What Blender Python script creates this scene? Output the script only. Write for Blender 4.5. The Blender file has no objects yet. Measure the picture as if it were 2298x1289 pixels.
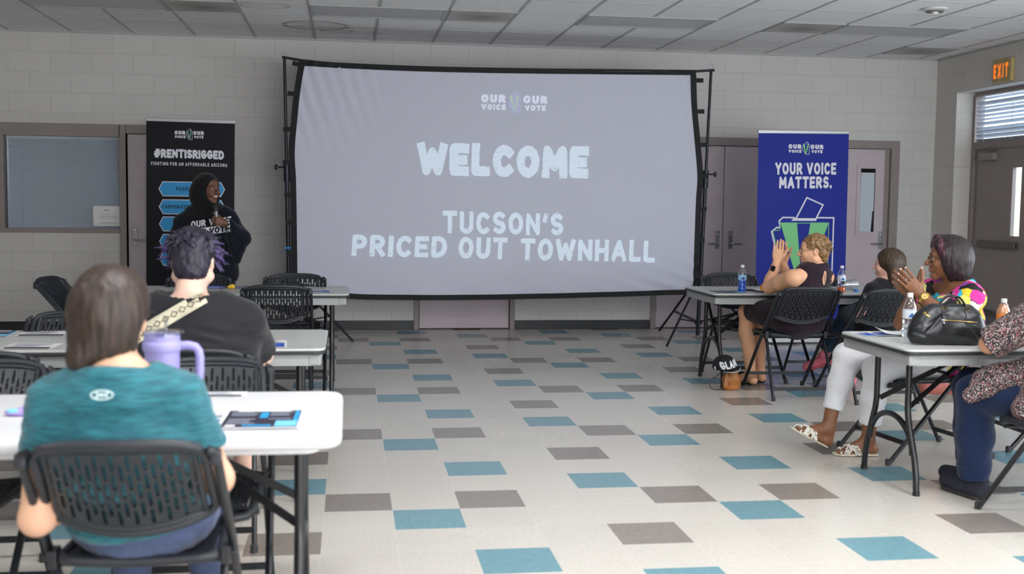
import bpy, bmesh, math, random
import numpy as np
from mathutils import Vector, Matrix
PI = math.pi
S = bpy.context.scene
COL = S.collection
rnd = random.Random(7)

# ------------------------------------------------------------------ camera
cam = bpy.data.cameras.new('camera')
cam.sensor_width = 36.0
cam.lens = 2537.07 / 2298 * 36.0
cam_o = bpy.data.objects.new('camera', cam)
COL.objects.link(cam_o)
YAW, PIT, ROL = 0.143698, -0.0759401, 0.0127814
def cam_axes():
    cy, sy, cp, sp, cr, sr = math.cos(YAW), math.sin(YAW), math.cos(PIT), math.sin(PIT), math.cos(ROL), math.sin(ROL)
    f = Vector((sy*cp, cy*cp, sp)); r = Vector((cy, -sy, 0)); u = r.cross(f)
    return cr*r + sr*u, -sr*r + cr*u, f
_r, _u, _f = cam_axes()
mw = Matrix.Identity(4)
for i in range(3):
    mw[i][0], mw[i][1], mw[i][2] = _r[i], _u[i], -_f[i]
mw.translation = (0.108082, -4.72333, 1.397504)
cam_o.matrix_world = mw
cam.dof.use_dof = True
cam.dof.focus_distance = 8.6
cam.dof.aperture_fstop = 2.8
cam.clip_start = 0.05
S.camera = cam_o

# ------------------------------------------------------------------ world, view, lights
S.view_settings.view_transform = 'Standard'
S.view_settings.look = 'None'
S.view_settings.exposure = 0.0
S.view_settings.gamma = 1.0
S.view_settings.use_curve_mapping = False
w = bpy.data.worlds.new('world'); S.world = w
w.use_nodes = True
wn = w.node_tree.nodes; wn.clear()
bg = wn.new('ShaderNodeBackground'); wo = wn.new('ShaderNodeOutputWorld')
sky = wn.new('ShaderNodeTexSky'); sky.sky_type = 'NISHITA'
sky.sun_disc = False; sky.sun_elevation = math.radians(50); sky.sun_rotation = math.radians(120)
w.node_tree.links.new(sky.outputs[0], bg.inputs[0]); bg.inputs[1].default_value = 0.7
w.node_tree.links.new(bg.outputs[0], wo.inputs[0])

def area(name, loc, target, sx, sy, power, color):
    l = bpy.data.lights.new(name, 'AREA'); l.shape = 'RECTANGLE'; l.size = sx; l.size_y = sy
    l.energy = power; l.color = color
    o = bpy.data.objects.new(name, l); COL.objects.link(o)
    o.location = loc
    o.rotation_euler = (Vector(target) - Vector(loc)).to_track_quat('-Z', 'Y').to_euler()
    return o
# added area lights without fixtures, for assumed lamps over the rear hall (the troffers in view are switched off)
for (lx, ly) in ((-2.7, -1.9), (0.35, -1.9), (3.4, -1.9), (-2.7, -4.95), (0.35, -4.95), (3.4, -4.95)):
    area('assumed_overhead_light', (lx, ly, 3.02), (lx, ly, 0), 1.2, 0.58, 53 + 9*lx, (0.97, 0.98, 1.0))
# added area lights out of view, standing in for windows, tilted up to brighten the ceiling
area('added_fill_light', (6.6, 1.2, 1.5), (2.0, 2.2, 3.0), 3.2, 1.4, 130, (0.84, 0.92, 1.0))
area('added_fill_light', (6.6, -3.6, 1.5), (0.0, -1.5, 3.0), 3.2, 1.4, 170, (0.84, 0.92, 1.0))
area('added_fill_light', (2.6, -9.35, 1.9), (2.2, -4.5, 3.9), 7.5, 1.7, 570, (0.94, 0.97, 1.0))

# ------------------------------------------------------------------ materials
def new_mat(name):
    m = bpy.data.materials.new(name); m.use_nodes = True
    return m, m.node_tree, m.node_tree.nodes['Principled BSDF']
def srgb(r, g, b):
    f = lambda c: c/12.92 if c <= 0.04045 else ((c+0.055)/1.055)**2.4
    return (f(r/255), f(g/255), f(b/255), 1)
def mat(name, col, rough=0.6, metal=0.0, spec=0.5, noise=0.0, nscale=40, bump=0.0, bscale=200, bdist=0.002, alpha=None, sheen=0, emit=None, estr=0, trans=0, sss=0, stretch=None):
    """principled material with an optional soft colour variation and a fine bump, both in object space"""
    m, nt, p = new_mat(name)
    c = srgb(*col) if max(col) > 1 else (*col, 1)
    p.inputs['Base Color'].default_value = c
    p.inputs['Roughness'].default_value = rough
    p.inputs['Metallic'].default_value = metal
    p.inputs['Specular IOR Level'].default_value = spec
    p.inputs['Transmission Weight'].default_value = trans
    p.inputs['Sheen Weight'].default_value = sheen
    if sss:
        p.inputs['Subsurface Weight'].default_value = sss
        p.inputs['Subsurface Radius'].default_value = (0.012, 0.005, 0.003)
        p.inputs['Subsurface Scale'].default_value = 0.6
    if emit:
        p.inputs['Emission Color'].default_value = srgb(*emit); p.inputs['Emission Strength'].default_value = estr
    L = nt.links.new
    tc = nt.nodes.new('ShaderNodeTexCoord'); vec = tc.outputs['Object']
    if stretch:
        mp = nt.nodes.new('ShaderNodeMapping'); mp.inputs['Scale'].default_value = stretch
        L(vec, mp.inputs[0]); vec = mp.outputs[0]
    if noise:
        n = nt.nodes.new('ShaderNodeTexNoise'); n.inputs['Scale'].default_value = nscale; n.inputs['Detail'].default_value = 5
        L(vec, n.inputs['Vector'])
        r = nt.nodes.new('ShaderNodeMapRange'); r.inputs[1].default_value = 0.3; r.inputs[2].default_value = 0.7
        r.inputs[3].default_value = 1 - noise; r.inputs[4].default_value = 1 + noise
        L(n.outputs[0], r.inputs[0])
        mx = nt.nodes.new('ShaderNodeVectorMath'); mx.operation = 'SCALE'
        mx.inputs[0].default_value = c[:3]; L(r.outputs[0], mx.inputs['Scale'])
        L(mx.outputs[0], p.inputs['Base Color'])
    if bump:
        n = nt.nodes.new('ShaderNodeTexNoise'); n.inputs['Scale'].default_value = bscale; n.inputs['Detail'].default_value = 4
        L(vec, n.inputs['Vector'])
        b = nt.nodes.new('ShaderNodeBump'); b.inputs['Strength'].default_value = bump; b.inputs['Distance'].default_value = bdist
        L(n.outputs[0], b.inputs['Height']); L(b.outputs[0], p.inputs['Normal'])
    return m
class NT:
    """tiny helper for math node chains"""
    def __init__(s, nt): s.nt = nt
    def v(s, sock, x):
        if isinstance(x, (int, float)): sock.default_value = x
        else: s.nt.links.new(x, sock)
    def m(s, op, a, b=0.0, c=None):
        n = s.nt.nodes.new('ShaderNodeMath'); n.operation = op
        s.v(n.inputs[0], a); s.v(n.inputs[1], b)
        if c is not None: s.v(n.inputs[2], c)
        return n.outputs[0]
    def mix(s, f, a, b):
        n = s.nt.nodes.new('ShaderNodeMix'); n.data_type = 'RGBA'
        s.v(n.inputs[0], f)
        for sock, x in ((n.inputs[6], a), (n.inputs[7], b)):
            if isinstance(x, tuple): sock.default_value = x
            else: s.nt.links.new(x, sock)
        return n.outputs[2]

def floor_material():
    m, nt, p = new_mat('vinyl_floor_tiles'); q = NT(nt)
    g = nt.nodes.new('ShaderNodeNewGeometry'); sx = nt.nodes.new('ShaderNodeSeparateXYZ')
    nt.links.new(g.outputs['Position'], sx.inputs[0])
    tx, ty = q.m('DIVIDE', sx.outputs[0], 0.3048), q.m('DIVIDE', sx.outputs[1], 0.3048)
    ix, iy = q.m('FLOOR', tx), q.m('FLOOR', ty)
    i5, j5 = q.m('FLOORED_MODULO', ix, 5.0), q.m('FLOORED_MODULO', iy, 5.0)
    def cells(lst):
        acc = None
        for (i, j) in lst:
            c = q.m('MULTIPLY', q.m('COMPARE', i5, float(i), 0.1), q.m('COMPARE', j5, float(j), 0.1))
            acc = c if acc is None else q.m('ADD', acc, c)
        return acc
    teal, brown = cells([(1, 0), (2, 3), (4, 2)]), cells([(0, 1), (2, 1), (4, 4)])
    # marbling: streaks along alternating directions, different in every tile
    par = q.m('FLOORED_MODULO', q.m('ADD', ix, iy), 2.0)
    cmb = nt.nodes.new('ShaderNodeCombineXYZ')
    fx, fy = q.m('SUBTRACT', tx, ix), q.m('SUBTRACT', ty, iy)
    q.v(cmb.inputs[0], q.m('ADD', q.m('MULTIPLY', fx, q.m('ADD', q.m('MULTIPLY', par, 6.0), 3.0)), q.m('MULTIPLY', ix, 13.7)))
    q.v(cmb.inputs[1], q.m('ADD', q.m('MULTIPLY', fy, q.m('SUBTRACT', 9.0, q.m('MULTIPLY', par, 6.0))), q.m('MULTIPLY', iy, 9.3)))
    n1 = nt.nodes.new('ShaderNodeTexNoise'); n1.inputs['Scale'].default_value = 2.2; n1.inputs['Detail'].default_value = 6; n1.inputs['Roughness'].default_value = 0.68
    nt.links.new(cmb.outputs[0], n1.inputs['Vector'])
    mott = q.m('MULTIPLY_ADD', q.m('SUBTRACT', n1.outputs[0], 0.5), 0.42, 1.0)
    n2 = nt.nodes.new('ShaderNodeTexNoise'); n2.inputs['Scale'].default_value = 1.1; n2.inputs['Detail'].default_value = 3
    nt.links.new(g.outputs['Position'], n2.inputs['Vector'])
    wn_ = nt.nodes.new('ShaderNodeTexWhiteNoise'); wn_.noise_dimensions = '2D'
    cij = nt.nodes.new('ShaderNodeCombineXYZ'); q.v(cij.inputs[0], ix); q.v(cij.inputs[1], iy)
    nt.links.new(cij.outputs[0], wn_.inputs['Vector'])
    tilev = q.m('MULTIPLY_ADD', wn_.outputs['Value'], 0.05, 0.975)
    n3 = nt.nodes.new('ShaderNodeTexNoise'); n3.inputs['Scale'].default_value = 90; n3.inputs['Detail'].default_value = 3
    nt.links.new(g.outputs['Position'], n3.inputs['Vector'])
    speck = q.m('MULTIPLY_ADD', q.m('SUBTRACT', n3.outputs[0], 0.5), 0.22, 1.0)
    cream = q.mix(n2.outputs[0], srgb(214, 209, 201), srgb(208, 201, 191))
    col = q.mix(teal, cream, srgb(114, 155, 166))
    col = q.mix(brown, col, srgb(144, 135, 127))
    isc = q.m('ADD', teal, brown)
    strong = q.m('MULTIPLY_ADD', q.m('SUBTRACT', mott, 1.0), q.m('MULTIPLY_ADD', isc, 0.9, 0.75), 1.0)
    sc = nt.nodes.new('ShaderNodeVectorMath'); sc.operation = 'SCALE'
    nt.links.new(col, sc.inputs[0]); q.v(sc.inputs['Scale'], q.m('MULTIPLY', q.m('MULTIPLY', strong, tilev), speck))
    # seams
    ex = q.m('MINIMUM', fx, q.m('SUBTRACT', 1.0, fx)); ey = q.m('MINIMUM', fy, q.m('SUBTRACT', 1.0, fy))
    seam = q.m('LESS_THAN', q.m('MINIMUM', ex, ey), 0.006)
    fin = q.mix(q.m('MULTIPLY', seam, 0.55), sc.outputs[0], srgb(226, 220, 208))
    nt.links.new(fin, p.inputs['Base Color'])
    nr = nt.nodes.new('ShaderNodeTexNoise'); nr.inputs['Scale'].default_value = 2.5; nr.inputs['Detail'].default_value = 5
    nt.links.new(g.outputs['Position'], nr.inputs['Vector'])
    q.v(p.inputs['Roughness'], q.m('MULTIPLY_ADD', nr.outputs[0], 0.16, 0.17))
    p.inputs['Specular IOR Level'].default_value = 0.5
    b = nt.nodes.new('ShaderNodeBump'); b.inputs['Strength'].default_value = 0.12; b.inputs['Distance'].default_value = 0.002
    q.v(b.inputs['Height'], q.m('SUBTRACT', n1.outputs[0], seam)); nt.links.new(b.outputs[0], p.inputs['Normal'])
    return m
def block_wall_material(name, axis, col):
    """painted concrete block in running bond, 0.406 x 0.203 m"""
    m, nt, p = new_mat(name); q = NT(nt)
    g = nt.nodes.new('ShaderNodeNewGeometry'); sx = nt.nodes.new('ShaderNodeSeparateXYZ')
    nt.links.new(g.outputs['Position'], sx.inputs[0])
    u = q.m('DIVIDE', q.m('ADD', sx.outputs[axis], 20.17), 0.4064); v = q.m('DIVIDE', sx.outputs[2], 0.2032)
    row = q.m('FLOOR', v)
    u2 = q.m('MULTIPLY_ADD', q.m('FLOORED_MODULO', row, 2.0), 0.5, u)
    fu, fv = q.m('FRACT', u2), q.m('FRACT', v)
    eu = q.m('MULTIPLY', q.m('MINIMUM', fu, q.m('SUBTRACT', 1.0, fu)), 2.0); ev = q.m('MINIMUM', fv, q.m('SUBTRACT', 1.0, fv))
    e = q.m('MINIMUM', eu, ev)
    joint = nt.nodes.new('ShaderNodeMapRange'); joint.interpolation_type = 'SMOOTHSTEP'
    q.v(joint.inputs[0], e); joint.inputs[1].default_value = 0.0; joint.inputs[2].default_value = 0.05
    joint.inputs[3].default_value = 1.0; joint.inputs[4].default_value = 0.0
    n1 = nt.nodes.new('ShaderNodeTexNoise'); n1.inputs['Scale'].default_value = 70; n1.inputs['Detail'].default_value = 6
    nt.links.new(g.outputs['Position'], n1.inputs['Vector'])
    n2 = nt.nodes.new('ShaderNodeTexNoise'); n2.inputs['Scale'].default_value = 0.8; n2.inputs['Detail'].default_value = 3
    nt.links.new(g.outputs['Position'], n2.inputs['Vector'])
    cij = nt.nodes.new('ShaderNodeCombineXYZ'); q.v(cij.inputs[0], q.m('FLOOR', u2)); q.v(cij.inputs[1], row)
    wn_ = nt.nodes.new('ShaderNodeTexWhiteNoise'); wn_.noise_dimensions = '2D'; nt.links.new(cij.outputs[0], wn_.inputs['Vector'])
    c = srgb(*col)
    sc = nt.nodes.new('ShaderNodeVectorMath'); sc.operation = 'SCALE'; sc.inputs[0].default_value = c[:3]
    k = q.m('ADD', q.m('MULTIPLY_ADD', q.m('SUBTRACT', n2.outputs[0], 0.5), 0.10, 1.0), q.m('MULTIPLY', q.m('SUBTRACT', wn_.outputs['Value'], 0.5), 0.035))
    k = q.m('MULTIPLY', k, q.m('MULTIPLY_ADD', joint.outputs[0], -0.07, 1.0))
    q.v(sc.inputs['Scale'], k); nt.links.new(sc.outputs[0], p.inputs['Base Color'])
    p.inputs['Roughness'].default_value = 0.62; p.inputs['Specular IOR Level'].default_value = 0.35
    b = nt.nodes.new('ShaderNodeBump'); b.inputs['Strength'].default_value = 0.5; b.inputs['Distance'].default_value = 0.004
    q.v(b.inputs['Height'], q.m('SUBTRACT', q.m('MULTIPLY', n1.outputs[0], 0.35), joint.outputs[0])); nt.links.new(b.outputs[0], p.inputs['Normal'])
    return m
def ceiling_material():
    m, nt, p = new_mat('acoustic_ceiling_tile'); q = NT(nt)
    g = nt.nodes.new('ShaderNodeNewGeometry')
    n = nt.nodes.new('ShaderNodeTexNoise'); n.inputs['Scale'].default_value = 160; n.inputs['Detail'].default_value = 3
    nt.links.new(g.outputs['Position'], n.inputs['Vector'])
    sx = nt.nodes.new('ShaderNodeSeparateXYZ'); nt.links.new(g.outputs['Position'], sx.inputs[0])
    # water-stain rings with their own irregular outlines
    nw = nt.nodes.new('ShaderNodeTexNoise'); nw.inputs['Scale'].default_value = 3.0; nt.links.new(g.outputs['Position'], nw.inputs['Vector'])
    wob = q.m('MULTIPLY', q.m('SUBTRACT', nw.outputs[0], 0.5), 0.22)
    stain = None
    for (cx, cy, rx, ry, s) in ((-0.22, 6.50, 0.30, 0.26, 1.0), (-0.02, 6.80, 0.15, 0.10, 1.0), (0.36, 6.86, 0.07, 0.06, 0.9), (-0.05, 6.52, 0.36, 0.07, 0.8), (-0.62, 5.45, 0.2, 0.16, 0.6)):
        dx = q.m('DIVIDE', q.m('SUBTRACT', sx.outputs[0], cx), rx); dy = q.m('DIVIDE', q.m('SUBTRACT', sx.outputs[1], cy), ry)
        d = q.m('ADD', q.m('SQRT', q.m('ADD', q.m('MULTIPLY', dx, dx), q.m('MULTIPLY', dy, dy))), wob)
        ring = nt.nodes.new('ShaderNodeMapRange'); ring.interpolation_type = 'SMOOTHSTEP'
        q.v(ring.inputs[0], q.m('ABSOLUTE', q.m('SUBTRACT', d, 1.0))); ring.inputs[1].default_value = 0.0; ring.inputs[2].default_value = 0.16
        ring.inputs[3].default_value = 0.75 * s; ring.inputs[4].default_value = 0.0
        ins = q.m('MULTIPLY', q.m('LESS_THAN', d, 1.0), 0.16 * s)
        t = q.m('MAXIMUM', ring.outputs[0], ins)
        stain = t if stain is None else q.m('MAXIMUM', stain, t)
    col = q.mix(stain, srgb(236, 236, 236), srgb(132, 116, 92))
    nt.links.new(col, p.inputs['Base Color'])
    p.inputs['Roughness'].default_value = 0.9; p.inputs['Specular IOR Level'].default_value = 0.1
    b = nt.nodes.new('ShaderNodeBump'); b.inputs['Strength'].default_value = 0.4; b.inputs['Distance'].default_value = 0.002
    nt.links.new(n.outputs[0], b.inputs['Height']); nt.links.new(b.outputs[0], p.inputs['Normal'])
    return m

# ------------------------------------------------------------------ mesh helpers
class MB:
    def __init__(s): s.v = []; s.f = []; s.m = []
    def add(s, vs, fs, mi=0, mtx=None):
        o = len(s.v)
        for p in vs:
            p = Vector(p)
            s.v.append(tuple(mtx @ p) if mtx is not None else tuple(p))
        for f in fs:
            s.f.append(tuple(i + o for i in f)); s.m.append(mi)
        return s
    def box(s, x0, x1, y0, y1, z0, z1, mi=0, mtx=None):
        v = [(x, y, z) for z in (z0, z1) for y in (y0, y1) for x in (x0, x1)]
        return s.add(v, [(0, 2, 3, 1), (4, 5, 7, 6), (0, 1, 5, 4), (2, 6, 7, 3), (0, 4, 6, 2), (1, 3, 7, 5)], mi, mtx)
    def bar(s, a, b, w, h, up=(0, 0, 1), mi=0):
        a, b = Vector(a), Vector(b); d = (b - a); L = d.length; d.normalize()
        x = d.cross(Vector(up)); x.normalize(); z = x.cross(d)
        M = Matrix((( x.x, d.x, z.x, a.x), (x.y, d.y, z.y, a.y), (x.z, d.z, z.z, a.z), (0, 0, 0, 1)))
        return s.box(-w/2, w/2, 0, L, -h/2, h/2, mi, M)
    def tube(s, pts, r, n=10, closed=False, cap=True, mi=0):
        pts = [Vector(p) for p in pts]; N = len(pts)
        rs = r if isinstance(r, (list, tuple)) else [r]*N
        tang = []
        for i in range(N):
            a = pts[(i-1) % N] if (closed or i > 0) else pts[i]
            b = pts[(i+1) % N] if (closed or i < N-1) else pts[i]
            t = b - a
            tang.append(t.normalized() if t.length > 1e-9 else Vector((0, 0, 1)))
        ref = Vector((0, 0, 1)) if abs(tang[0].z) < 0.9 else Vector((1, 0, 0))
        nrm = (ref - tang[0]*ref.dot(tang[0])).normalized()
        vs, fs = [], []
        for i in range(N):
            nrm = (nrm - tang[i]*nrm.dot(tang[i])).normalized()
            bi = tang[i].cross(nrm)
            for k in range(n):
                a = 2*PI*k/n
                vs.append(pts[i] + (nrm*math.cos(a) + bi*math.sin(a))*rs[i])
        for i in range(N if closed else N-1):
            j = (i+1) % N
            for k in range(n):
                fs.append((i*n+k, i*n+(k+1) % n, j*n+(k+1) % n, j*n+k))
        if cap and not closed:
            fs.append(tuple(range(n))[::-1]); fs.append(tuple((N-1)*n+k for k in range(n)))
        return s.add(vs, fs, mi)
    def lathe(s, prof, n=20, mi=0, mtx=None, cap=True):
        vs, fs = [], []
        for (r, z) in prof:
            for k in range(n):
                a = 2*PI*k/n; vs.append((r*math.cos(a), r*math.sin(a), z))
        for i in range(len(prof)-1):
            for k in range(n):
                fs.append((i*n+k, i*n+(k+1) % n, (i+1)*n+(k+1) % n, (i+1)*n+k))
        if cap:
            if prof[0][0] > 1e-6: fs.append(tuple(range(n))[::-1])
            if prof[-1][0] > 1e-6: fs.append(tuple((len(prof)-1)*n+k for k in range(n)))
        return s.add(vs, fs, mi, mtx)
    def prism(s, poly, z0, z1, mi=0, mtx=None):
        n = len(poly)
        vs = [(x, y, z0) for x, y in poly] + [(x, y, z1) for x, y in poly]
        fs = [tuple(range(n))[::-1], tuple(range(n, 2*n))] + [(k, (k+1) % n, n+(k+1) % n, n+k) for k in range(n)]
        return s.add(vs, fs, mi, mtx)
    def sphere(s, c, r, n=10, mi=0, mtx=None):
        rx, ry, rz = r if isinstance(r, tuple) else (r, r, r)
        vs, fs = [], []
        for i in range(n//2+1):
            t = PI*i/(n//2)
            for k in range(n):
                a = 2*PI*k/n
                vs.append((c[0]+rx*math.sin(t)*math.cos(a), c[1]+ry*math.sin(t)*math.sin(a), c[2]+rz*math.cos(t)))
        for i in range(n//2):
            for k in range(n):
                fs.append((i*n+k, (i+1)*n+k, (i+1)*n+(k+1) % n, i*n+(k+1) % n))
        return s.add(vs, fs, mi, mtx)
    def build(s, name, mats, parent=None, smooth=None, bevel=0, bseg=2, loc=None):
        me = bpy.data.meshes.new(name)
        me.from_pydata(s.v, [], s.f)
        mats = mats if isinstance(mats, (list, tuple)) else [mats]
        for m in mats: me.materials.append(m)
        if len(mats) > 1: me.polygons.foreach_set('material_index', s.m)
        me.update()
        o = bpy.data.objects.new(name, me); COL.objects.link(o)
        if smooth is not None:
            me.shade_smooth()
            me.set_sharp_from_angle(angle=math.radians(smooth))
        if bevel:
            b = o.modifiers.new('bevel', 'BEVEL'); b.width = bevel; b.segments = bseg; b.limit_method = 'ANGLE'; b.angle_limit = math.radians(40)
        if parent: o.parent = parent
        if loc: o.location = loc
        return o
def tag(o, label=None, cat=None, group=None, kind=None):
    if label: o['label'] = label
    if cat: o['category'] = cat
    if group: o['group'] = group
    if kind: o['kind'] = kind
    return o
def thing(name, label, cat, loc=(0, 0, 0), rz=0, group=None):
    o = bpy.data.objects.new(name, None); COL.objects.link(o); o.empty_display_size = 0.1
    o.location = loc; o.rotation_euler = (0, 0, rz)
    return tag(o, label, cat, group)
def struct(o): o['kind'] = 'structure'; return o
KIDS = {}
def kids(o): return [c for c in COL.objects if c.parent is o]
def copy_tree(o, parent=None):
    c = o.copy(); COL.objects.link(c)
    if parent: c.parent = parent
    for ch in kids(o): copy_tree(ch, c)
    return c
def rrect(x0, x1, y0, y1, r, n=5):
    P = []
    for cx, cy, a0 in ((x1-r, y1-r, 0), (x0+r, y1-r, PI/2), (x0+r, y0+r, PI), (x1-r, y0+r, 1.5*PI)):
        for k in range(n+1):
            a = a0 + PI/2*k/n; P.append((cx+r*math.cos(a), cy+r*math.sin(a)))
    return P

# ------------------------------------------------------------------ lettering (flat strokes and arcs, drawn in the x-z plane)
def arc(cx, cy, rx, ry, a0, a1, n=12):
    return [(cx+rx*math.cos(math.radians(a0+(a1-a0)*k/n)), cy+ry*math.sin(math.radians(a0+(a1-a0)*k/n))) for k in range(n+1)]
def glyph(ch):
    """strokes on a 0..w by 0..1 box (centre lines) and the width w"""
    W = 0.5
    G = {
     'A': (0.62, [[(0, 0), (0.31, 1), (0.62, 0)], [(0.12, 0.3), (0.5, 0.3)]]),
     'B': (0.5, [[(0, 0), (0, 1)], [(0, 1), (0.25, 1)] + arc(0.25, 0.77, 0.22, 0.23, 90, -90) + [(0, 0.54)], [(0.25, 0.54)] + arc(0.25, 0.27, 0.25, 0.27, 90, -90) + [(0, 0)]]),
     'C': (0.54, [arc(0.3, 0.5, 0.3, 0.5, 50, 310, 20)]),
     'D': (0.54, [[(0, 0), (0, 1), (0.2, 1)] + arc(0.2, 0.5, 0.34, 0.5, 90, -90, 16) + [(0, 0)]]),
     'E': (0.45, [[(0.45, 1), (0, 1), (0, 0), (0.45, 0)], [(0, 0.5), (0.38, 0.5)]]),
     'F': (0.43, [[(0.43, 1), (0, 1), (0, 0)], [(0, 0.5), (0.36, 0.5)]]),
     'G': (0.56, [arc(0.3, 0.5, 0.3, 0.5, 50, 350, 22) + [(0.56, 0.46), (0.34, 0.46)]]),
     'H': (0.54, [[(0, 0), (0, 1)], [(0.54, 0), (0.54, 1)], [(0, 0.5), (0.54, 0.5)]]),
     'I': (0.0, [[(0, 0), (0, 1)]]),
     'J': (0.36, [[(0.36, 1), (0.36, 0.2)] + arc(0.18, 0.2, 0.18, 0.2, 0, -160, 10)]),
     'K': (0.52, [[(0, 0), (0, 1)], [(0.5, 1), (0, 0.42)], [(0.16, 0.58), (0.52, 0)]]),
     'L': (0.42, [[(0, 1), (0, 0), (0.42, 0)]]),
     'M': (0.72, [[(0, 0), (0.04, 1), (0.36, 0.3), (0.68, 1), (0.72, 0)]]),
     'N': (0.56, [[(0, 0), (0, 1), (0.56, 0), (0.56, 1)]]),
     'O': (0.6, [arc(0.3, 0.5, 0.3, 0.5, 0, 360, 28)]),
     'P': (0.5, [[(0, 0), (0, 1), (0.24, 1)] + arc(0.24, 0.72, 0.26, 0.28, 90, -90) + [(0, 0.44)]]),
     'Q': (0.6, [arc(0.3, 0.5, 0.3, 0.5, 0, 360, 28), [(0.38, 0.22), (0.6, -0.04)]]),
     'R': (0.52, [[(0, 0), (0, 1), (0.24, 1)] + arc(0.24, 0.73, 0.26, 0.27, 90, -90) + [(0, 0.46)], [(0.24, 0.46), (0.52, 0)]]),
     'S': (0.5, [arc(0.26, 0.74, 0.24, 0.26, 40, 270, 14) + arc(0.25, 0.25, 0.25, 0.24, 85, -140, 14)]),
     'T': (0.56, [[(0, 1), (0.56, 1)], [(0.28, 1), (0.28, 0)]]),
     'U': (0.54, [[(0, 1), (0, 0.3)] + arc(0.27, 0.3, 0.27, 0.3, 180, 360, 14) + [(0.54, 1)]]),
     'V': (0.6, [[(0, 1), (0.3, 0), (0.6, 1)]]),
     'W': (0.86, [[(0, 1), (0.2, 0), (0.43, 0.8), (0.66, 0), (0.86, 1)]]),
     'X': (0.56, [[(0, 0), (0.56, 1)], [(0, 1), (0.56, 0)]]),
     'Y': (0.56, [[(0, 1), (0.28, 0.48), (0.56, 1)], [(0.28, 0.48), (0.28, 0)]]),
     'Z': (0.5, [[(0, 1), (0.5, 1), (0, 0), (0.5, 0)]]),
     '#': (0.66, [[(0.14, 0), (0.28, 1)], [(0.4, 0), (0.54, 1)], [(0, 0.33), (0.6, 0.33)], [(0.08, 0.68), (0.66, 0.68)]]),
     "'": (0.06, [[(0.06, 1.0), (0.0, 0.76)]]),
     '.': (0.0, [[(0, 0.0), (0, 0.03)]]),
     '-': (0.3, [[(0, 0.45), (0.3, 0.45)]]),
    }
    return G.get(ch, (0.3, []))
def text_polys(s, weight, gap=None, jitter=0.0, rough=0.0, seed=1, slant=0.0):
    """list of flat polygons for s with cap height 1 (outer), returns polygons and total width"""
    R = random.Random(seed); x = 0.0; out = []
    gap = weight*1.0 + 0.10 if gap is None else gap
    hw = weight/2; sc = 1 - weight
    for ch in s:
        if ch == ' ': x += 0.42; continue
        wd, strokes = glyph(ch)
        wd *= 0.9
        jx, jy, js = (R.uniform(-1, 1)*jitter for _ in range(3))
        for st in strokes:
            pts = [(x + hw + p[0]*0.9 + p[1]*slant, hw + p[1]*sc) for p in st]
            pts = [(px + jy*0.4*(py-0.5), py*(1+js*0.5) + jx*0.5) for px, py in pts]
            closed = math.hypot(pts[0][0]-pts[-1][0], pts[0][1]-pts[-1][1]) < 1e-4
            for a, b in zip(pts[:-1], pts[1:]):
                dx, dy = b[0]-a[0], b[1]-a[1]; l = math.hypot(dx, dy) or 1e-6
                nx, ny = -dy/l*hw, dx/l*hw
                w1 = 1 + R.uniform(-1, 1)*rough; w2 = 1 + R.uniform(-1, 1)*rough
                out.append([(a[0]+nx*w1, a[1]+ny*w1), (a[0]-nx*w2, a[1]-ny*w2), (b[0]-nx*w2, b[1]-ny*w2), (b[0]+nx*w1, b[1]+ny*w1)])
            for i, p in enumerate(pts):
                end = (i == 0 or i == len(pts)-1) and not closed
                if end:   # square-ish end caps
                    q = pts[1] if i == 0 else pts[-2]
                    dx, dy = p[0]-q[0], p[1]-q[1]; l = math.hypot(dx, dy) or 1e-6
                    ux, uy = dx/l*hw, dy/l*hw
                    nx, ny = -uy, ux
                    e = 0.98
                    out.append([(p[0]+nx, p[1]+ny), (p[0]-nx, p[1]-ny), (p[0]-nx*0.96+ux*e, p[1]-ny*0.96+uy*e), (p[0]+nx*0.96+ux*e, p[1]+ny*0.96+uy*e)])
                else:
                    out.append([(p[0]+hw*math.cos(2*PI*k/10), p[1]+hw*math.sin(2*PI*k/10)) for k in range(10)])
        x += wd + weight + gap
    return out, max(x - gap, 0.01)
def put_text(mb, s, corners, weight=0.2, mi=0, jitter=0.0, rough=0.0, y=0.0, gap=None, fn=None, seed=1, slant=0.0, size=None):
    """place s on the quad corners=(bottom-left, bottom-right, top-left) given as (x, z)"""
    P, wd = text_polys(s, weight, gap, jitter, rough, seed, slant)
    bl, br, tl = corners
    k = 0
    for poly in P:
        vs = []
        for (px, py) in poly:
            u = px/wd; v = py
            X = bl[0] + (br[0]-bl[0])*u + (tl[0]-bl[0])*v; Z = bl[1] + (br[1]-bl[1])*u + (tl[1]-bl[1])*v
            if fn:
                P3 = fn(X, Z); vs.append((P3[0], P3[1]-k*2.5e-5, P3[2]))
            else: vs.append((X, y, Z))
        # orient towards -y
        a, b, c = (Vector(vs[i]) for i in (0, 1, 2))
        if fn is None and (b-a).cross(c-a).y > 0: vs = vs[::-1]
        mb.add(vs, [tuple(range(len(vs)))], mi)
        k += 1
    return mb
_lift = [0]
def put_poly(mb, pts, y=0.0, mi=0, fn=None):
    vs = [fn(x, z) if fn else (x, y, z) for x, z in pts]
    _lift[0] = (_lift[0]+1) % 16
    if fn: vs = [(v[0], v[1]-_lift[0]*2.5e-5, v[2]) for v in vs]
    a = sum(vs[i][0]*vs[(i+1) % len(vs)][2]-vs[(i+1) % len(vs)][0]*vs[i][2] for i in range(len(vs)))
    if a < 0: vs = vs[::-1]
    mb.add(vs, [tuple(range(len(vs)))], mi)
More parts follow.
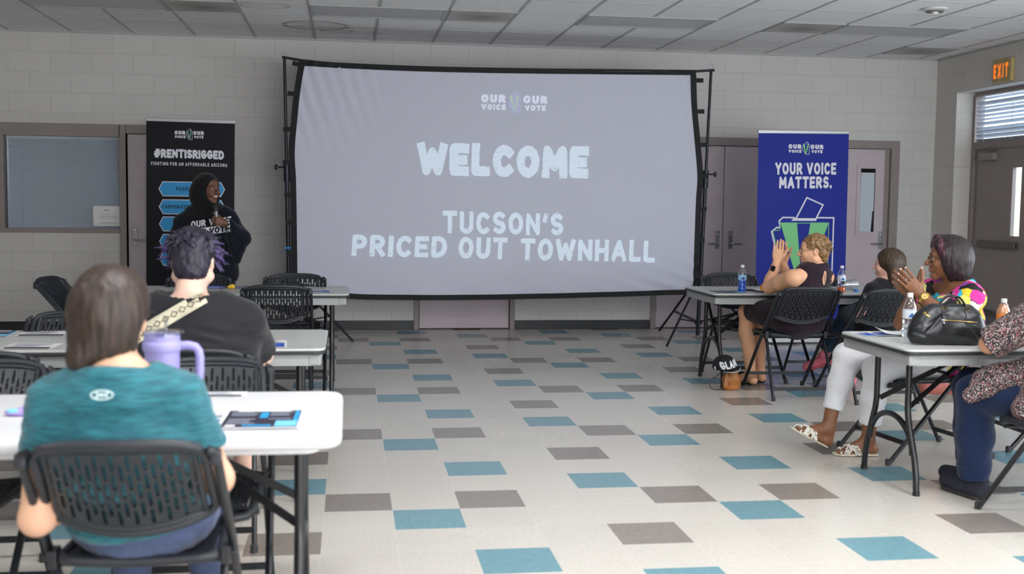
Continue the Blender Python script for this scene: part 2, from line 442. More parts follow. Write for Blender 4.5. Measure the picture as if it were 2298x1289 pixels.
def put_line(mb, pts, wdt, y=0.0, mi=0, closed=False, fn=None):
    P = pts + [pts[0]] if closed else pts
    for a, b in zip(P[:-1], P[1:]):
        dx, dz = b[0]-a[0], b[1]-a[1]; l = math.hypot(dx, dz) or 1e-6
        nx, nz = -dz/l*wdt/2, dx/l*wdt/2; ex, ez = dx/l*wdt/2, dz/l*wdt/2
        put_poly(mb, [(a[0]+nx-ex, a[1]+nz-ez), (a[0]-nx-ex, a[1]-nz-ez), (b[0]-nx+ex, b[1]-nz+ez), (b[0]+nx+ex, b[1]+nz+ez)], y, mi, fn)
# ================================================================== THE ROOM
WY, RX, CH = 7.43, 6.71, 3.05
M_floor = floor_material()
M_wall = block_wall_material('painted_block_wall', 0, (204, 201, 198))
M_wallr = block_wall_material('painted_block_side_wall', 1, (210, 206, 200))
M_plain = mat('painted_reveal', (206, 201, 192), 0.55, noise=0.04, nscale=6)
M_ceil = ceiling_material()
M_tbar = mat('ceiling_grid_metal', (176, 176, 176), 0.6)
M_frame = mat('taupe_steel_frame', (144, 133, 130), 0.5, noise=0.05, nscale=5, bump=0.1, bscale=60)
M_door = mat('taupe_painted_door', (196, 183, 188), 0.5, noise=0.06, nscale=4, bump=0.08, bscale=50)
M_door2 = mat('grey_painted_exit_door', (150, 140, 134), 0.5, noise=0.05, nscale=4)
M_base = mat('black_rubber_base', (20, 24, 28), 0.45, bump=0.1, bscale=30)
M_chrome = mat('brushed_chrome', (178, 178, 182), 0.28, metal=1.0)
M_steel = mat('satin_steel_plate', (150, 150, 152), 0.4, metal=0.9)
M_glass, _nt, _p = new_mat('clear_glass')
_p.inputs['Base Color'].default_value = (0.95, 0.98, 0.97, 1); _p.inputs['Roughness'].default_value = 0.02
_p.inputs['Transmission Weight'].default_value = 1.0; _p.inputs['IOR'].default_value = 1.1
M_paper = mat('white_paper', (232, 232, 230), 0.7)
M_ink = mat('dark_print', (30, 28, 34), 0.6)
M_inkgrey = mat('grey_print', (120, 122, 126), 0.6)

mb = MB(); mb.box(-7.0, 9.5, -9.5, WY + 0.2, -0.1, 0.0)
struct(mb.build('floor', M_floor))
mb = MB(); mb.box(-7.0, RX + 0.2, -9.5, WY + 0.2, CH + 0.012, CH + 0.1)
struct(mb.build('ceiling', M_ceil))
# suspended ceiling grid: 0.61 m module
mb = MB(); x = -0.24 - 11*0.61
while x < RX:
    if x > -7: mb.box(x-0.012, x+0.012, -9.4, WY, CH+0.008, CH+0.0121)
    x += 0.61
y = 5.27 - 24*0.61
while y < WY:
    if y > -9.4: mb.box(-7, RX, y-0.008, y+0.008, CH+0.009, CH+0.0125)
    y += 0.61
mb.box(-7, RX, WY-0.022, WY, CH-0.004, CH+0.012); mb.box(RX-0.022, RX, -9.4, WY, CH-0.004, CH+0.012)
struct(mb.build('trim_1', M_tbar))

# back wall in pieces round its openings
mb = MB()
def bw(x0, x1, z0, z1): mb.box(x0, x1, WY, WY+0.2, z0, z1)
bw(-7, 6.95, 2.13, 3.06)
bw(-7, -3.50, 0, 2.13); bw(-3.50, -2.22, 0, 1.015); bw(-1.12, 0.80, 0, 2.13); bw(1.90, 3.42, 0, 2.13); bw(6.29, 6.95, 0, 2.13)
struct(mb.build('wall_back', M_wall))
# right wall with its recessed exit
mb = MB()
mb.box(RX, RX+0.34, -9.5, 4.98, 0, 3.06); mb.box(RX, RX+0.34, 6.985, WY, 0, 3.06); mb.box(RX, RX+0.34, 4.98, 6.985, 2.645, 3.06)
struct(mb.build('wall_right', M_wallr))
mb = MB(); mb.box(-7.2, -7.0, -9.5, WY+0.2, 0, 3.06); struct(mb.build('wall_left', M_wallr))
mb = MB(); mb.box(-7.0, RX+0.2, -9.7, -9.5, 0, 3.06); struct(mb.build('wall_front', M_wall))
# rubber base
mb = MB()
for x0, x1 in ((-7, -2.22), (-1.12, 0.80), (1.90, 3.42), (6.29, RX)): mb.box(x0, x1, WY-0.008, WY, 0, 0.1)
struct(mb.build('baseboard_back', M_base, bevel=0.003))
mb = MB(); mb.box(RX-0.008, RX, -9.5, 4.98, 0, 0.1); mb.box(RX-0.008, RX, 6.985, WY-0.01, 0, 0.1)
struct(mb.build('baseboard_right', M_base, bevel=0.003))

def frame_piece(mb, x0, x1, z0, z1): mb.box(x0, x1, WY-0.015, WY+0.13, z0, z1)
def lever_handle(parent, xp, zc, direction, yface, mt=None):
    a = MB(); a.box(xp-0.024, xp+0.024, yface-0.008, yface, zc-0.06, zc+0.14)
    e = a.build('handle_plate', M_steel, parent, bevel=0.003)
    b = MB(); b.lathe([(0.011, 0), (0.012, 0.012), (0.0, 0.014)], 12, 0, Matrix.Translation((xp, yface-0.008, zc+0.1)) @ Matrix.Rotation(PI/2, 4, 'X'))
    b.tube([(xp, yface-0.006, zc), (xp, yface-0.05, zc), (xp+direction*0.02, yface-0.058, zc), (xp+direction*0.12, yface-0.056, zc-0.002)], 0.0105, 10)
    b.build('lever', M_chrome, e, smooth=50)

# ---- window beside the office door (white blinds behind the glass)
mb = MB()
frame_piece(mb, -3.50, -2.22, 2.0, 2.13); frame_piece(mb, -3.50, -2.22, 1.015, 1.06)
frame_piece(mb, -3.50, -3.36, 1.06, 2.0); frame_piece(mb, -2.235, -2.165, 0, 2.13)
f = struct(mb.build('window_1', M_frame, bevel=0.004))
mb = MB(); mb.box(-3.37, -2.225, WY+0.035, WY+0.041, 1.05, 2.01); g = mb.build('pane', M_glass, f); g['kind'] = 'structure'
M_blind = mat('white_mini_blind', (206, 212, 226), 0.5)
mb = MB(); z = 1.065
while z < 1.985:
    mb.box(-3.355, -2.24, -0.011, 0.011, -0.0005, 0.0005, 0, Matrix.Translation((0, WY+0.085, z)) @ Matrix.Rotation(math.radians(50), 4, 'X')); z += 0.0185
mb.box(-3.355, -2.24, WY+0.07, WY+0.1, 1.975, 2.0)
for x in (-3.2, -2.78, -2.38): mb.tube([(x, WY+0.074, 1.06), (x, WY+0.074, 1.98)], 0.0012, 5)
bl = mb.build('window_blind', M_blind)
tag(bl, 'closed white horizontal slat blind behind the office window glass', 'blind')
mb = MB(); mb.box(-3.36, -2.22, WY+0.16, WY+0.17, 1.03, 2.1)
struct(mb.build('wall_office', mat('office_interior', (150, 154, 160), 0.7)))
# notice taped to the glass
t = MB(); t.box(-2.506, -2.243, WY+0.0315, WY+0.0325, 1.085, 1.294)
no = t.build('paper_notice', M_paper); tag(no, 'white paper notice taped to the office window by the door', 'notice')
t = MB(); R = random.Random(3)
t.box(-2.40, -2.34, WY+0.0305, WY+0.0312, 1.245, 1.252)
for z in (1.205, 1.185, 1.165, 1.12, 1.108):
    x = -2.44
    while x < -2.27:
        l = R.uniform(0.006, 0.025); t.box(x, min(x+l, -2.262), WY+0.0305, WY+0.0312, z, z+0.004); x += l+0.006
t.build('print_lines', M_inkgrey, no)

# ---- doors of the back wall
def door_unit(idx, x0, x1, leaves, ztop=2.13, jl=0.06, jr=0.09, stop=True):
    mb = MB()
    frame_piece(mb, x0, x0+jl, 0, ztop); frame_piece(mb, x1-jr, x1, 0, ztop); frame_piece(mb, x0+jl, x1-jr, 2.04, ztop)
    mb.box(x0+jl, x1-jr, WY+0.1, WY+0.13, 0.0, 2.04)
    fr = struct(mb.build('door_%d' % idx, M_frame, bevel=0.005))
    for k, (a, b) in enumerate(leaves):
        l = MB(); l.box(a, b, WY+0.025, WY+0.068, 0.012, 2.035)
        d = l.build('leaf', M_door, fr, bevel=0.003); d['kind'] = 'structure'
        yield fr, d, a, b
for fr, d, a, b in door_unit(1, -2.165, -1.12, [(-2.155, -1.19)], jl=0.0):
    lever_handle(d, -2.088, 0.945, 1, WY+0.025)
    p = MB()   # raised lite frame of the office door, mostly behind the banner
    for (xa, xb, za, zb) in ((-1.98, -1.95, 0.3, 1.75), (-1.95, -1.42, 1.72, 1.75), (-1.45, -1.42, 0.3, 1.75), (-1.95, -1.42, 0.3, 0.33)): p.box(xa, xb, WY+0.017, WY+0.03, za, zb)
    p.build('leaf_panel', M_door, d, bevel=0.003)
for fr, d, a, b in door_unit(2, 0.80, 1.90, [(0.862, 1.838)], jl=0.055, jr=0.055):
    lever_handle(d, 1.72, 0.95, -1, WY+0.025)
    p = MB(); p.box(0.88, 1.82, WY+0.0235, WY+0.026, 0.03, 0.13); p.build('kick_plate', M_door, d)
for fr, d, a, b in door_unit(3, 3.42, 5.13, [(3.49, 4.237), (4.245, 5.07)], jl=0.06, jr=0.06):
    lever_handle(d, 4.18 if a < 4 else 4.332, 0.955, -1 if a < 4 else 1, WY+0.025)
    if a < 4:
        h = MB()
        for z in (0.25, 1.0, 1.8): h.tube([(3.487, WY+0.018, z-0.05), (3.487, WY+0.018, z+0.05)], 0.008, 8)
        h.build('hinge', M_steel, d)
for fr, d, a, b in door_unit(4, 5.13, 6.29, [(5.215, 6.13)], jl=0.08, jr=0.10):
    lever_handle(d, 6.105, 0.965, -1, WY+0.025)
    p = MB()
    for (xa, xb, za, zb) in ((5.80, 5.845, 1.06, 1.855), (6.02, 6.065, 1.06, 1.855), (5.845, 6.02, 1.815, 1.855), (5.845, 6.02, 1.06, 1.10)): p.box(xa, xb, WY+0.014, WY+0.03, za, zb)
    lf = p.build('lite_frame', M_door, d, bevel=0.003)
    p = MB(); p.box(5.845, 6.02, WY+0.019, WY+0.0245, 1.10, 1.815); p.build('lite_backing', mat('dark_door_lite', (18, 20, 24), 0.15), lf)
    p = MB(); p.add([(5.847, WY+0.0185, 1.102), (5.985, WY+0.0185, 1.10), (5.998, WY+0.0185, 1.33), (6.012, WY+0.0185, 1.34), (6.012, WY+0.0185, 1.77), (5.85, WY+0.0185, 1.77), (5.847, WY+0.0185, 1.45)], [(0, 1, 2, 3, 4, 5, 6)])
    p.build('lite_paper', mat('pale_blue_paper', (196, 206, 214), 0.6), lf)
    st = MB(); st.box(6.13, 6.19, WY+0.03, WY+0.11, 0, 2.04); s_ = st.build('stop', M_frame, fr); s_['kind'] = 'structure'

# ---- exit door in the right wall recess (door plane x = 6.90)
DX = 6.90
mb = MB()
mb.box(DX, DX+0.1, 6.93, 6.985, 0, 2.62); mb.box(DX, DX+0.1, 4.98, 5.035, 0, 2.62)
mb.box(DX, DX+0.1, 5.035, 6.93, 2.60, 2.645); mb.box(DX, DX+0.1, 5.035, 6.93, 2.02, 2.105); mb.box(DX+0.03, DX+0.06, 6.86, 6.93, 0, 2.02)
ef = struct(mb.build('door_5', M_frame, bevel=0.004))
mb = MB(); mb.box(RX-0.002, DX+0.1, 6.9851, 6.992, 0, 2.645); mb.box(RX-0.002, DX+0.1, 4.975, 4.9799, 0, 2.645); mb.box(RX-0.002, DX+0.1, 4.98, 6.985, 2.6451, 2.65)
struct(mb.build('trim_2', M_plain))
def exit_leaf(y0, y1, ly0, ly1, hinge_hi):
    l = MB(); x0, x1 = DX+0.02, DX+0.064
    l.box(x0, x1, y0, ly0, 0.012, 2.02); l.box(x0, x1, ly1, y1, 0.012, 2.02); l.box(x0, x1, ly0, ly1, 0.012, 1.1); l.box(x0, x1, ly0, ly1, 1.81, 2.02)
    d = l.build('leaf', M_door2, ef); d['kind'] = 'structure'
    g = MB(); g.box(x0+0.018, x0+0.024, ly0-0.005, ly1+0.005, 1.095, 1.815); g.build('lite_pane', M_glass, d)
    b = MB(); b.box(x0-0.045, x0-0.02, y0+0.1, y1-0.1, 0.965, 1.035); b.box(x0-0.035, x0, y0+0.1, y0+0.16, 0.96, 1.04); b.box(x0-0.035, x0, y1-0.16, y1-0.1, 0.96, 1.04)
    b.build('push_bar', mat('push_bar_bronze', (112, 104, 96), 0.4, metal=0.5), d, bevel=0.004)
    c = MB(); s = -1 if hinge_hi else 1; yh = y1 if hinge_hi else y0
    ya, yb = sorted((yh+s*0.10, yh+s*0.38)); c.box(x0-0.06, x0, ya, yb, 1.90, 1.975)
    cc = c.build('door_closer', M_door2, d, bevel=0.006)
    c = MB(); c.bar((x0-0.04, yh+s*0.2, 1.985), (x0-0.02, yh+s*0.42, 2.03), 0.022, 0.008); c.bar((x0-0.02, yh+s*0.42, 2.035), (x0-0.02, yh+s*0.05, 2.04), 0.02, 0.008)
    c.build('closer_arm', M_frame, cc)
exit_leaf(5.945, 6.862, 6.04, 6.20, True); exit_leaf(5.04, 5.94, 5.70, 5.86, False)
mb = MB(); mb.box(DX+0.05, DX+0.056, 5.03, 6.935, 2.10, 2.605); g = mb.build('transom_pane', M_glass, ef); g['kind'] = 'structure'
mb = MB(); z = 2.115; R = random.Random(5)
while z < 2.6:
    ty = R.uniform(-0.01, 0.01)
    mb.box(-0.025, 0.025, 5.06, 6.90, -0.001, 0.001, 0, Matrix.Translation((DX+0.015, 0, z+ty*0.5)) @ Matrix.Rotation(math.radians(35 + R.uniform(-18, 18)), 4, 'Y')); z += 0.045
mb.tube([(DX-0.012, 6.2, 2.1), (DX-0.012, 6.2, 2.6)], 0.003, 5); mb.tube([(DX-0.012, 6.72, 2.1), (DX-0.012, 6.72, 2.6)], 0.003, 5)
tb = mb.build('transom_blind', mat('grey_metal_blind', (196, 203, 212), 0.35, metal=0.2))
tag(tb, 'open silver slat blind in the transom above the exit door', 'blind')
# bright forecourt outside the exit
mb = MB(); mb.box(RX+0.36, 30, -10, 25, -0.12, -0.02); struct(mb.build('ground', mat('sunlit_concrete', (205, 203, 198), 0.9)))

# ---- exit sign
ex = thing('exit_sign', 'yellowed exit sign with orange letters above the exit door transom', 'sign', (RX-0.001, 6.07, 2.785))
mb = MB(); mb.box(-0.045, 0, -0.165, 0.165, -0.115, 0.115)
mb.build('housing', mat('yellowed_plastic', (178, 158, 104), 0.5, noise=0.08, nscale=8), ex, bevel=0.008)
mb = MB()
put_text(mb, 'EXIT', ((0.0, 0.0), (1.0, 0.0), (0.0, 1.0)), 0.26, fn=lambda u, v: (-0.047, 0.14-u*0.26, -0.075+v*0.145))
mb.build('letters', mat('lit_orange_letters', (226, 120, 40), 0.5, emit=(232, 118, 40), estr=0.9), ex)

# ---- ceiling fixtures in view (switched off), dusty return vents, smoke detector
M_lens = mat('prismatic_lens_unlit', (188, 188, 188), 0.4, bump=0.4, bscale=300, bdist=0.001)
spots = [(-2.68, 'near the office window'), (-0.24, 'over the left end of the projection screen'), (2.20, 'over the right half of the projection screen'), (4.64, 'near the exit door corner')]
for k, (x0, wh) in enumerate(spots):
    c = thing('ceiling_light', 'unlit ceiling troffer ' + wh, 'ceiling light', (x0+0.61, 5.575, CH), 0, 'unlit ceiling troffers')
    a = MB(); a.box(-0.575, 0.575, -0.275, 0.275, 0.004, 0.01); a.build('lens', M_lens, c)
    a = MB()
    for (xa, xb, ya, yb) in ((-0.598, 0.598, -0.298, -0.27), (-0.598, 0.598, 0.27, 0.298), (-0.598, -0.57, -0.27, 0.27), (0.57, 0.598, -0.27, 0.27)): a.box(xa, xb, ya, yb, 0.0, 0.011)
    a.build('frame', M_tbar, c)
M_vent, nt, p = new_mat('dusty_vent_panel'); q = NT(nt)
tc = nt.nodes.new('ShaderNodeTexCoord'); n = nt.nodes.new('ShaderNodeTexNoise'); n.inputs['Scale'].default_value = 4; n.inputs['Detail'].default_value = 5
nt.links.new(tc.outputs['Object'], n.inputs['Vector'])
ln = nt.nodes.new('ShaderNodeVectorMath'); ln.operation = 'LENGTH'; nt.links.new(tc.outputs['Object'], ln.inputs[0])
dirt = nt.nodes.new('ShaderNodeMapRange'); q.v(dirt.inputs[0], q.m('MULTIPLY_ADD', n.outputs[0], 0.35, ln.outputs['Value'])); dirt.inputs[1].default_value = 0.12; dirt.inputs[2].default_value = 0.5; dirt.inputs[3].default_value = 0.85; dirt.inputs[4].default_value = 0.12
nt.links.new(q.mix(dirt.outputs[0], srgb(196, 193, 188), srgb(112, 105, 98)), p.inputs['Base Color']); p.inputs['Roughness'].default_value = 0.8
for (x0, y0, wh) in ((-1.46, 5.27, 'left of the projection screen top'), (0.98, 5.27, 'above the middle of the projection screen'), (4.03, 5.27, 'above the blue banner'), (5.86, 6.49, 'in the corner above the exit sign')):
    v = thing('ceiling_vent', 'dust-stained perforated air return panel in the ceiling ' + wh, 'vent', (x0+0.305, y0+0.305, CH), 0, 'ceiling return vents')
    a = MB(); a.box(-0.29, 0.29, -0.29, 0.29, 0.003, 0.01); a.build('grille', M_vent, v)
    a = MB()
    for (xa, xb, ya, yb) in ((-0.298, 0.298, -0.298, -0.285), (-0.298, 0.298, 0.285, 0.298), (-0.298, -0.285, -0.285, 0.285), (0.285, 0.298, -0.285, 0.285)): a.box(xa, xb, ya, yb, 0.0, 0.011)
    a.build('frame', M_tbar, v)
sd = thing('smoke_detector', 'round white smoke detector on the ceiling near the exit sign', 'smoke detector', (4.99, 4.35, CH+0.01))
Mx = Matrix.Rotation(PI, 4, 'X')
a = MB(); a.lathe([(0.105, 0), (0.105, 0.012), (0.085, 0.02)], 24, 0, Mx); a.build('mount_ring', mat('white_plastic', (210, 209, 205), 0.5), sd, smooth=40)
a = MB(); a.lathe([(0.075, 0.02), (0.07, 0.03), (0.0, 0.03)], 24, 0, Mx); a.build('vented_chamber', mat('grey_vents', (110, 108, 105), 0.6), sd, smooth=40)
a = MB(); a.lathe([(0.03, 0.03), (0.028, 0.045), (0.0, 0.05)], 16, 0, Mx); a.build('cap', mat('white_plastic_cap', (220, 219, 215), 0.5), sd, smooth=40)
# ================================================================== PROJECTION SCREEN
PYS = 6.6
def lerp_path(P, t):
    n = len(P)-1
    L = [0.0]
    for a, b in zip(P[:-1], P[1:]): L.append(L[-1]+math.hypot(b[0]-a[0], b[1]-a[1]))
    s = t*L[-1]
    for i in range(n):
        if s <= L[i+1]+1e-9:
            # catmull-rom for a soft curve
            u = (s-L[i])/(L[i+1]-L[i]); p0 = P[max(i-1, 0)]; p1 = P[i]; p2 = P[i+1]; p3 = P[min(i+2, n)]
            c = lambda a, b, c_, d: 0.5*((2*b)+(-a+c_)*u+(2*a-5*b+4*c_-d)*u*u+(-a+3*b-3*c_+d)*u**3)
            return (c(p0[0], p1[0], p2[0], p3[0]), c(p0[1], p1[1], p2[1], p3[1]))
    return P[-1]
sL = [(-0.33, 2.694), (-0.373, 2.439), (-0.407, 2.115), (-0.425, 1.898), (-0.425, 1.746), (-0.413, 1.508), (-0.402, 0.56)]
sT = [(-0.33, 2.694), (0.091, 2.68), (0.833, 2.671), (1.723, 2.679), (2.634, 2.696), (3.57, 2.714)]
sR = [(3.57, 2.714), (3.593, 2.385), (3.63, 2.068), (3.673, 1.681), (3.665, 1.428), (3.659, 0.922), (3.656, 0.5)]
sB = [(-0.402, 0.56), (0.008, 0.485), (0.183, 0.447), (1.072, 0.438), (1.981, 0.452), (2.911, 0.476), (3.656, 0.5)]
def coons(u, v):
    l, r, t, b = lerp_path(sL, 1-v), lerp_path(sR, 1-v), lerp_path(sT, u), lerp_path(sB, u)
    c00, c10, c01, c11 = sB[0], sB[-1], sT[0], sT[-1]
    return tuple((1-u)*l[k]+u*r[k]+(1-v)*b[k]+v*t[k]-((1-u)*(1-v)*c00[k]+u*(1-v)*c10[k]+(1-u)*v*c01[k]+u*v*c11[k]) for k in (0, 1))
def fabric_y(x, z):
    """folds running from the stretched corners"""
    d = 0.0
    # fan of folds from the top-left corner region
    s = (x+0.33) + (2.694-z)*(-0.30)
    m = max(0, 1-max(0, x+0.33)/1.0)*max(0, min(1, (z-1.7)/0.7))
    d += 0.010*m*math.sin((s)*48+math.sin(z*3)*0.6)
    # bottom-right sweep
    dx, dz = 3.66-x, z-0.5
    m2 = max(0, 1-math.hypot(dx/1.2, dz/0.5))
    d += 0.014*m2*math.sin((dz-dx*0.33)*44)
    m3 = max(0, 1-(z-0.45)/0.25)
    d += 0.006*m3*math.sin(x*9+z*20)
    m4 = max(0, 1-abs(x-3.5)/0.5)*max(0, (z-1.6)/1.1)
    d += 0.006*m4*math.sin((x*1.0+z*0.22)*60)
    d += 0.006*math.sin(x*1.7+z*1.1)
    return d
scr = thing('projection_screen', 'large black-bordered fabric projection screen stretched on two tripod poles', 'projection screen', (1.6, PYS, 0))
O = Vector((-1.6, -PYS, 0))
NU, NV = 150, 84
vs = []; fs = []
for j in range(NV+1):
    for i in range(NU+1):
        x, z = coons(i/NU, j/NV); vs.append((x-1.6, fabric_y(x, z), z))
for j in range(NV):
    for i in range(NU):
        a = j*(NU+1)+i; fs.append((a, a+1, a+NU+2, a+NU+1))
M_scr, nt, p = new_mat('projected_grey_slide')
p.inputs['Base Color'].default_value = srgb(188, 190, 200); p.inputs['Roughness'].default_value = 0.7
p.inputs['Emission Color'].default_value = srgb(150, 152, 190); p.inputs['Emission Strength'].default_value = 0.11
m = MB(); m.add(vs, fs); fab = m.build('fabric', M_scr, scr, smooth=60)
# border ribbon
outl = [lerp_path(sB, k/60) for k in range(60)] + [lerp_path(sR, 1-k/40) for k in range(40)] + [lerp_path(sT, 1-k/60) for k in range(60)] + [lerp_path(sL, k/40) for k in range(40)]
cx, cz = 1.62, 1.6
bv = []; bf = []; n = len(outl)
for k, (x, z) in enumerate(outl):
    xa, za = outl[k-1]; xb, zb = outl[(k+1) % n]; tx, tz = xb-xa, zb-za; l = math.hypot(tx, tz) or 1
    nx, nz = tz/l, -tx/l
    if k in (0, 60, 100, 160):
        nx, nz = {0: (-1, -1), 60: (1, -1), 100: (1, 1), 160: (-1, 1)}[k]
    wd = 0.052 if abs(nx) > abs(nz) else 0.046
    yb = fabric_y(x, z)
    for (ox, oy) in ((-0.008, -0.006), (wd, -0.006), (wd, 0.006), (-0.008, 0.006)):
        bv.append((x+nx*ox-1.6, yb+oy, z+nz*ox))
for k in range(n):
    a = k*4; b = ((k+1) % n)*4
    for e in range(4): bf.append((a+e, a+(e+1) % 4, b+(e+1) % 4, b+e))
M_black = mat('black_webbing', (14, 15, 17), 0.75, bump=0.2, bscale=300)
m = MB(); m.add(bv, bf); m.build('border', M_black, scr)
tabs_l = [(-0.411, 2.704, 0.35), (-0.458, 2.415, 0.15), (-0.50, 2.069, 0.0), (-0.505, 1.745, 0.0), (-0.49, 1.432, 0), (-0.478, 1.158, 0), (-0.47, 0.851, 0)]
tabs_r = [(3.672, 2.655, 0), (3.69, 2.34, 0), (3.722, 2.0, 0), (3.752, 1.682, 0), (3.74, 1.338, 0), (3.729, 1.015, 0)]
def edge_x(P, z):
    for a, b in zip(P[:-1], P[1:]):
        if b[1] <= z <= a[1]: return a[0]+(b[0]-a[0])*(a[1]-z)/(a[1]-b[1])
    return P[0][0] if z > P[0][1] else P[-1][0]
for (x, z, sl) in tabs_l:
    m = MB(); m.bar((edge_x(sL, z)-0.03-1.6, 0, z-0.03*sl), (x-0.03-1.6, 0, z+0.02*sl), 0.006, 0.045, (0, 0, 1)); m.build('strap', M_black, scr)
for (x, z, sl) in tabs_r:
    m = MB(); m.bar((edge_x(sR, z)+0.03-1.6, 0, z), (x+0.03-1.6, 0, z), 0.006, 0.045, (0, 0, 1)); m.build('strap', M_black, scr)
M_pole = mat('dark_stand_metal', (36, 40, 48), 0.38, metal=0.5)
m = MB(); m.tube([(x-1.6, 0.012, z) for x, z in ((-0.54, 2.765), (-0.35, 2.738), (0.09, 2.705), (0.83, 2.695), (1.72, 2.703), (2.63, 2.72), (3.57, 2.743), (3.82, 2.766))], 0.013, 10); m.build('top_bar', M_pole, scr, smooth=40)
def stand(x_top, x_bot, ztop, sign, feet):
    pole = MB(); b = Vector((x_bot-1.6, 0.03, 0.02)); t_ = Vector((x_top-1.6, 0.03, ztop))
    at = lambda z: b.lerp(t_, (z-0.02)/(ztop-0.02))
    pole.tube([at(0.02), at(1.6)], 0.021, 12); pole.tube([at(1.55), at(ztop)], 0.015, 12)
    po = pole.build('pole', M_pole, scr, smooth=40)
    c = MB(); c.tube([at(1.56), at(1.74)], 0.03, 12); c.tube([at(1.70), at(1.70)+Vector((0.11*sign, 0, 0.0))], 0.008, 8); c.sphere(at(1.70)+Vector((0.1*sign, 0, 0)), (0.018, 0.012, 0.03), 8)
    c.build('collar', M_pole, po, smooth=40)
    c = MB(); p0 = at(ztop)+Vector((0, 0, 0.045)); c.tube([p0+Vector((0.028*math.cos(a), 0, 0.028*math.sin(a))) for a in [2*PI*k/14 for k in range(14)]], 0.005, 6, closed=True)
    c.build('eye_ring', M_chrome, po, smooth=40)
    if sign < 0:
        c = MB(); c.box(-0.03, 0.03, -0.028, -0.022, 0, 0.02, 0, Matrix.Translation(at(0.90))); c.bar(at(0.90)+Vector((-0.02, -0.025, 0)), at(0.86)+Vector((-0.045, -0.03, 0)), 0.004, 0.02, (0, 1, 0)); c.build('blue_tape', mat('blue_tape', (40, 110, 190), 0.6), po)
    hub = at(0.62); low = at(0.16)
    c = MB(); c.tube([hub-Vector((0, 0, 0.03)), hub+Vector((0, 0, 0.03))], 0.045, 12); c.tube([low-Vector((0, 0, 0.02)), low+Vector((0, 0, 0.02))], 0.04, 12); c.build('hub', M_pole, po, smooth=40)
    for (fx, fy) in feet:
        f = Vector((fx-1.6, fy-PYS, 0.012)); d = (f-hub); mid = hub + d*0.62
        l = MB(); l.tube([hub + Vector((d.x, d.y, 0)).normalized()*0.04, f], 0.0125, 8); lg = l.build('leg', M_pole, scr, smooth=40)
        l = MB(); sd_ = Vector((-d.y, d.x, 0)).normalized()*0.02
        l.tube([low+sd_, mid+sd_], 0.006, 6); l.tube([low-sd_, mid-sd_], 0.006, 6); l.build('strut', M_pole, lg, smooth=40)
stand(-0.517, -0.47, 2.75, -1, [(-0.95, 6.0), (0.15, 6.35), (-0.62, 7.25)])
stand(3.791, 3.717, 2.76, 1, [(3.17, 5.87), (3.45, 7.15), (4.40, 6.75)])

# projected slide: lettering of light on the fabric
M_slide, nt, p = new_mat('projected_pale_blue_letters'); q = NT(nt)
tc = nt.nodes.new('ShaderNodeTexCoord'); n1 = nt.nodes.new('ShaderNodeTexNoise'); n1.inputs['Scale'].default_value = 24; n1.inputs['Detail'].default_value = 7; n1.inputs['Roughness'].default_value = 0.7
nt.links.new(tc.outputs['Object'], n1.inputs['Vector'])
spk = nt.nodes.new('ShaderNodeMapRange'); spk.inputs[1].default_value = 0.60; spk.inputs[2].default_value = 0.64; nt.links.new(n1.outputs[0], spk.inputs[0])
nt.links.new(q.mix(q.m('MULTIPLY', spk.outputs[0], 0.85), srgb(174, 206, 230), srgb(150, 152, 190)), p.inputs['Emission Color'])
p.inputs['Base Color'].default_value = srgb(206, 206, 212); p.inputs['Roughness'].default_value = 0.7; q.v(p.inputs['Emission Strength'], q.m('MULTIPLY_ADD', spk.outputs[0], -0.26, 0.42))
onfab = lambda x, z: (x-1.6, fabric_y(x, z)-0.004, z)
m = MB()
def slide(mb_, s, bl, br, tl, wgt, j=0.03, r=0.1, sd=1, gap=None): put_text(mb_, s, (bl, br, tl), wgt, 0, j, r, fn=onfab, seed=sd, gap=gap, slant=0.02)
slide(m, 'WELCOME', (0.775, 1.645), (2.515, 1.632), (0.772, 1.972), 0.30, sd=4, gap=0.08)
slide(m, "TUCSON'S", (1.035, 1.066), (2.262, 1.054), (1.03, 1.29), 0.22, sd=5, gap=0.13)
slide(m, 'PRICED', (0.132, 0.832), (1.078, 0.82), (0.137, 1.044), 0.23, sd=6, gap=0.13)
slide(m, 'OUT', (1.195, 0.816), (1.69, 0.808), (1.195, 1.034), 0.23, sd=7, gap=0.13)
slide(m, 'TOWNHALL', (1.825, 0.803), (3.23, 0.786), (1.825, 1.026), 0.23, sd=8, gap=0.13)
m.build('slide_title', M_slide, fab)
def mk_slide(nm, c, s):
    mm, nt_, p_ = new_mat(nm); p_.inputs['Base Color'].default_value = srgb(190, 190, 200); p_.inputs['Emission Color'].default_value = srgb(*c); p_.inputs['Emission Strength'].default_value = s; return mm
M_sl2 = mk_slide('projected_white_letters', (200, 214, 235), 0.42); M_slg = mk_slide('projected_green', (120, 190, 150), 0.28); M_slb = mk_slide('projected_violet', (120, 120, 215), 0.22)
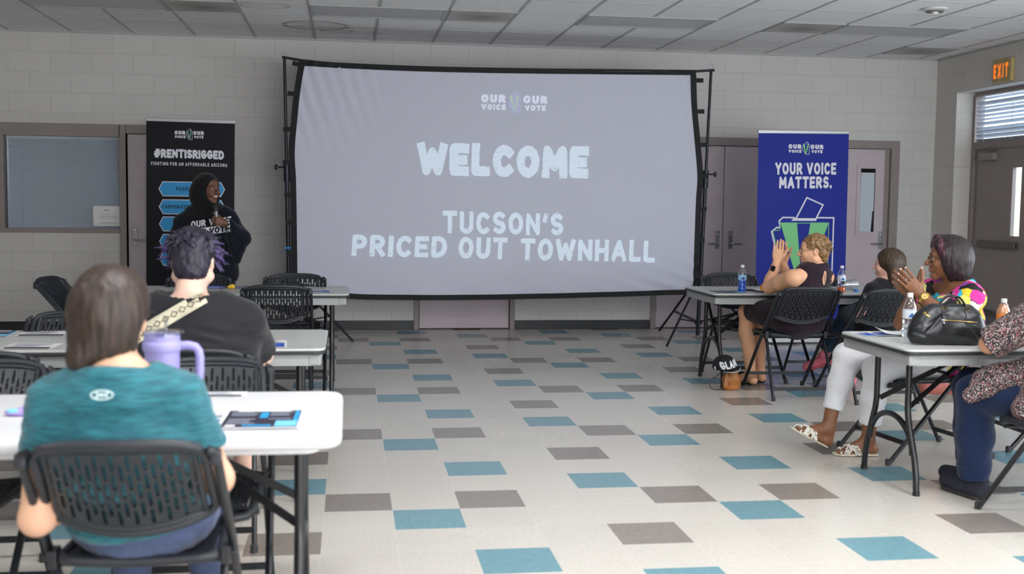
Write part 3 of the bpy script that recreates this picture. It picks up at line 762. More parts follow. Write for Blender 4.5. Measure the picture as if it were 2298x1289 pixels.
def emblem(mb_, x0, x1, z0, z1, fn, mi_green, mi_line, mi_fill=None):
    """ballot-box-in-a-state emblem: outline, two green V arms, a slip"""
    X = lambda u: x0+(x1-x0)*u; Z = lambda v: z0+(z1-z0)*v
    if mi_fill is not None:
        put_poly(mb_, [(X(0.05), Z(0.3)), (X(0.25), Z(0.8)), (X(0.75), Z(0.8)), (X(0.95), Z(0.75)), (X(0.95), Z(0.0)), (X(0.6), Z(0.0))], 0, mi_fill, fn)
        put_poly(mb_, [(X(0.4), Z(0.8)), (X(0.6), Z(1.0)), (X(0.8), Z(0.92)), (X(0.7), Z(0.8))], 0, mi_fill, fn)
    g = (lambda x, z: tuple(Vector(fn(x, z)) + Vector((0, -0.0012, 0)))) 
    put_poly(mb_, [(X(0.12), Z(0.76)), (X(0.36), Z(0.76)), (X(0.5), Z(0.18)), (X(0.44), Z(0.05))], 0, mi_green, g)
    put_poly(mb_, [(X(0.64), Z(0.76)), (X(0.86), Z(0.76)), (X(0.56), Z(0.05)), (X(0.5), Z(0.18))], 0, mi_green, g)
    lw = (x1-x0)*0.045
    for P in ([(0.4, 0.82), (0.2, 0.82), (0.06, 0.62), (0.1, 0.35), (0.5, 0.02), (0.92, 0.02), (0.95, 0.8), (0.7, 0.82)], [(0.38, 0.8), (0.55, 1.0), (0.8, 0.93), (0.68, 0.8)], [(0.3, 0.5), (0.5, 0.1), (0.72, 0.5)]):
        put_line(mb_, [(X(a), Z(b)) for a, b in P], lw, 0, mi_line, False, g)
def logo(mb_, quad, fn, mi_t, mi_g, mi_l, mi_f=None):
    """quad = (x_left, x_right, z_top, z_bottom) of the two-line lock-up"""
    x0, x1, z1, z0 = quad; W = x1-x0; H = z1-z0
    bx = lambda u: x0+W*u; bz = lambda v: z0+H*v
    for s, u0, u1, v0, v1, wg in (('OUR', 0.0, 0.365, 0.47, 0.90, 0.33), ('VOICE', 0.005, 0.37, 0.08, 0.38, 0.30), ('OUR', 0.63, 0.995, 0.47, 0.90, 0.33), ('VOTE', 0.66, 0.975, 0.08, 0.38, 0.30)):
        put_text(mb_, s, ((bx(u0), bz(v0)), (bx(u1), bz(v0)), (bx(u0), bz(v1))), wg, mi_t, fn=fn, gap=0.16)
    emblem(mb_, bx(0.385), bx(0.61), z0-H*0.08, z1+H*0.14, fn, mi_g, mi_l, mi_f)
m = MB(); logo(m, (1.409, 2.083, 2.475, 2.29), onfab, 0, 1, 2, 2); m.build('slide_logo', [M_sl2, M_slg, M_slb], fab)

# ================================================================== ROLL-UP BANNERS
M_alu = mat('satin_aluminium', (168, 168, 172), 0.4, metal=0.7)
def banner_vinyl(name, col):
    mm, nt_, p_ = new_mat(name); p_.inputs['Base Color'].default_value = srgb(*col); p_.inputs['Roughness'].default_value = 0.55; p_.inputs['Specular IOR Level'].default_value = 0.2
    return mm
def rollup(name, label, xc, yc, w, ztop, tilt, mvinyl, draw):
    o = thing(name, label, 'banner', (xc, yc, 0))
    R0 = Matrix.Rotation(tilt, 4, 'Y')
    def cy(x, z): return 0.006*math.cos(z*1.6)
    NX, NZ = 24, 40; v = []; f = []
    for j in range(NZ+1):
        for i in range(NX+1):
            x = -w/2+w*i/NX; z = 0.07+(ztop-0.07)*j/NZ; v.append((x, cy(x, z), z))
    for j in range(NZ):
        for i in range(NX):
            a = j*(NX+1)+i; f.append((a, a+1, a+NX+2, a+NX+1))
    k = MB(); k.add(v, f, 0, R0); sh = k.build('vinyl_sheet', mvinyl, o, smooth=60)
    k = MB(); k.box(-w/2-0.004, w/2+0.004, -0.012, 0.014, ztop-0.012, ztop+0.022, 0, R0); k.build('top_rail', M_alu, o, bevel=0.004)
    k = MB(); k.box(-w/2-0.02, w/2+0.02, -0.06, 0.08, 0.006, 0.07); cs = k.build('cassette', M_alu, o, bevel=0.015)
    k = MB(); k.box(-w/2+0.05, -w/2+0.09, -0.2, 0.2, 0, 0.012); k.box(w/2-0.09, w/2-0.05, -0.2, 0.2, 0, 0.012); k.build('foot', M_alu, o)
    k = MB(); k.tube([(0, 0.03, 0.05), tuple(R0 @ Vector((0, 0.03, ztop)))], 0.009, 8); k.build('support_pole', M_alu, o)
    def fn(x, z):     # printed on the sheet, world x,z of the photo plane -> local
        p = R0.inverted() @ Vector((x-xc, 0, z)); return tuple(R0 @ Vector((p.x, cy(p.x, p.z)-0.002, p.z)))
    draw(sh, fn)
    return o
M_bwhite = mat('printed_white', (212, 212, 222), 0.45); M_bblue = mat('printed_cyan', (26, 140, 200), 0.45); M_bgreen = mat('printed_green', (104, 186, 118), 0.45)
M_bteal = mat('printed_teal', (70, 140, 130), 0.45); M_bnavy = mat('printed_navy_text', (14, 36, 60), 0.5)
def draw_rent(sh, fn):
    k = MB(); logo(k, (-1.497, -1.23, 2.018, 1.935), fn, 0, 1, 0); k.build('logo', [M_bwhite, M_bteal], sh)
    k = MB()
    put_text(k, '#RENTISRIGGED', ((-1.684, 1.758), (-1.05, 1.75), (-1.684, 1.84)), 0.27, 0, 0.03, 0.08, fn=fn, seed=2, gap=0.06)
    k.build('headline', M_bwhite, sh)
    k = MB(); words = 'FIGHTING FOR AN AFFORDABLE ARIZONA'
    put_text(k, words, ((-1.71, 1.688), (-1.02, 1.681), (-1.71, 1.72)), 0.2, 0, fn=fn); k.build('tagline', M_bwhite, sh)
    g2 = lambda x, z: tuple(Vector(fn(x, z))+Vector((0, -0.0015, 0)))
    for i, (zc, wd, t_) in enumerate(((1.47, 0, 'PEOPLE'), (1.303, 0, 'CORPORATE GREED'), (1.143, 0, None), (0.981, 0, None), (0.82, 0, None))):
        xl, xr = -1.647, -1.043
        hexo = [(xl, zc), (xl+0.037, zc-0.069), (xr-0.037, zc-0.069), (xr, zc), (xr-0.037, zc+0.069), (xl+0.037, zc+0.069)]
        hexi = [(xl+0.008, zc), (xl+0.041, zc-0.062), (xr-0.041, zc-0.062), (xr-0.008, zc), (xr-0.041, zc+0.062), (xl+0.041, zc+0.062)]
        k = MB(); put_poly(k, hexo, 0, 0, fn); put_poly(k, hexi, 0, 1, g2)
        g3 = lambda x, z: tuple(Vector(fn(x, z))+Vector((0, -0.003, 0)))
        if t_ == 'PEOPLE': put_text(k, 'PEOPLE', ((-1.487, zc-0.016), (-1.335, zc-0.017), (-1.487, zc+0.018)), 0.2, 2, fn=g3)
        if t_ == 'CORPORATE GREED': put_text(k, 'CORPORATE', ((-1.615, zc-0.016), (-1.38, zc-0.017), (-1.615, zc+0.018)), 0.2, 2, fn=g3)
        k.build('arrow_panel', [M_bwhite, M_bblue, M_bnavy], sh)
rollup('rollup_banner', 'black roll-up banner with blue arrow panels behind the speaker in a headscarf', -1.375, 6.2, 0.80, 2.10, 0.012, banner_vinyl('black_banner_vinyl', (20, 20, 26)), draw_rent)
def draw_blue(sh, fn):
    k = MB(); logo(k, (4.434, 4.80, 2.008, 1.905), fn, 0, 1, 0); k.build('logo', [M_bwhite, M_bgreen], sh)
    k = MB(); put_text(k, 'YOUR VOICE', ((4.306, 1.693), (4.941, 1.703), (4.303, 1.812)), 0.24, 0, fn=fn, gap=0.12)
    put_text(k, 'MATTERS.', ((4.35, 1.556), (4.90, 1.566), (4.348, 1.675)), 0.24, 0, fn=fn, gap=0.12); k.build('headline', M_bwhite, sh)
    k = MB(); lw = 0.014
    g2 = lambda x, z: tuple(Vector(fn(x, z))+Vector((0, -0.0015, 0)))
    put_line(k, [(4.541, 1.265), (4.644, 1.469), (4.817, 1.398), (4.752, 1.268)], lw, 0, 0, False, fn)
    put_poly(k, [(4.488, 1.236), (4.512, 1.262), (4.76, 1.264), (4.748, 1.238)], 0, 0, fn)
    put_line(k, [(4.52, 1.268), (4.399, 1.268), (4.363, 1.233), (4.373, 1.167), (4.338, 1.167), (4.287, 1.125), (4.335, 0.95), (4.337, 0.72), (4.45, 0.60), (4.66, 0.52), (4.939, 0.52), (4.935, 1.27), (4.765, 1.27)], lw, 0, 0, False, fn)
    put_poly(k, [(4.375, 1.217), (4.548, 1.219), (4.60, 0.78), (4.62, 0.62), (4.575, 0.62)], 0, 1, g2)
    put_poly(k, [(4.69, 1.22), (4.883, 1.222), (4.68, 0.62), (4.62, 0.62), (4.632, 0.78)], 0, 1, g2)
    put_line(k, [(4.30, 1.135), (4.365, 1.14), (4.372, 1.21), (4.883, 1.218), (4.893, 0.56)], 0.007, 0, 1, False, g2)
    put_line(k, [(4.30, 1.125), (4.35, 0.95)], 0.007, 0, 1, False, g2)
    k.build('ballot_box_picture', [M_bwhite, M_bgreen], sh)
    k = MB(); put_text(k, 'US', ((4.926, 0.332), (4.978, 0.333), (4.926, 0.362)), 0.24, 0, fn=fn)
    put_line(k, [(4.27+0.045*math.cos(a), 0.372+0.045*math.sin(a)) for a in [2*PI*i/20 for i in range(20)]], 0.007, 0, 0, True, fn)
    put_line(k, [(4.262, 0.345), (4.262, 0.40), (4.28, 0.40)], 0.007, 0, 0, False, fn); k.build('footer', M_bwhite, sh)
rollup('rollup_banner', 'blue roll-up banner with green ballot box drawing by the doors', 4.617, 6.1, 0.945, 2.115, -0.012, banner_vinyl('blue_banner_vinyl', (22, 38, 138)), draw_blue)
# ================================================================== TABLES
M_white_top = mat('white_moulded_plastic', (218, 218, 220), 0.45, noise=0.02, nscale=8, bump=0.15, bscale=250, bdist=0.0006)
M_grey_top = mat('pale_grey_table_plastic', (196, 198, 196), 0.36, noise=0.03, nscale=9, bump=0.12, bscale=260, bdist=0.0005)
M_apron = mat('grey_table_apron', (158, 160, 160), 0.5, noise=0.04, nscale=10)
M_edge = mat('dark_edge_band', (44, 46, 50), 0.5)
M_leg = mat('black_enamel_tube', (24, 25, 28), 0.32, spec=0.55)
M_brace = mat('black_steel_brace', (20, 20, 22), 0.6, spec=0.3)
def leg_frame(root, x, flip):
    """one wishbone end frame: two tubes that splay low down, joined by an arch"""
    for s in (-1, 1):
        b = MB()
        b.tube([(x, s*0.165, 0.70), (x, s*0.165, 0.50), (x, s*0.165, 0.42), (x, s*0.178, 0.36), (x, s*0.212, 0.28), (x, s*0.25, 0.19), (x, s*0.272, 0.10), (x, s*0.28, 0.015)], 0.0155, 12)
        l = b.build('leg', M_leg, root, smooth=50)
        b = MB(); b.lathe([(0.0175, 0), (0.0175, 0.02), (0.0155, 0.021)], 12, 0, Matrix.Translation((x, s*0.28, 0.015))); b.build('foot_cap', M_leg, l, smooth=40)
    b = MB(); b.tube([(x, 0.225*math.cos(a), 0.20+0.165*math.sin(a)) for a in [PI*k/16 for k in range(17)]], 0.0145, 10); b.build('arch', M_leg, root, smooth=50)
    b = MB(); b.bar((x, -0.2, 0.695), (x, 0.2, 0.695), 0.03, 0.02); b.build('leg_bracket', M_leg, root)
    d = -1 if flip else 1
    for s in (-1, 1):
        b = MB(); k = (x+d*0.26, s*0.06, 0.575)
        b.bar((x+d*0.01, s*0.15, 0.42), k, 0.006, 0.026); b.bar(k, (x+d*0.48, s*0.02, 0.69), 0.026, 0.012)
        b.build('brace', M_brace, root)
    b = MB(); b.tube([(x+d*0.26, -0.07, 0.575), (x+d*0.26, 0.07, 0.575)], 0.009, 8); b.build('brace_lock', M_leg, root, smooth=50)
def table(style, label, x0, x1, y0, y1):
    cx, cy_ = (x0+x1)/2, (y0+y1)/2; w, d = x1-x0, y1-y0
    o = thing('folding_table', label, 'table', (cx, cy_, -0.015), 0, 'folding tables of the meeting')
    b = MB()
    if style == 'white':
        prof = [(0.012, 0.694), (0.0, 0.703), (-0.004, 0.718), (0.0, 0.732), (0.010, 0.739), (0.02, 0.7405)]
        rings = [rrect(-w/2+i, w/2-i, -d/2+i, d/2-i, 0.06-i*0.5, 6) for i, z in prof]
        n = len(rings[0]); vs = []; fs = []
        for (i, z), r in zip(prof, rings): vs += [(x, y, z) for x, y in r]
        for j in range(len(prof)-1):
            for k in range(n): fs.append((j*n+k, j*n+(k+1) % n, (j+1)*n+(k+1) % n, (j+1)*n+k))
        fs.append(tuple(range(n))[::-1]); fs.append(tuple((len(prof)-1)*n+k for k in range(n)))
        b.add(vs, fs); b.build('tabletop', M_white_top, o, smooth=40)
        b = MB(); b.prism(rrect(-w/2+0.06, w/2-0.06, -d/2+0.05, d/2-0.05, 0.05), 0.672, 0.695); b.build('underside_rib', M_white_top, o, bevel=0.008)
    else:
        b.prism(rrect(-w/2+0.002, w/2-0.002, -d/2+0.002, d/2-0.002, 0.05), 0.728, 0.740); t = b.build('tabletop', M_grey_top, o, bevel=0.004)
        b = MB(); b.prism(rrect(-w/2, w/2, -d/2, d/2, 0.052), 0.712, 0.7285); b.build('edge_band', M_edge, o, bevel=0.004)
        b = MB(); out = rrect(-w/2+0.022, w/2-0.022, -d/2+0.022, d/2-0.022, 0.045); inn = rrect(-w/2+0.034, w/2-0.034, -d/2+0.034, d/2-0.034, 0.035); n = len(out)
        vs = [(x, y, z) for z in (0.66, 0.714) for r in (out, inn) for x, y in r]; fs = []
        for k in range(n):
            j = (k+1) % n
            fs += [(k, j, 2*n+j, 2*n+k), (n+j, n+k, 3*n+k, 3*n+j), (j, k, n+k, n+j), (2*n+k, 2*n+j, 3*n+j, 3*n+k)]
        b.add(vs, fs); b.build('apron', M_apron, o, smooth=40)
        for sx in (-1, 1):
            for sy in (-1, 1):
                b = MB(); b.prism(rrect(sx*(w/2-0.05)-0.03, sx*(w/2-0.05)+0.03, sy*(d/2-0.05)-0.03, sy*(d/2-0.05)+0.03, 0.01), 0.66, 0.713); b.build('corner_block', M_apron, o, bevel=0.008)
    leg_frame(o, -w/2+0.125, False); leg_frame(o, w/2-0.125, True)
    return o
T1 = table('white', 'white moulded folding table in front of the person in teal', -1.745, 0.085, -1.495, -0.735)
T2 = table('grey', 'pale grey folding table in front of the person with purple hair', -1.825, 0.005, 0.385, 1.15)
T3 = table('grey', 'pale grey folding table nearest the black banner, below the projection screen', -1.72, 0.11, 3.335, 4.10)
R1 = table('grey', 'pale grey folding table of the woman clapping in the sleeveless dark dress', 2.80, 4.63, 3.38, 4.15)
R2 = table('grey', 'pale grey folding table carrying the black handbag', 2.70, 4.53, 0.215, 0.98)

# ================================================================== FOLDING CHAIRS with slotted plastic seat and back
M_plas = mat('charcoal_chair_plastic', (34, 37, 43), 0.42, spec=0.5, bump=0.12, bscale=350, bdist=0.0005)
M_ctube = mat('black_chair_tube', (24, 26, 31), 0.34, spec=0.55)
M_cap = mat('grey_foot_cap', (52, 54, 58), 0.5)
def slotted(fn, nc, nr, sw=0.46, sh=0.80):
    """perforated panel over u,v in 0..1: vertical slots, alternate columns shifted half a pitch"""
    vs = []; fs = []
    def cell(u0, u1, v0, v1):
        o = len(vs); um, vm = (u0+u1)/2, (v0+v1)/2; hu, hv = (u1-u0)/2, (v1-v0)/2
        for a, b in ((-1, -1), (0, -1), (1, -1), (1, 0), (1, 1), (0, 1), (-1, 1), (-1, 0)): vs.append(fn(um+a*hu, vm+b*hv))
        a1, b1 = sw, sh
        for a, b in ((-a1*0.8, -b1*0.8), (0, -b1), (a1*0.8, -b1*0.8), (a1*0.86, 0), (a1*0.8, b1*0.8), (0, b1), (-a1*0.8, b1*0.8), (-a1*0.86, 0)): vs.append(fn(um+a*hu, vm+b*hv))
        for k in range(8): fs.append((o+k, o+(k+1) % 8, o+8+(k+1) % 8, o+8+k))
    def solid(u0, u1, v0, v1):
        o = len(vs)
        for a, b in ((u0, v0), (u1, v0), (u1, v1), (u0, v1)): vs.append(fn(a, b))
        fs.append((o, o+1, o+2, o+3))
    for c in range(nc):
        u0, u1 = c/nc, (c+1)/nc
        if c % 2 == 0:
            for r in range(nr): cell(u0, u1, r/nr, (r+1)/nr)
        else:
            solid(u0, u1, 0, 0.5/nr)
            for r in range(nr-1): cell(u0, u1, (r+0.5)/nr, (r+1.5)/nr)
            solid(u0, u1, 1-0.5/nr, 1)
    return vs, fs
YF = lambda z: 0.36 - z*0.915          # the straight side tube: front foot to the top of the back
def back_pt(u, v, off=0.0):
    """u,v in 0..1 over the back panel"""
    a = 2*u-1
    z0 = 0.598 - 0.052*(1-a*a); z1 = 0.790 + 0.022*(1-a**4)
    z = z0+(z1-z0)*v; zz = 0.60+(0.80-0.60)*v
    return ((0.207-0.010*v)*a, YF(zz) - 0.030*(1-a*a) + 0.012 + off, z)
def seat_pt(u, v, off=0.0):
    a = 2*u-1; b = v
    w = 0.205 - 0.012*b
    z = 0.448 - 0.018*math.sin(PI*min(1, b*1.1))*(1-0.5*a*a) - 0.03*max(0, (b-0.8)/0.2)**2 + 0.012*a*a
    y = -0.115 + 0.40*b + 0.02*(1-a*a)*b
    return (w*a, y, z+off)
def make_chair():
    root = thing('folding_chair', 'x', 'chair', (0, 0, 0), 0, 'black slotted folding chairs')
    # back: slotted panel with a thick rim
    def inner(f, mu, mv): return lambda u, v: f(mu+(1-2*mu)*u, mv+(1-2*mv)*v)
    vs, fs = slotted(inner(back_pt, 0.05, 0.09), 19, 4, 0.58, 0.90)
    b = MB(); b.add(vs, fs); bp = b.build('backrest', M_plas, root)
    sm = bp.modifiers.new('thickness', 'SOLIDIFY'); sm.thickness = 0.008; sm.offset = 0
    loop = [back_pt(0.04+0.92*k/16, 1) for k in range(17)] + [back_pt(1, 1-0.06-0.88*k/8) for k in range(9)] + [back_pt(0.96-0.92*k/16, 0) for k in range(17)] + [back_pt(0, 0.06+0.88*k/8) for k in range(9)]
    b = MB(); b.tube(loop, 0.0125, 10, closed=True)
    loop2 = [back_pt(0.06+0.88*k/16, 0.945) for k in range(17)] + [back_pt(0.94-0.88*k/16, 0.055) for k in range(17)]
    b.tube(loop2, 0.0085, 8, closed=True); b.build('back_rim', M_plas, bp, smooth=60)
    # seat
    vs, fs = slotted(inner(seat_pt, 0.05, 0.06), 15, 11, 0.44, 0.74)
    b = MB(); b.add(vs, fs); sp = b.build('seat', M_plas, root)
    sm = sp.modifiers.new('thickness', 'SOLIDIFY'); sm.thickness = 0.010; sm.offset = 0
    loop = [seat_pt(0.05+0.9*k/10, 1, -0.006) for k in range(11)] + [seat_pt(1, 0.94-0.88*k/8, -0.006) for k in range(9)] + [seat_pt(0.95-0.9*k/10, 0, -0.006) for k in range(11)] + [seat_pt(0, 0.06+0.88*k/8, -0.006) for k in range(9)]
    b = MB(); b.tube(loop, 0.015, 10, closed=True); b.build('seat_rim', M_plas, sp, smooth=60)
    X = 0.236
    for s in (-1, 1):
        b = MB(); b.tube([(s*X, YF(0.0), 0.0), (s*X, YF(0.5), 0.5), (s*(X-0.010), YF(0.765), 0.765), (s*(X-0.016), YF(0.785), 0.785), (s*(X-0.030), YF(0.79), 0.79)], 0.0125, 10)
        l = b.build('side_frame', M_ctube, root, smooth=50)
        b = MB(); b.lathe([(0.0165, 0), (0.0165, 0.03), (0.0125, 0.034)], 10, 0, Matrix.Translation((s*X, YF(0.0)-0.004, 0))); b.build('foot_cap', M_cap, l, smooth=40)
        b = MB(); b.box(s*(X-0.012)-0.014, s*(X-0.012)+0.014, YF(0.775)-0.018, YF(0.775)+0.018, 0.752, 0.79); b.build('end_cap', M_plas, l, bevel=0.008)
        b = MB(); b.tube([(s*(X-0.022), -0.06, 0.435), (s*(X-0.02), -0.10, 0.40), (s*(X-0.006), -0.315, 0.0)], 0.0115, 10)
        l = b.build('rear_leg', M_ctube, root, smooth=50)
        b = MB(); b.lathe([(0.0155, 0), (0.0155, 0.03), (0.0115, 0.034)], 10, 0, Matrix.Translation((s*(X-0.006), -0.314, 0))); b.build('foot_cap', M_cap, l, smooth=40)
        b = MB(); b.box(s*(X-0.016)-0.012, s*(X-0.016)+0.012, -0.115, -0.055, 0.425, 0.475); b.tube([(s*(X-0.03), -0.085, 0.45), (s*(X+0.012), -0.085, 0.45)], 0.009, 8); b.build('hinge', M_ctube, root, bevel=0.003)
    b = MB(); b.bar((-X, YF(0.115), 0.115), (X, YF(0.115), 0.115), 0.010, 0.024); b.build('front_crossbar', M_ctube, root)
    b = MB(); b.bar((-X+0.01, -0.275, 0.08), (X-0.01, -0.275, 0.08), 0.010, 0.024); b.build('rear_crossbar', M_ctube, root)
    b = MB(); b.tube([(-0.21, 0.22, 0.415), (0.21, 0.22, 0.415)], 0.009, 8); b.tube([(-0.21, -0.07, 0.43), (0.21, -0.07, 0.43)], 0.009, 8); b.build('seat_support', M_ctube, root, smooth=50)
    return root
CHAIRS = [
 # label, x, y, rotation (0 faces the screen)
 ('black folding chair of the person in the teal shirt', -0.435, -1.60, 0.0),
 ('charcoal folding chair just behind the lilac tumbler, facing the white table', -0.385, -0.95, PI+0.03),
 ('charcoal folding chair at the picture edge, facing the white table', -1.15, -0.96, PI-0.03),
 ('black folding chair of the person with purple hair', -0.49, 0.06, 0.0),
 ('black folding chair peeking over the row left of the person with purple hair', -1.285, 0.02, 0.03),
 ('folding chair with pale shine on the far side of the flyer-strewn grey table', -1.235, 0.78, PI),
 ('black folding chair turned sideways by the block wall under the office window', -1.64, 3.58, -PI/2-0.17),
 ('black folding chair in front of the grey table by the screen', -0.385, 3.30, 0.04),
 ('black folding chair behind the grey table, before the screen\'s left edge', -0.30, 3.70, PI),
 ('black folding chair right in front of the speaker holding the microphone', -1.01, 3.66, PI),
 ('black folding chair of the woman clapping in the sleeveless dark dress', 3.34, 3.20, -0.03),
 ('black folding chair of the person in black tee and pink shoes', 3.86, 3.02, 0.02),
 ('black folding chair behind the bottle of blue drink', 3.25, 3.98, PI),
 ('black folding chair behind the nearly empty orange drink bottle', 3.97, 4.0, PI),
 ('black folding chair of the woman in the multicoloured top', 3.31, 1.22, PI/2+0.14),
 ('black folding chair of the person in the speckled blouse', 3.235, -0.29, 0.0),
 ('black folding chair mostly out of the picture past the person in the speckled blouse', 4.20, 1.42, PI/2),
]
_c0 = make_chair()
for i, (lab, x, y, rz) in enumerate(CHAIRS):
    c = _c0 if i == 0 else copy_tree(_c0)
    c.location = (x, y, 0); c.rotation_euler = (0, 0, rz); c['label'] = lab
# ================================================================== PEOPLE: smooth solid modelling on a grid
from mathutils import noise as mnoise
V3 = lambda *a: np.array(a, dtype=np.float64)
def unit(v): v = np.asarray(v, float); return v/np.linalg.norm(v)
class Solid:
    """a list of rounded primitives blended together, turned into one continuous mesh"""
    def __init__(s): s.P = []
    def cone(s, a, b, ra, rb, k=0.02, op='+'):
        a, b = np.asarray(a, float), np.asarray(b, float); r = max(ra, rb)
        s.P.append((op, k, np.minimum(a, b)-r, np.maximum(a, b)+r, ('cone', a, b, ra, rb))); return s
    def chain(s, pts, rs, k=0.02):
        for i in range(len(pts)-1): s.cone(pts[i], pts[i+1], rs[i], rs[i+1], k)
        return s
    def ell(s, c, r, R=None, k=0.02, op='+'):
        c = np.asarray(c, float); r = np.asarray(r, float); m = r.max()
        s.P.append((op, k, c-m, c+m, ('ell', c, r, np.eye(3) if R is None else np.asarray(R)))); return s
    def ecap(s, a, b, wa, wb, side, k=0.03, op='+'):
        """limb or trunk of elliptical section: wa=(half width along side, half depth)"""
        a, b = np.asarray(a, float), np.asarray(b, float); m = max(*wa, *wb)
        s.P.append((op, k, np.minimum(a, b)-m, np.maximum(a, b)+m, ('ecap', a, b, wa, wb, unit(side)))); return s
    def cut(s, c, rad, point, normal):
        """remove what lies on the normal's side of a plane, inside a ball"""
        c = np.asarray(c, float)
        s.P.append(('c', 0, c-rad, c+rad, ('cut', c, rad, np.asarray(point, float), unit(normal)))); return s
    def mesh(s, h):
        adds = [p for p in s.P if p[0] == '+']
        lo = np.min([p[2] for p in adds], 0)-3*h-0.01; hi = np.max([p[3] for p in adds], 0)+3*h+0.01
        n = np.ceil((hi-lo)/h).astype(int)+1
        F = np.full(n, 1.0, np.float32)
        ax = [lo[i]+h*np.arange(n[i]) for i in range(3)]
        for op, k, bl, bh, g in s.P:
            m = k+3*h+0.004
            i0 = np.clip(np.floor((bl-m-lo)/h).astype(int), 0, n); i1 = np.clip(np.ceil((bh+m-lo)/h).astype(int)+1, 0, n)
            if np.any(i1 <= i0): continue
            sl = tuple(slice(i0[i], i1[i]) for i in range(3))
            X = ax[0][sl[0]][:, None, None]; Y = ax[1][sl[1]][None, :, None]; Z = ax[2][sl[2]][None, None, :]
            t = g[0]
            if t == 'cone':
                _, a, b, ra, rb = g; d = b-a; L2 = max(d@d, 1e-9)
                q = np.clip(((X-a[0])*d[0]+(Y-a[1])*d[1]+(Z-a[2])*d[2])/L2, 0, 1)
                D = np.sqrt((X-a[0]-q*d[0])**2+(Y-a[1]-q*d[1])**2+(Z-a[2]-q*d[2])**2)-(ra+(rb-ra)*q)
            elif t == 'ell':
                _, c, r, R = g; x, y, z = X-c[0], Y-c[1], Z-c[2]
                u = (R[0][0]*x+R[0][1]*y+R[0][2]*z)/r[0]; v = (R[1][0]*x+R[1][1]*y+R[1][2]*z)/r[1]; w_ = (R[2][0]*x+R[2][1]*y+R[2][2]*z)/r[2]
                k0 = np.sqrt(u*u+v*v+w_*w_)+1e-9; k1 = np.sqrt((u/r[0])**2+(v/r[1])**2+(w_/r[2])**2)+1e-9
                D = k0*(k0-1)/k1
            elif t == 'ecap':
                _, a, b, wa, wb, sd = g; d = b-a; L = np.linalg.norm(d); e = d/max(L, 1e-9)
                sd = unit(sd-e*(sd@e)); fr = np.cross(e, sd)
                x, y, z = X-a[0], Y-a[1], Z-a[2]
                pe = x*e[0]+y*e[1]+z*e[2]; q = np.clip(pe/max(L, 1e-9), 0, 1); ex = pe-q*L
                w1 = wa[0]+(wb[0]-wa[0])*q; w2 = wa[1]+(wb[1]-wa[1])*q; mn = np.minimum(w1, w2)
                u = (x*sd[0]+y*sd[1]+z*sd[2])/w1; v = (x*fr[0]+y*fr[1]+z*fr[2])/w2; e3 = ex/mn
                k0 = np.sqrt(u*u+v*v+e3*e3)+1e-9; k1 = np.sqrt((u/w1)**2+(v/w2)**2+(e3/mn)**2)+1e-9
                D = k0*(k0-1)/k1
            else:
                _, c, rad, pt, nm = g
                D = (X-pt[0])*nm[0]+(Y-pt[1])*nm[1]+(Z-pt[2])*nm[2]
                ins = (X-c[0])**2+(Y-c[1])**2+(Z-c[2])**2 < rad*rad
                A = F[sl]; F[sl] = np.where(ins, np.maximum(A, D), A).astype(np.float32); continue
            A = F[sl]
            if op == '+':
                hh = np.maximum(k-np.abs(A-D), 0)/max(k, 1e-9); F[sl] = (np.minimum(A, D)-hh*hh*k*0.25).astype(np.float32)
            else:
                D = -D; hh = np.maximum(k-np.abs(A-D), 0)/max(k, 1e-9); F[sl] = (np.maximum(A, D)+hh*hh*k*0.25).astype(np.float32)
        # surface nets
        S_ = F < 0; c = S_[:-1, :-1, :-1]; tot = np.zeros(c.shape, np.int8)
        for dx in (0, 1):
            for dy in (0, 1):
                for dz in (0, 1): tot += S_[dx:n[0]-1+dx, dy:n[1]-1+dy, dz:n[2]-1+dz]
        I, J, K = np.nonzero((tot > 0) & (tot < 8))
        acc = np.zeros((len(I), 3)); cnt = np.zeros(len(I))
        cor = [(a, b, d) for a in (0, 1) for b in (0, 1) for d in (0, 1)]
        for a in cor:
            for b in cor:
                if a < b and sum(abs(a[i]-b[i]) for i in range(3)) == 1:
                    fa = F[I+a[0], J+a[1], K+a[2]].astype(float); fb = F[I+b[0], J+b[1], K+b[2]].astype(float)
                    m = (fa < 0) != (fb < 0); t = np.where(m, fa/np.where(m, fa-fb, 1), 0)
                    for i in range(3): acc[:, i] += np.where(m, a[i]+(b[i]-a[i])*t, 0)
                    cnt += m
        v = lo+h*(np.stack([I, J, K], 1)+acc/cnt[:, None])
        idx = np.full(c.shape, -1, np.int64); idx[I, J, K] = np.arange(len(I))
        Q = []
        for axi in range(3):
            o = [0, 0, 0]; o[axi] = 1
            A = S_[1:-1, 1:-1, 1:-1] if False else S_
            s0 = A[:n[0]-o[0], :n[1]-o[1], :n[2]-o[2]]; s1 = A[o[0]:, o[1]:, o[2]:]
            i, j, k = np.nonzero(s0 != s1); fl = s0[i, j, k]
            b, cc = [(1, 2), (2, 0), (0, 1)][axi]
            ok = np.ones(len(i), bool); pos = np.stack([i, j, k], 1)
            ok &= (pos[:, b] > 0) & (pos[:, cc] > 0) & (pos[:, b] < n[b]-1) & (pos[:, cc] < n[cc]-1)
            pos = pos[ok]; fl = fl[ok]
            def g_(db, dc):
                p = pos.copy(); p[:, b] += db; p[:, cc] += dc; return idx[p[:, 0], p[:, 1], p[:, 2]]
            q = np.stack([g_(-1, -1), g_(0, -1), g_(0, 0), g_(-1, 0)], 1)
            q[~fl] = q[~fl][:, ::-1]; Q.append(q)
        q = np.concatenate(Q); q = q[(q >= 0).all(1)]
        return v, q
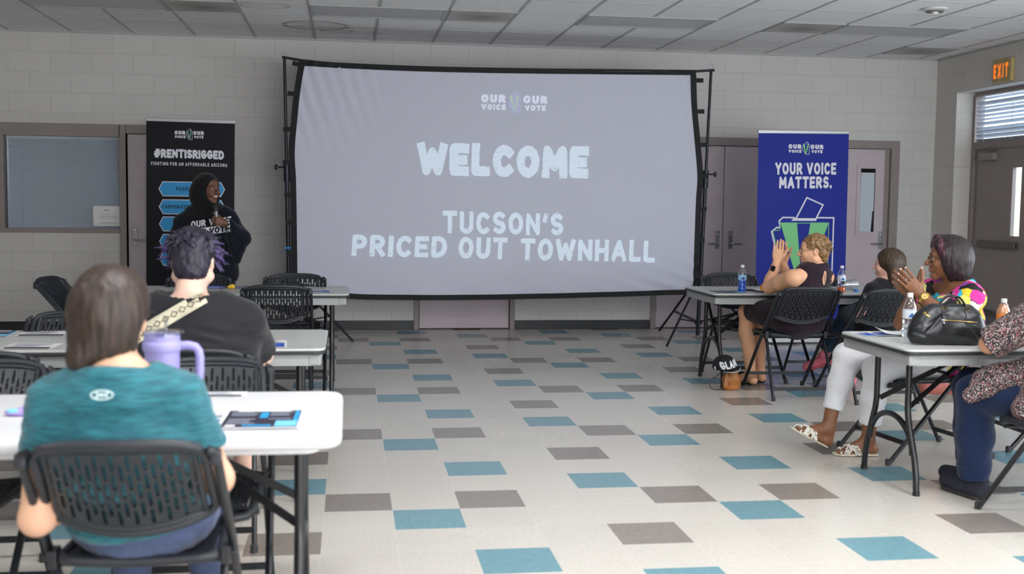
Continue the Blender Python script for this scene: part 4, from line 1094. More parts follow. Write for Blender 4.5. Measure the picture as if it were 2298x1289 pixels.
def smooth_verts(v, q, it=2, lam=0.5):
    for _ in range(it):
        acc = np.zeros_like(v); cnt = np.zeros(len(v))
        for a in range(4):
            b = (a+1) % 4
            np.add.at(acc, q[:, a], v[q[:, b]]); np.add.at(cnt, q[:, a], 1)
            np.add.at(acc, q[:, b], v[q[:, a]]); np.add.at(cnt, q[:, b], 1)
        v = v+lam*(acc/np.maximum(cnt, 1)[:, None]-v)
    return v
def vnormals(v, q):
    n = np.cross(v[q[:, 2]]-v[q[:, 0]], v[q[:, 3]]-v[q[:, 1]]); o = np.zeros_like(v)
    for a in range(4): np.add.at(o, q[:, a], n)
    return o/np.maximum(np.linalg.norm(o, axis=1), 1e-12)[:, None]
def nz(v, scale, seed=0):
    sc = np.asarray(scale, float); w_ = v*sc+seed*17.3
    return np.array([mnoise.noise(p) for p in w_.tolist()])
def make(solid, name, mats, parent, base, h=0.006, it=2, disp=None, zones=None, keep=None):
    v, q = solid.mesh(h)
    v = smooth_verts(v, q, it)
    if disp is not None: v = v+vnormals(v, q)*disp(v)[:, None]
    me = bpy.data.meshes.new(name)
    vv = (v-np.asarray(base)).astype(np.float32)
    me.vertices.add(len(vv)); me.vertices.foreach_set('co', vv.ravel())
    me.loops.add(q.size); me.loops.foreach_set('vertex_index', q.ravel().astype(np.int32))
    me.polygons.add(len(q)); me.polygons.foreach_set('loop_start', np.arange(0, q.size, 4, dtype=np.int32))
    mats = mats if isinstance(mats, (list, tuple)) else [mats]
    for m in mats: me.materials.append(m)
    if zones:
        ctr = v[q].mean(1); mi = np.zeros(len(q), np.int32)
        for f, i in zones: mi[f(ctr)] = i
        me.polygons.foreach_set('material_index', mi)
    me.update(); me.validate(); me.shade_smooth()
    o = bpy.data.objects.new(name, me); COL.objects.link(o)
    if parent: o.parent = parent
    return o
def frame(fwd, up=(0, 0, 1)):
    f = unit(fwd); u = np.asarray(up, float); u = unit(u-f*(u@f)); r = np.cross(f, u)
    return np.stack([r, f, u])            # rows: right, forward, up
class Head:
    """head-local frame: x right, y forward, z up, origin at the skull centre (eyes at z = 0)"""
    def __init__(s, c, fwd, up=(0, 0, 1), sc=1.0): s.c = np.asarray(c, float); s.R = frame(fwd, up); s.s = sc
    def p(s, x, y, z): return s.c+s.s*(np.array([x, y, z]) @ s.R)
    def loc(s, v): return ((v-s.c) @ s.R.T)/s.s
def add_head(S_, H, neck, ears=True, smile=False, open_mouth=False, fat=0.0, nose=1.0):
    p, s, R = H.p, H.s, H.R
    e = lambda x, y, z, r, k=0.014, op='+': S_.ell(p(x, y, z), np.array(r)*s, R, k*s, op)
    c = lambda a, b, ra, rb, k=0.012, op='+': S_.cone(p(*a), p(*b), ra*s, rb*s, k*s, op)
    e(0, -0.014, 0.032, (0.073, 0.094, 0.083)); e(0, 0.022, -0.03, (0.060+fat, 0.066, 0.082)); e(0, 0.03, 0.035, (0.062, 0.058, 0.055))
    c((-0.048-fat, 0.0, -0.062), (0, 0.062, -0.104), 0.022+fat*0.6, 0.017, 0.02); c((0.048+fat, 0.0, -0.062), (0, 0.062, -0.104), 0.022+fat*0.6, 0.017, 0.02)
    e(0, 0.068, -0.103, (0.022, 0.018, 0.017))
    for sx in (-1, 1):
        e(sx*0.034, 0.066, -0.030, (0.023, 0.02, 0.021), 0.02); e(sx*0.028, 0.079, 0.021, (0.024, 0.012, 0.008), 0.012)
        e(sx*0.031, 0.098, 0.0, (0.016, 0.013, 0.0105), 0.010, '-')
        c((sx*0.016, 0.0845, 0.0055), (sx*0.043, 0.077, 0.0035), 0.0058, 0.0048, 0.005); c((sx*0.017, 0.082, -0.0085), (sx*0.042, 0.075, -0.008), 0.004, 0.0035, 0.005)
        if ears:
            e(sx*0.077, -0.010, -0.006, (0.010, 0.019, 0.031), 0.006); e(sx*0.086, -0.006, -0.002, (0.006, 0.010, 0.018), 0.005, '-')
            e(sx*0.074, -0.004, -0.03, (0.007, 0.009, 0.009), 0.006)
    c((0, 0.086, 0.012), (0, 0.112*1.0, -0.028), 0.0075, 0.0115*nose, 0.012)
    for sx in (-1, 1): e(sx*0.0125*nose, 0.098, -0.034, (0.0088*nose, 0.010, 0.0078), 0.008)
    if smile:
        e(0, 0.094, -0.0635, (0.033, 0.014, 0.0125), 0.005, '-')
        c((-0.030, 0.080, -0.054), (0, 0.094, -0.050), 0.004, 0.006, 0.005); c((0.030, 0.080, -0.054), (0, 0.094, -0.050), 0.004, 0.006, 0.005); c((-0.045, 0.074, -0.0095), (-0.016, 0.081, -0.0075), 0.006, 0.0055, 0.006); c((0.045, 0.074, -0.0095), (0.016, 0.081, -0.0075), 0.006, 0.0055, 0.006)
        for sx in (-1, 1): c((sx*0.015, 0.0845, 0.0050), (sx*0.045, 0.0755, 0.0025), 0.0068, 0.0060, 0.006)
        c((-0.030, 0.080, -0.056), (0, 0.091, -0.080), 0.004, 0.0075, 0.005); c((0.030, 0.080, -0.056), (0, 0.091, -0.080), 0.004, 0.0075, 0.005)
        for sx in (-1, 1): e(sx*0.04, 0.07, -0.036, (0.02, 0.018, 0.018), 0.015)
    else:
        o = 0.006 if open_mouth else 0.0
        e(0, 0.082, -0.062, (0.028, 0.012, 0.016), 0.014)
        c((-0.021, 0.087, -0.062+o*0.3), (0, 0.0950, -0.0585+o*0.5), 0.004, 0.0062, 0.005); c((0.021, 0.087, -0.062+o*0.3), (0, 0.0950, -0.0585+o*0.5), 0.004, 0.0062, 0.005)
        c((-0.019, 0.086, -0.066-o*0.5), (0, 0.0930, -0.0705-o), 0.004, 0.007, 0.005); c((0.019, 0.086, -0.066-o*0.5), (0, 0.0930, -0.0705-o), 0.004, 0.007, 0.005)
        if open_mouth: e(0, 0.1, -0.065, (0.014, 0.014, 0.0075), 0.003, '-')
        else: e(0, 0.104, -0.0645, (0.018, 0.01, 0.0018), 0.002, '-')
    nb = np.asarray(neck, float)
    S_.ecap(p(0, -0.022, -0.055), nb, (0.053*s+fat*0.4, 0.056*s+fat*0.4), (0.062*s+fat*0.4, 0.06*s+fat*0.4), R[0], 0.03)
def face_zones(H, lips=1, brow=2, white=3, smile=False):
    def lipz(v):
        l = H.loc(v); a = ((l[:, 0])/0.024)**2+((l[:, 2]+0.0645)/(0.0135))**2 < 1
        return a & (l[:, 1] > 0.084)
    def browz(v):
        l = H.loc(v); xx = np.abs(l[:, 0]); return (xx > 0.013) & (xx < 0.047) & (np.abs(l[:, 2]-0.0225-0.004*np.sin((xx-0.013)/0.034*3.14)) < 0.0030) & (l[:, 1] > 0.05)
    return [(lipz, lips)]
M_eye_w = mat('eye_white', (196, 188, 182), 0.3); M_eye_b = mat('dark_iris', (34, 22, 16), 0.15)
def brows(H, parent, base, mt):
    for sx in (-1, 1):
        b = MB(); b.tube([H.p(sx*x, y, z)-np.asarray(base) for x, y, z in ((0.013, 0.0895, 0.0205), (0.022, 0.0915, 0.0245), (0.033, 0.0895, 0.0262), (0.043, 0.0820, 0.0235), (0.049, 0.0745, 0.0185))], [0.0022*H.s, 0.0030*H.s, 0.0028*H.s, 0.0020*H.s, 0.0008*H.s], 8)
        b.build('eyebrow', mt, parent, smooth=60)
def eyes(H, parent, base):
    for sx in (-1, 1):
        b = MB(); c = H.p(sx*0.031, 0.0772, -0.001)-np.asarray(base); b.sphere(c, 0.0112*H.s, 14, 0)
        d = H.R[1]; cc = c+d*0.0062*H.s; b.sphere(cc, 0.0072*H.s, 12, 1)
        b.build('eye', [M_eye_w, M_eye_b], parent, smooth=180)
def add_hand(S_, wrist, d, n, t, curl=(0.3, 0.3, 0.35, 0.4), sc=1.0, thumb=(0.62, 0.70, 0.30), spread=0.05, k=0.004, tcurl=0.35):
    """wrist, finger direction d, palm-facing normal n, thumb side t"""
    d, t = unit(d), unit(t); t = unit(t-d*(t@d)); n0 = np.cross(d, t); n = n0 if n0 @ np.asarray(n, float) > 0 else -n0
    w_ = np.asarray(wrist, float); q = lambda a, b, c: w_+sc*(a*d+b*t+c*n)
    S_.ecap(q(0.0, 0, 0), q(0.045, 0.0, 0), (0.026*sc, 0.019*sc), (0.035*sc, 0.0145*sc), t, 0.012)
    S_.ecap(q(0.045, 0, 0), q(0.083, 0.0, 0), (0.035*sc, 0.0145*sc), (0.037*sc, 0.0115*sc), t, 0.012)
    S_.ell(q(0.035, 0.022, 0.008), np.array((0.020, 0.028, 0.014))*sc, np.stack([t, d, n]), 0.01)
    tips = []
    for i in range(4):
        L = (0.074, 0.083, 0.077, 0.060)[i]*sc; a0 = (0.088, 0.092, 0.088, 0.079)[i]; b0 = (0.031, 0.0105, -0.0105, -0.0305)[i]
        P = q(a0, b0, 0.0); dd = unit(d+t*spread*(1.5-i)/1.5); a = 0.0; r = (0.0082, 0.0084, 0.008, 0.007)[i]*sc
        S_.cone(q(a0-0.03, b0*0.85, 0), P, r*1.05, r*1.08, 0.008)
        for sgi, (fr, ca) in enumerate(((0.46, 0.35), (0.30, 0.75), (0.24, 0.45))):
            a += curl[i]*ca; P2 = P+(math.cos(a)*dd+math.sin(a)*n)*L*fr
            r2 = r*(0.93 if sgi < 2 else 0.82); S_.cone(P, P2, r, r2, k); S_.ell(P2, (r2*1.04,)*3, None, k); r = r2; P = P2
        tips.append(P)
    P = q(0.022, 0.024, 0.006); dd = unit(thumb[0]*d+thumb[1]*t+thumb[2]*n); r = 0.0125*sc
    dn = unit(d*0.9+n*0.25)
    for fr, cu in ((0.045, 0), (0.034, tcurl*0.6), (0.027, tcurl)):
        e = unit(dd*(1-cu)+dn*cu); P2 = P+e*fr*sc; S_.cone(P, P2, r, r*0.88, 0.006); r *= 0.88; P = P2
    tips.append(P)
    return tips
def arm(S_, sh, el, wr, r=(0.052, 0.043, 0.036, 0.027), k=0.02):
    sh, el, wr = (np.asarray(x, float) for x in (sh, el, wr))
    m = sh+(el-sh)*0.5; S_.cone(sh, m, r[0], r[0]*0.93, k); S_.cone(m, el, r[0]*0.93, r[1], k)
    f = el+(wr-el)*0.3; S_.cone(el, f, r[1], r[1]*0.98, k); S_.cone(f, wr, r[1]*0.98, r[3], k)
def leg(S_, hip, kn, an, r=(0.085, 0.058, 0.055, 0.036), k=0.025):
    hip, kn, an = (np.asarray(x, float) for x in (hip, kn, an))
    S_.cone(hip, kn, r[0], r[1], k); c = kn+(an-kn)*0.32
    back = unit(np.cross(np.cross(kn-hip, an-kn), an-kn)) if np.linalg.norm(np.cross(kn-hip, an-kn)) > 1e-6 else np.zeros(3)
    S_.cone(kn, c-back*0.012, r[1]*0.93, r[2], k); S_.cone(c-back*0.012, an, r[2], r[3], k)
def foot(S_, an, toe, r=0.034, sole=0.02, k=0.02):
    an, toe = np.asarray(an, float), np.asarray(toe, float); d = unit((toe-an)*np.array([1, 1, 0.0])); heel = an-d*0.035; heel = heel+(toe-an)*0; hz = toe[2]+0.012
    h_ = np.array([heel[0], heel[1], max(hz, an[2]-0.06)])
    S_.cone(an, h_, r, r*0.9, k); S_.cone(an, toe-d*0.05+np.array([0, 0, 0.012]), r, r*0.75, k); S_.cone(toe-d*0.06, toe, r*0.95, r*0.62, k); S_.cone(h_, toe-d*0.05, r*0.8, r*0.9, k)
def skin(name, col, rough=0.5):
    return mat(name, col, rough, spec=0.4, noise=0.05, nscale=25, bump=0.15, bscale=400, bdist=0.0004, sss=0.12)
def cloth(name, col, rough=0.85, noise=0.06, ns=30, bump=0.35, bs=600, bd=0.0006, sheen=0.15, stretch=None):
    return mat(name, col, rough, spec=0.2, noise=noise, nscale=ns, bump=bump, bscale=bs, bdist=bd, sheen=sheen, stretch=stretch)
def hairmat(name, col, col2=None, rough=0.38, sc=(90, 90, 8), lo=0.35, hi=0.65):
    m, nt, p = new_mat(name); q = NT(nt); tc = nt.nodes.new('ShaderNodeTexCoord'); mp = nt.nodes.new('ShaderNodeMapping'); mp.inputs['Scale'].default_value = sc
    nt.links.new(tc.outputs['Object'], mp.inputs[0]); n = nt.nodes.new('ShaderNodeTexNoise'); n.inputs['Scale'].default_value = 1; n.inputs['Detail'].default_value = 6; n.inputs['Roughness'].default_value = 0.65
    nt.links.new(mp.outputs[0], n.inputs['Vector']); r = nt.nodes.new('ShaderNodeMapRange'); nt.links.new(n.outputs[0], r.inputs[0]); r.inputs[1].default_value = lo; r.inputs[2].default_value = hi
    nt.links.new(q.mix(r.outputs[0], srgb(*col), srgb(*(col2 or tuple(min(255, int(c*1.6)+8) for c in col)))), p.inputs['Base Color'])
    p.inputs['Roughness'].default_value = rough; p.inputs['Specular IOR Level'].default_value = 0.45
    b = nt.nodes.new('ShaderNodeBump'); b.inputs['Strength'].default_value = 0.8; b.inputs['Distance'].default_value = 0.003; nt.links.new(n.outputs[0], b.inputs['Height']); nt.links.new(b.outputs[0], p.inputs['Normal'])
    return m
M_lip_l = mat('rose_lips', (196, 130, 118), 0.4); M_lip_d = mat('brown_lips', (128, 78, 70), 0.4)
def person(label, base): return thing('person', label, 'person', base)
def lens_ring(b, H, sx, rx=0.021, rz=0.016, y=0.101, z=-0.004, wire=0.0012, mi=0, sq=2.6):
    P = []
    for k in range(24):
        a = 2*PI*k/24; c_, s_ = math.cos(a), math.sin(a)
        x = sx*0.032+rx*math.copysign(abs(c_)**(2/sq), c_); zz = z+rz*math.copysign(abs(s_)**(2/sq), s_)
        P.append(H.p(x, y-0.20*abs(x)*abs(x)/0.032*0.5, zz))
    return P
M_lens_clear = bpy.data.materials.new('spectacle_lens'); M_lens_clear.use_nodes = True
_nt = M_lens_clear.node_tree; _nt.nodes.clear(); _o = _nt.nodes.new('ShaderNodeOutputMaterial'); _t = _nt.nodes.new('ShaderNodeBsdfTransparent'); _g = _nt.nodes.new('ShaderNodeBsdfGlossy'); _g.inputs['Roughness'].default_value = 0.05
_m = _nt.nodes.new('ShaderNodeMixShader'); _m.inputs[0].default_value = 0.05; _nt.links.new(_t.outputs[0], _m.inputs[1]); _nt.links.new(_g.outputs[0], _m.inputs[2]); _nt.links.new(_m.outputs[0], _o.inputs[0])
def glasses(H, parent, base, mt, wire=0.0013, rx=0.022, rz=0.016, sq=2.8):
    b = MB(); base = np.asarray(base)
    for sx in (-1, 1):
        P = [p-base for p in lens_ring(b, H, sx, rx, rz, sq=sq)]; b.tube(P, wire*H.s, 6, closed=True)
        b.tube([H.p(sx*(0.032+rx), 0.094, 0.002)-base, H.p(sx*0.072, 0.082, 0.004)-base, H.p(sx*0.080, 0.0, 0.004)-base, H.p(sx*0.080, -0.022, -0.008)-base], wire*H.s, 6)
    b.tube([H.p(-0.011, 0.100, 0.0)-base, H.p(0, 0.104, 0.003)-base, H.p(0.011, 0.100, 0.0)-base], wire*H.s, 6)
    g = b.build('glasses', mt, parent, smooth=60)
    b = MB()
    for sx in (-1, 1):
        P = [p-base for p in lens_ring(b, H, sx, rx, rz, sq=sq)]; b.add(P, [tuple(range(24))])
    b.build('lenses', M_lens_clear, g)
    return g
# ------------------------------------------------------------------ projecting flat prints onto garments
from mathutils.bvhtree import BVHTree
def bvh_of(o):
    me = o.data; return BVHTree.FromPolygons([v.co[:] for v in me.vertices], [p.vertices[:] for p in me.polygons])
def onto(bvh, base, direction, lift=0.002):
    """returns fn(worldpoint) -> local point lying on the surface when moved along direction"""
    d = Vector(direction).normalized(); base = Vector(base)
    def f(p):
        p = Vector(p)-base
        h = bvh.ray_cast(p-d*0.6, d, 1.5)
        return tuple((h[0] if h[0] is not None else p)-d*lift)
    return f
def decal_grid(mb, poly_pts, fn, mi=0, n=1):
    vs = [fn(p) for p in poly_pts]; mb.add(vs, [tuple(range(len(vs)))], mi)

# ================================================================== person in the teal shirt (seen from behind)
B = V3(-0.435, -1.61, 0)
M_sk1 = skin('tan_skin', (212, 166, 138))
pr = person('person seen from behind in heathered teal t-shirt, brown hair tied low', tuple(B))
H = Head((-0.487, -1.73, 1.098), (0.28, 0.96, -0.06), sc=0.98)
s = Solid(); add_head(s, H, (-0.475, -1.80, 0.95))
shL, shR = V3(-0.630, -1.78, 0.875), V3(-0.317, -1.78, 0.885)
s.ecap((-0.47, -1.79, 0.93), (-0.46, -1.66, 0.60), (0.10, 0.07), (0.14, 0.10), (1, 0, 0))
s.cone((-0.475, -1.79, 0.92), shL, 0.05, 0.045); s.cone((-0.475, -1.79, 0.92), shR, 0.05, 0.045)
elL, elR = V3(-0.668, -1.79, 0.585), V3(-0.232, -1.74, 0.665); wrL, wrR = V3(-0.56, -1.55, 0.62), V3(-0.30, -1.50, 0.655)
arm(s, shL, elL, wrL, (0.05, 0.042, 0.04, 0.027)); arm(s, shR, elR, wrR, (0.05, 0.042, 0.04, 0.027))
add_hand(s, wrL, (0.7, 0.7, 0.0), (0, 0, -1), (0.7, -0.7, 0)); add_hand(s, wrR, (-0.5, 0.85, 0.0), (0, 0, -1), (-0.85, -0.5, 0))
for kx in (-0.56, -0.33):
    leg(s, (kx*0.7-0.135, -1.58, 0.53), (kx, -1.20, 0.53), (kx, -1.12, 0.09), (0.07, 0.055, 0.05, 0.036)); foot(s, (kx, -1.12, 0.08), (kx, -0.96, 0.025))
body = make(s, 'body', [M_sk1, M_lip_l], pr, B, 0.006, zones=face_zones(H))
eyes(H, pr, B); brows(H, pr, B, mat('brown_brow', (74, 54, 42), 0.7))
M_teal, nt, p = new_mat('heathered_teal_jersey'); q = NT(nt)
tc = nt.nodes.new('ShaderNodeTexCoord'); mp = nt.nodes.new('ShaderNodeMapping'); mp.inputs['Scale'].default_value = (22, 22, 170); nt.links.new(tc.outputs['Object'], mp.inputs[0])
n = nt.nodes.new('ShaderNodeTexNoise'); n.inputs['Scale'].default_value = 1; n.inputs['Detail'].default_value = 4; nt.links.new(mp.outputs[0], n.inputs['Vector'])
r = nt.nodes.new('ShaderNodeMapRange'); r.inputs[1].default_value = 0.3; r.inputs[2].default_value = 0.7; nt.links.new(n.outputs[0], r.inputs[0])
nt.links.new(q.mix(r.outputs[0], srgb(5, 72, 86), srgb(28, 112, 124)), p.inputs['Base Color']); p.inputs['Roughness'].default_value = 0.75; p.inputs['Sheen Weight'].default_value = 0.2
b = nt.nodes.new('ShaderNodeBump'); b.inputs['Strength'].default_value = 0.3; b.inputs['Distance'].default_value = 0.001; nt.links.new(n.outputs[0], b.inputs['Height']); nt.links.new(b.outputs[0], p.inputs['Normal'])
s = Solid()
s.ecap((-0.472, -1.79, 0.885), (-0.462, -1.79, 0.74), (0.168, 0.10), (0.19, 0.110), (1, 0, 0), 0.05)
s.ecap((-0.462, -1.79, 0.74), (-0.45, -1.655, 0.575), (0.19, 0.110), (0.176, 0.118), (1, 0, 0), 0.05)
s.ecap((-0.45, -1.655, 0.575), (-0.445, -1.64, 0.52), (0.176, 0.118), (0.183, 0.130), (1, 0, 0), 0.04); s.cut((-0.445, -1.63, 0.40), 0.26, (-0.445, -1.75, 0.515), (0.10, 0.25, -1))
s.ecap((-0.475, -1.80, 0.985), (-0.475, -1.79, 0.90), (0.072, 0.066), (0.125, 0.085), (1, 0, 0), 0.05)
s.cone((-0.475, -1.795, 0.928), shL+V3(0.01, 0, 0.0), 0.062, 0.062, 0.05); s.cone((-0.475, -1.795, 0.930), shR+V3(-0.01, 0, 0.0), 0.062, 0.062, 0.05)
for a, e in ((shL, elL), (shR, elR)):
    d = unit(e-a); s.cone(a, a+d*0.155, 0.062, 0.064, 0.04); s.cut(a+d*0.205, 0.085, a+d*0.152, d)
s.cut((-0.475, -1.79, 1.05), 0.12, (-0.475, -1.79, 0.972), (0, 0.10, 1)); 
def dsp(v):
    b = 0.005*nz(v, (9, 9, 30), 3)+0.003*nz(v, (25, 25, 60), 5)
    low = np.clip((0.68-v[:, 2])/0.15, 0, 1); b += low*0.010*nz(v, (8, 8, 38), 9)
    arm_ = np.clip((np.abs(v[:, 0]+0.47)-0.13)/0.06, 0, 1); b += arm_*0.004*nz(v, (40, 20, 18), 2)
    return b
shirt = make(s, 'teal_shirt', M_teal, pr, B, 0.006, disp=dsp)
f = onto(bvh_of(shirt), B, (0, 1, 0), 0.0015)
M_logo = mat('pale_print', (196, 214, 216), 0.6)
mb = MB(); lx, lz = -0.485, 0.915
fn = lambda x, z: f((x, -1.9, z))
put_line(mb, [(lx+0.026*math.cos(a), lz+0.0105*math.sin(a)) for a in [2*PI*i/28 for i in range(28)]], 0.0032, 0, 0, True, fn)
put_line(mb, [(lx+0.013*math.cos(a), lz+0.0105+0.009*math.sin(a)-0.0035) for a in [PI+PI*i/10 for i in range(11)]], 0.004, 0, 0, False, fn)
put_line(mb, [(lx+0.013*math.cos(a), lz-0.0105+0.009*math.sin(a)+0.0035) for a in [PI*i/10 for i in range(11)]], 0.004, 0, 0, False, fn)
mb.build('back_logo', M_logo, shirt)
M_den = cloth('slate_denim', (72, 82, 112), 0.85, 0.12, 60)
s = Solid()
s.ecap((-0.445, -1.615, 0.55), (-0.445, -1.56, 0.54), (0.192, 0.142), (0.19, 0.10), (1, 0, 0), 0.05)
for kx in (-0.56, -0.33):
    hx = -0.445+(kx+0.445)*0.85
    s.chain([(hx, -1.58, 0.54), (kx, -1.20, 0.535), (kx, -1.14, 0.28)], [0.098, 0.075, 0.06], 0.03); s.cone((kx, -1.14, 0.28), (kx, -1.12, 0.12), 0.06, 0.055)
make(s, 'denim_trousers', M_den, pr, B, 0.007, disp=lambda v: 0.006*nz(v, (14, 14, 14), 4)+0.003*nz(v, (40, 30, 40), 1))
M_h1 = hairmat('brown_hair', (30, 21, 17), (64, 47, 38), 0.42, (70, 70, 9))
s = Solid()
s.ell(H.p(0, -0.020, 0.028), (0.094, 0.110, 0.100), H.R); s.ell(H.p(0, -0.045, -0.040), (0.089, 0.080, 0.095), H.R, 0.05)
s.ell(H.p(-0.012, -0.062, -0.088), (0.064, 0.048, 0.050), H.R, 0.04); s.chain([H.p(-0.02, -0.085, -0.09), H.p(-0.035, -0.10, -0.115), H.p(-0.032, -0.105, -0.145)], [0.034, 0.028, 0.012], 0.03)
s.cut(H.c, 0.16, H.p(0, 0.060, 0.03), H.R[1]+0.35*-H.R[2]); s.ell(H.p(0, 0.075, -0.07), (0.062, 0.09, 0.10), H.R, 0.01, '-')
for sx in (-1, 1): s.ell(H.p(sx*0.085, 0.012, -0.045), (0.03, 0.045, 0.035), H.R, 0.01, '-')
make(s, 'hair', M_h1, pr, B, 0.006, disp=lambda v: 0.0035*nz(v, (55, 55, 9), 6)+0.002*nz(v, (120, 120, 16), 8))
M_wire = mat('thin_gold_wire', (150, 128, 96), 0.3, metal=0.9); M_wiredk = mat('dark_gunmetal_wire', (52, 46, 44), 0.3, metal=0.7)
glasses(H, pr, B, M_wiredk)

# ================================================================== person with purple hair
B = V3(-0.49, 0.06, 0)
M_sk2 = skin('pale_skin', (230, 190, 172))
pr = person('person from behind with short messy purple-black hair, black t-shirt and patterned cream shoulder strap', tuple(B))
H = Head((-0.522, 0.03, 1.136), (0.02, 0.98, -0.16), sc=1.0)
s = Solid(); add_head(s, H, (-0.526, -0.035, 0.985), fat=0.01)
shL, shR = V3(-0.735, -0.03, 0.89), V3(-0.318, -0.03, 0.89); elL, elR = V3(-0.79, 0.12, 0.745), V3(-0.268, 0.15, 0.735); wrL, wrR = V3(-0.62, 0.38, 0.79), V3(-0.46, 0.40, 0.79)
s.ecap((-0.526, -0.04, 0.92), (-0.52, -0.02, 0.6), (0.14, 0.09), (0.18, 0.13), (1, 0, 0))
s.cone((-0.526, -0.04, 0.95), shL, 0.06, 0.06); s.cone((-0.526, -0.04, 0.95), shR, 0.06, 0.06)
arm(s, shL, elL, wrL, (0.062, 0.056, 0.05, 0.03)); arm(s, shR, elR, wrR, (0.062, 0.056, 0.05, 0.03))
add_hand(s, wrL, (0.8, 0.6, 0.0), (0, 0, -1), (0.6, -0.8, 0)); add_hand(s, wrR, (-0.8, 0.6, 0.03), (0, 0, -1), (-0.6, -0.8, 0))
for kx, ax_, ay in ((-0.66, -0.66, 0.42), (-0.37, -0.345, 0.42)):
    leg(s, (kx*0.7-0.155, 0.05, 0.54), (kx, 0.46, 0.53), (ax_, ay, 0.10), (0.09, 0.07, 0.068, 0.042)); foot(s, (ax_, ay, 0.09), (ax_, ay+0.14, 0.035))
make(s, 'body', [M_sk2, M_lip_l, M_sk2], pr, B, 0.006, zones=face_zones(H)); eyes(H, pr, B); brows(H, pr, B, mat('dark_brow', (48, 40, 44), 0.7))
M_blk = cloth('black_jersey', (32, 32, 36), 0.7, 0.05, 20)
s = Solid()
s.ecap((-0.526, -0.045, 0.925), (-0.526, -0.065, 0.74), (0.215, 0.115), (0.262, 0.165), (1, 0, 0), 0.06)
s.ecap((-0.526, -0.065, 0.74), (-0.52, 0.075, 0.55), (0.262, 0.165), (0.275, 0.19), (1, 0, 0), 0.06)
s.ecap((-0.526, -0.045, 1.01), (-0.526, -0.045, 0.94), (0.082, 0.075), (0.13, 0.09), (1, 0, 0), 0.06)
s.cone((-0.526, -0.045, 0.968), shL, 0.075, 0.082, 0.05); s.cone((-0.526, -0.045, 0.968), shR, 0.075, 0.082, 0.05)
for a, e in ((shL, elL), (shR, elR)):
    d = unit(e-a); L_ = np.linalg.norm(e-a); s.cone(a, a+d*L_*0.98, 0.084, 0.082, 0.04); s.cut(a+d*(L_+0.03), 0.10, a+d*(L_*0.80), d)
s.cut((-0.526, -0.035, 1.07), 0.13, (-0.526, -0.035, 1.000), (0, -0.22, 1))
def dsp(v):
    back = np.clip((-v[:, 1]-0.02)/0.08, 0, 1)
    y = v[:, 2]; x = v[:, 0]+0.526
    fold = 0.0
    for (z0, sl, wd, am) in ((0.905, -0.18, 0.014, 0.010), (0.865, -0.24, 0.013, 0.012), (0.825, -0.12, 0.013, 0.014), (0.79, -0.07, 0.012, 0.014), (0.765, 0.05, 0.012, 0.011)):
        d = y-(z0+sl*np.abs(x)*np.where(x > 0, 1, 0.8)); fold = fold+am*(np.exp(-(d/wd)**2)-0.8*np.exp(-((d+0.022)/wd)**2))
    return back*fold*np.clip(0.5+nz(v, (6, 6, 10), 2), 0.2, 1.2)+0.004*nz(v, (12, 12, 30), 7)
shirt = make(s, 'black_tee', M_blk, pr, B, 0.006, disp=dsp)
s = Solid()
s.ecap((-0.515, 0.085, 0.56), (-0.515, 0.12, 0.55), (0.26, 0.17), (0.25, 0.12), (1, 0, 0), 0.05)
for kx in (-0.66, -0.37):
    hx = -0.515+(kx+0.515)*0.85; s.cone((hx, 0.05, 0.555), (kx, 0.43, 0.54), 0.115, 0.092, 0.03); s.cut((kx, 0.50, 0.5), 0.14, (kx, 0.455, 0.5), (0, 0.8, -0.6))
make(s, 'shorts', cloth('charcoal_shorts', (44, 46, 52)), pr, B, 0.008, disp=lambda v: 0.005*nz(v, (16, 16, 16), 4))
M_shoe = mat('grey_canvas', (118, 112, 108), 0.85, noise=0.08); M_sole = mat('dark_rubber_sole', (52, 48, 46), 0.7)
for ax_ in (-0.66, -0.345):
    s = Solid(); s.chain([(ax_, 0.375, 0.045), (ax_, 0.47, 0.048), (ax_, 0.575, 0.04)], [0.046, 0.046, 0.038]); s.cone((ax_, 0.40, 0.08), (ax_, 0.40, 0.10), 0.05, 0.05); s.cut((ax_, 0.48, 0), 0.25, (ax_, 0.4, 0.012), (0, 0, -1)); s.cut((ax_, 0.4, 0.14), 0.07, (ax_, 0.4, 0.105), (0, 0, 1))
    sh_ = make(s, 'shoe', M_shoe, pr, B, 0.006)
    s = Solid(); s.ecap((ax_, 0.375, 0.012), (ax_, 0.57, 0.012), (0.05, 0.012), (0.044, 0.012), (1, 0, 0)); make(s, 'shoe_sole', M_sole, sh_, B, 0.006)
M_h2 = hairmat('purple_black_hair', (16, 14, 22), (54, 47, 72), 0.4, (75, 60, 40), 0.38, 0.72)
s = Solid(); R = random.Random(21)
s.ell(H.p(0, -0.012, 0.045), (0.086, 0.106, 0.088), H.R); s.ell(H.p(0, -0.055, -0.02), (0.074, 0.058, 0.062), H.R, 0.03); s.ell(H.p(0, -0.058, -0.062), (0.058, 0.044, 0.03), H.R, 0.02)
s.ell(H.p(0, 0.085, -0.06), (0.07, 0.10, 0.09), H.R, 0.01, '-')
for sx in (-1, 1): s.ell(H.p(sx*0.094, 0.002, -0.035), (0.036, 0.042, 0.055), H.R, 0.008, '-')
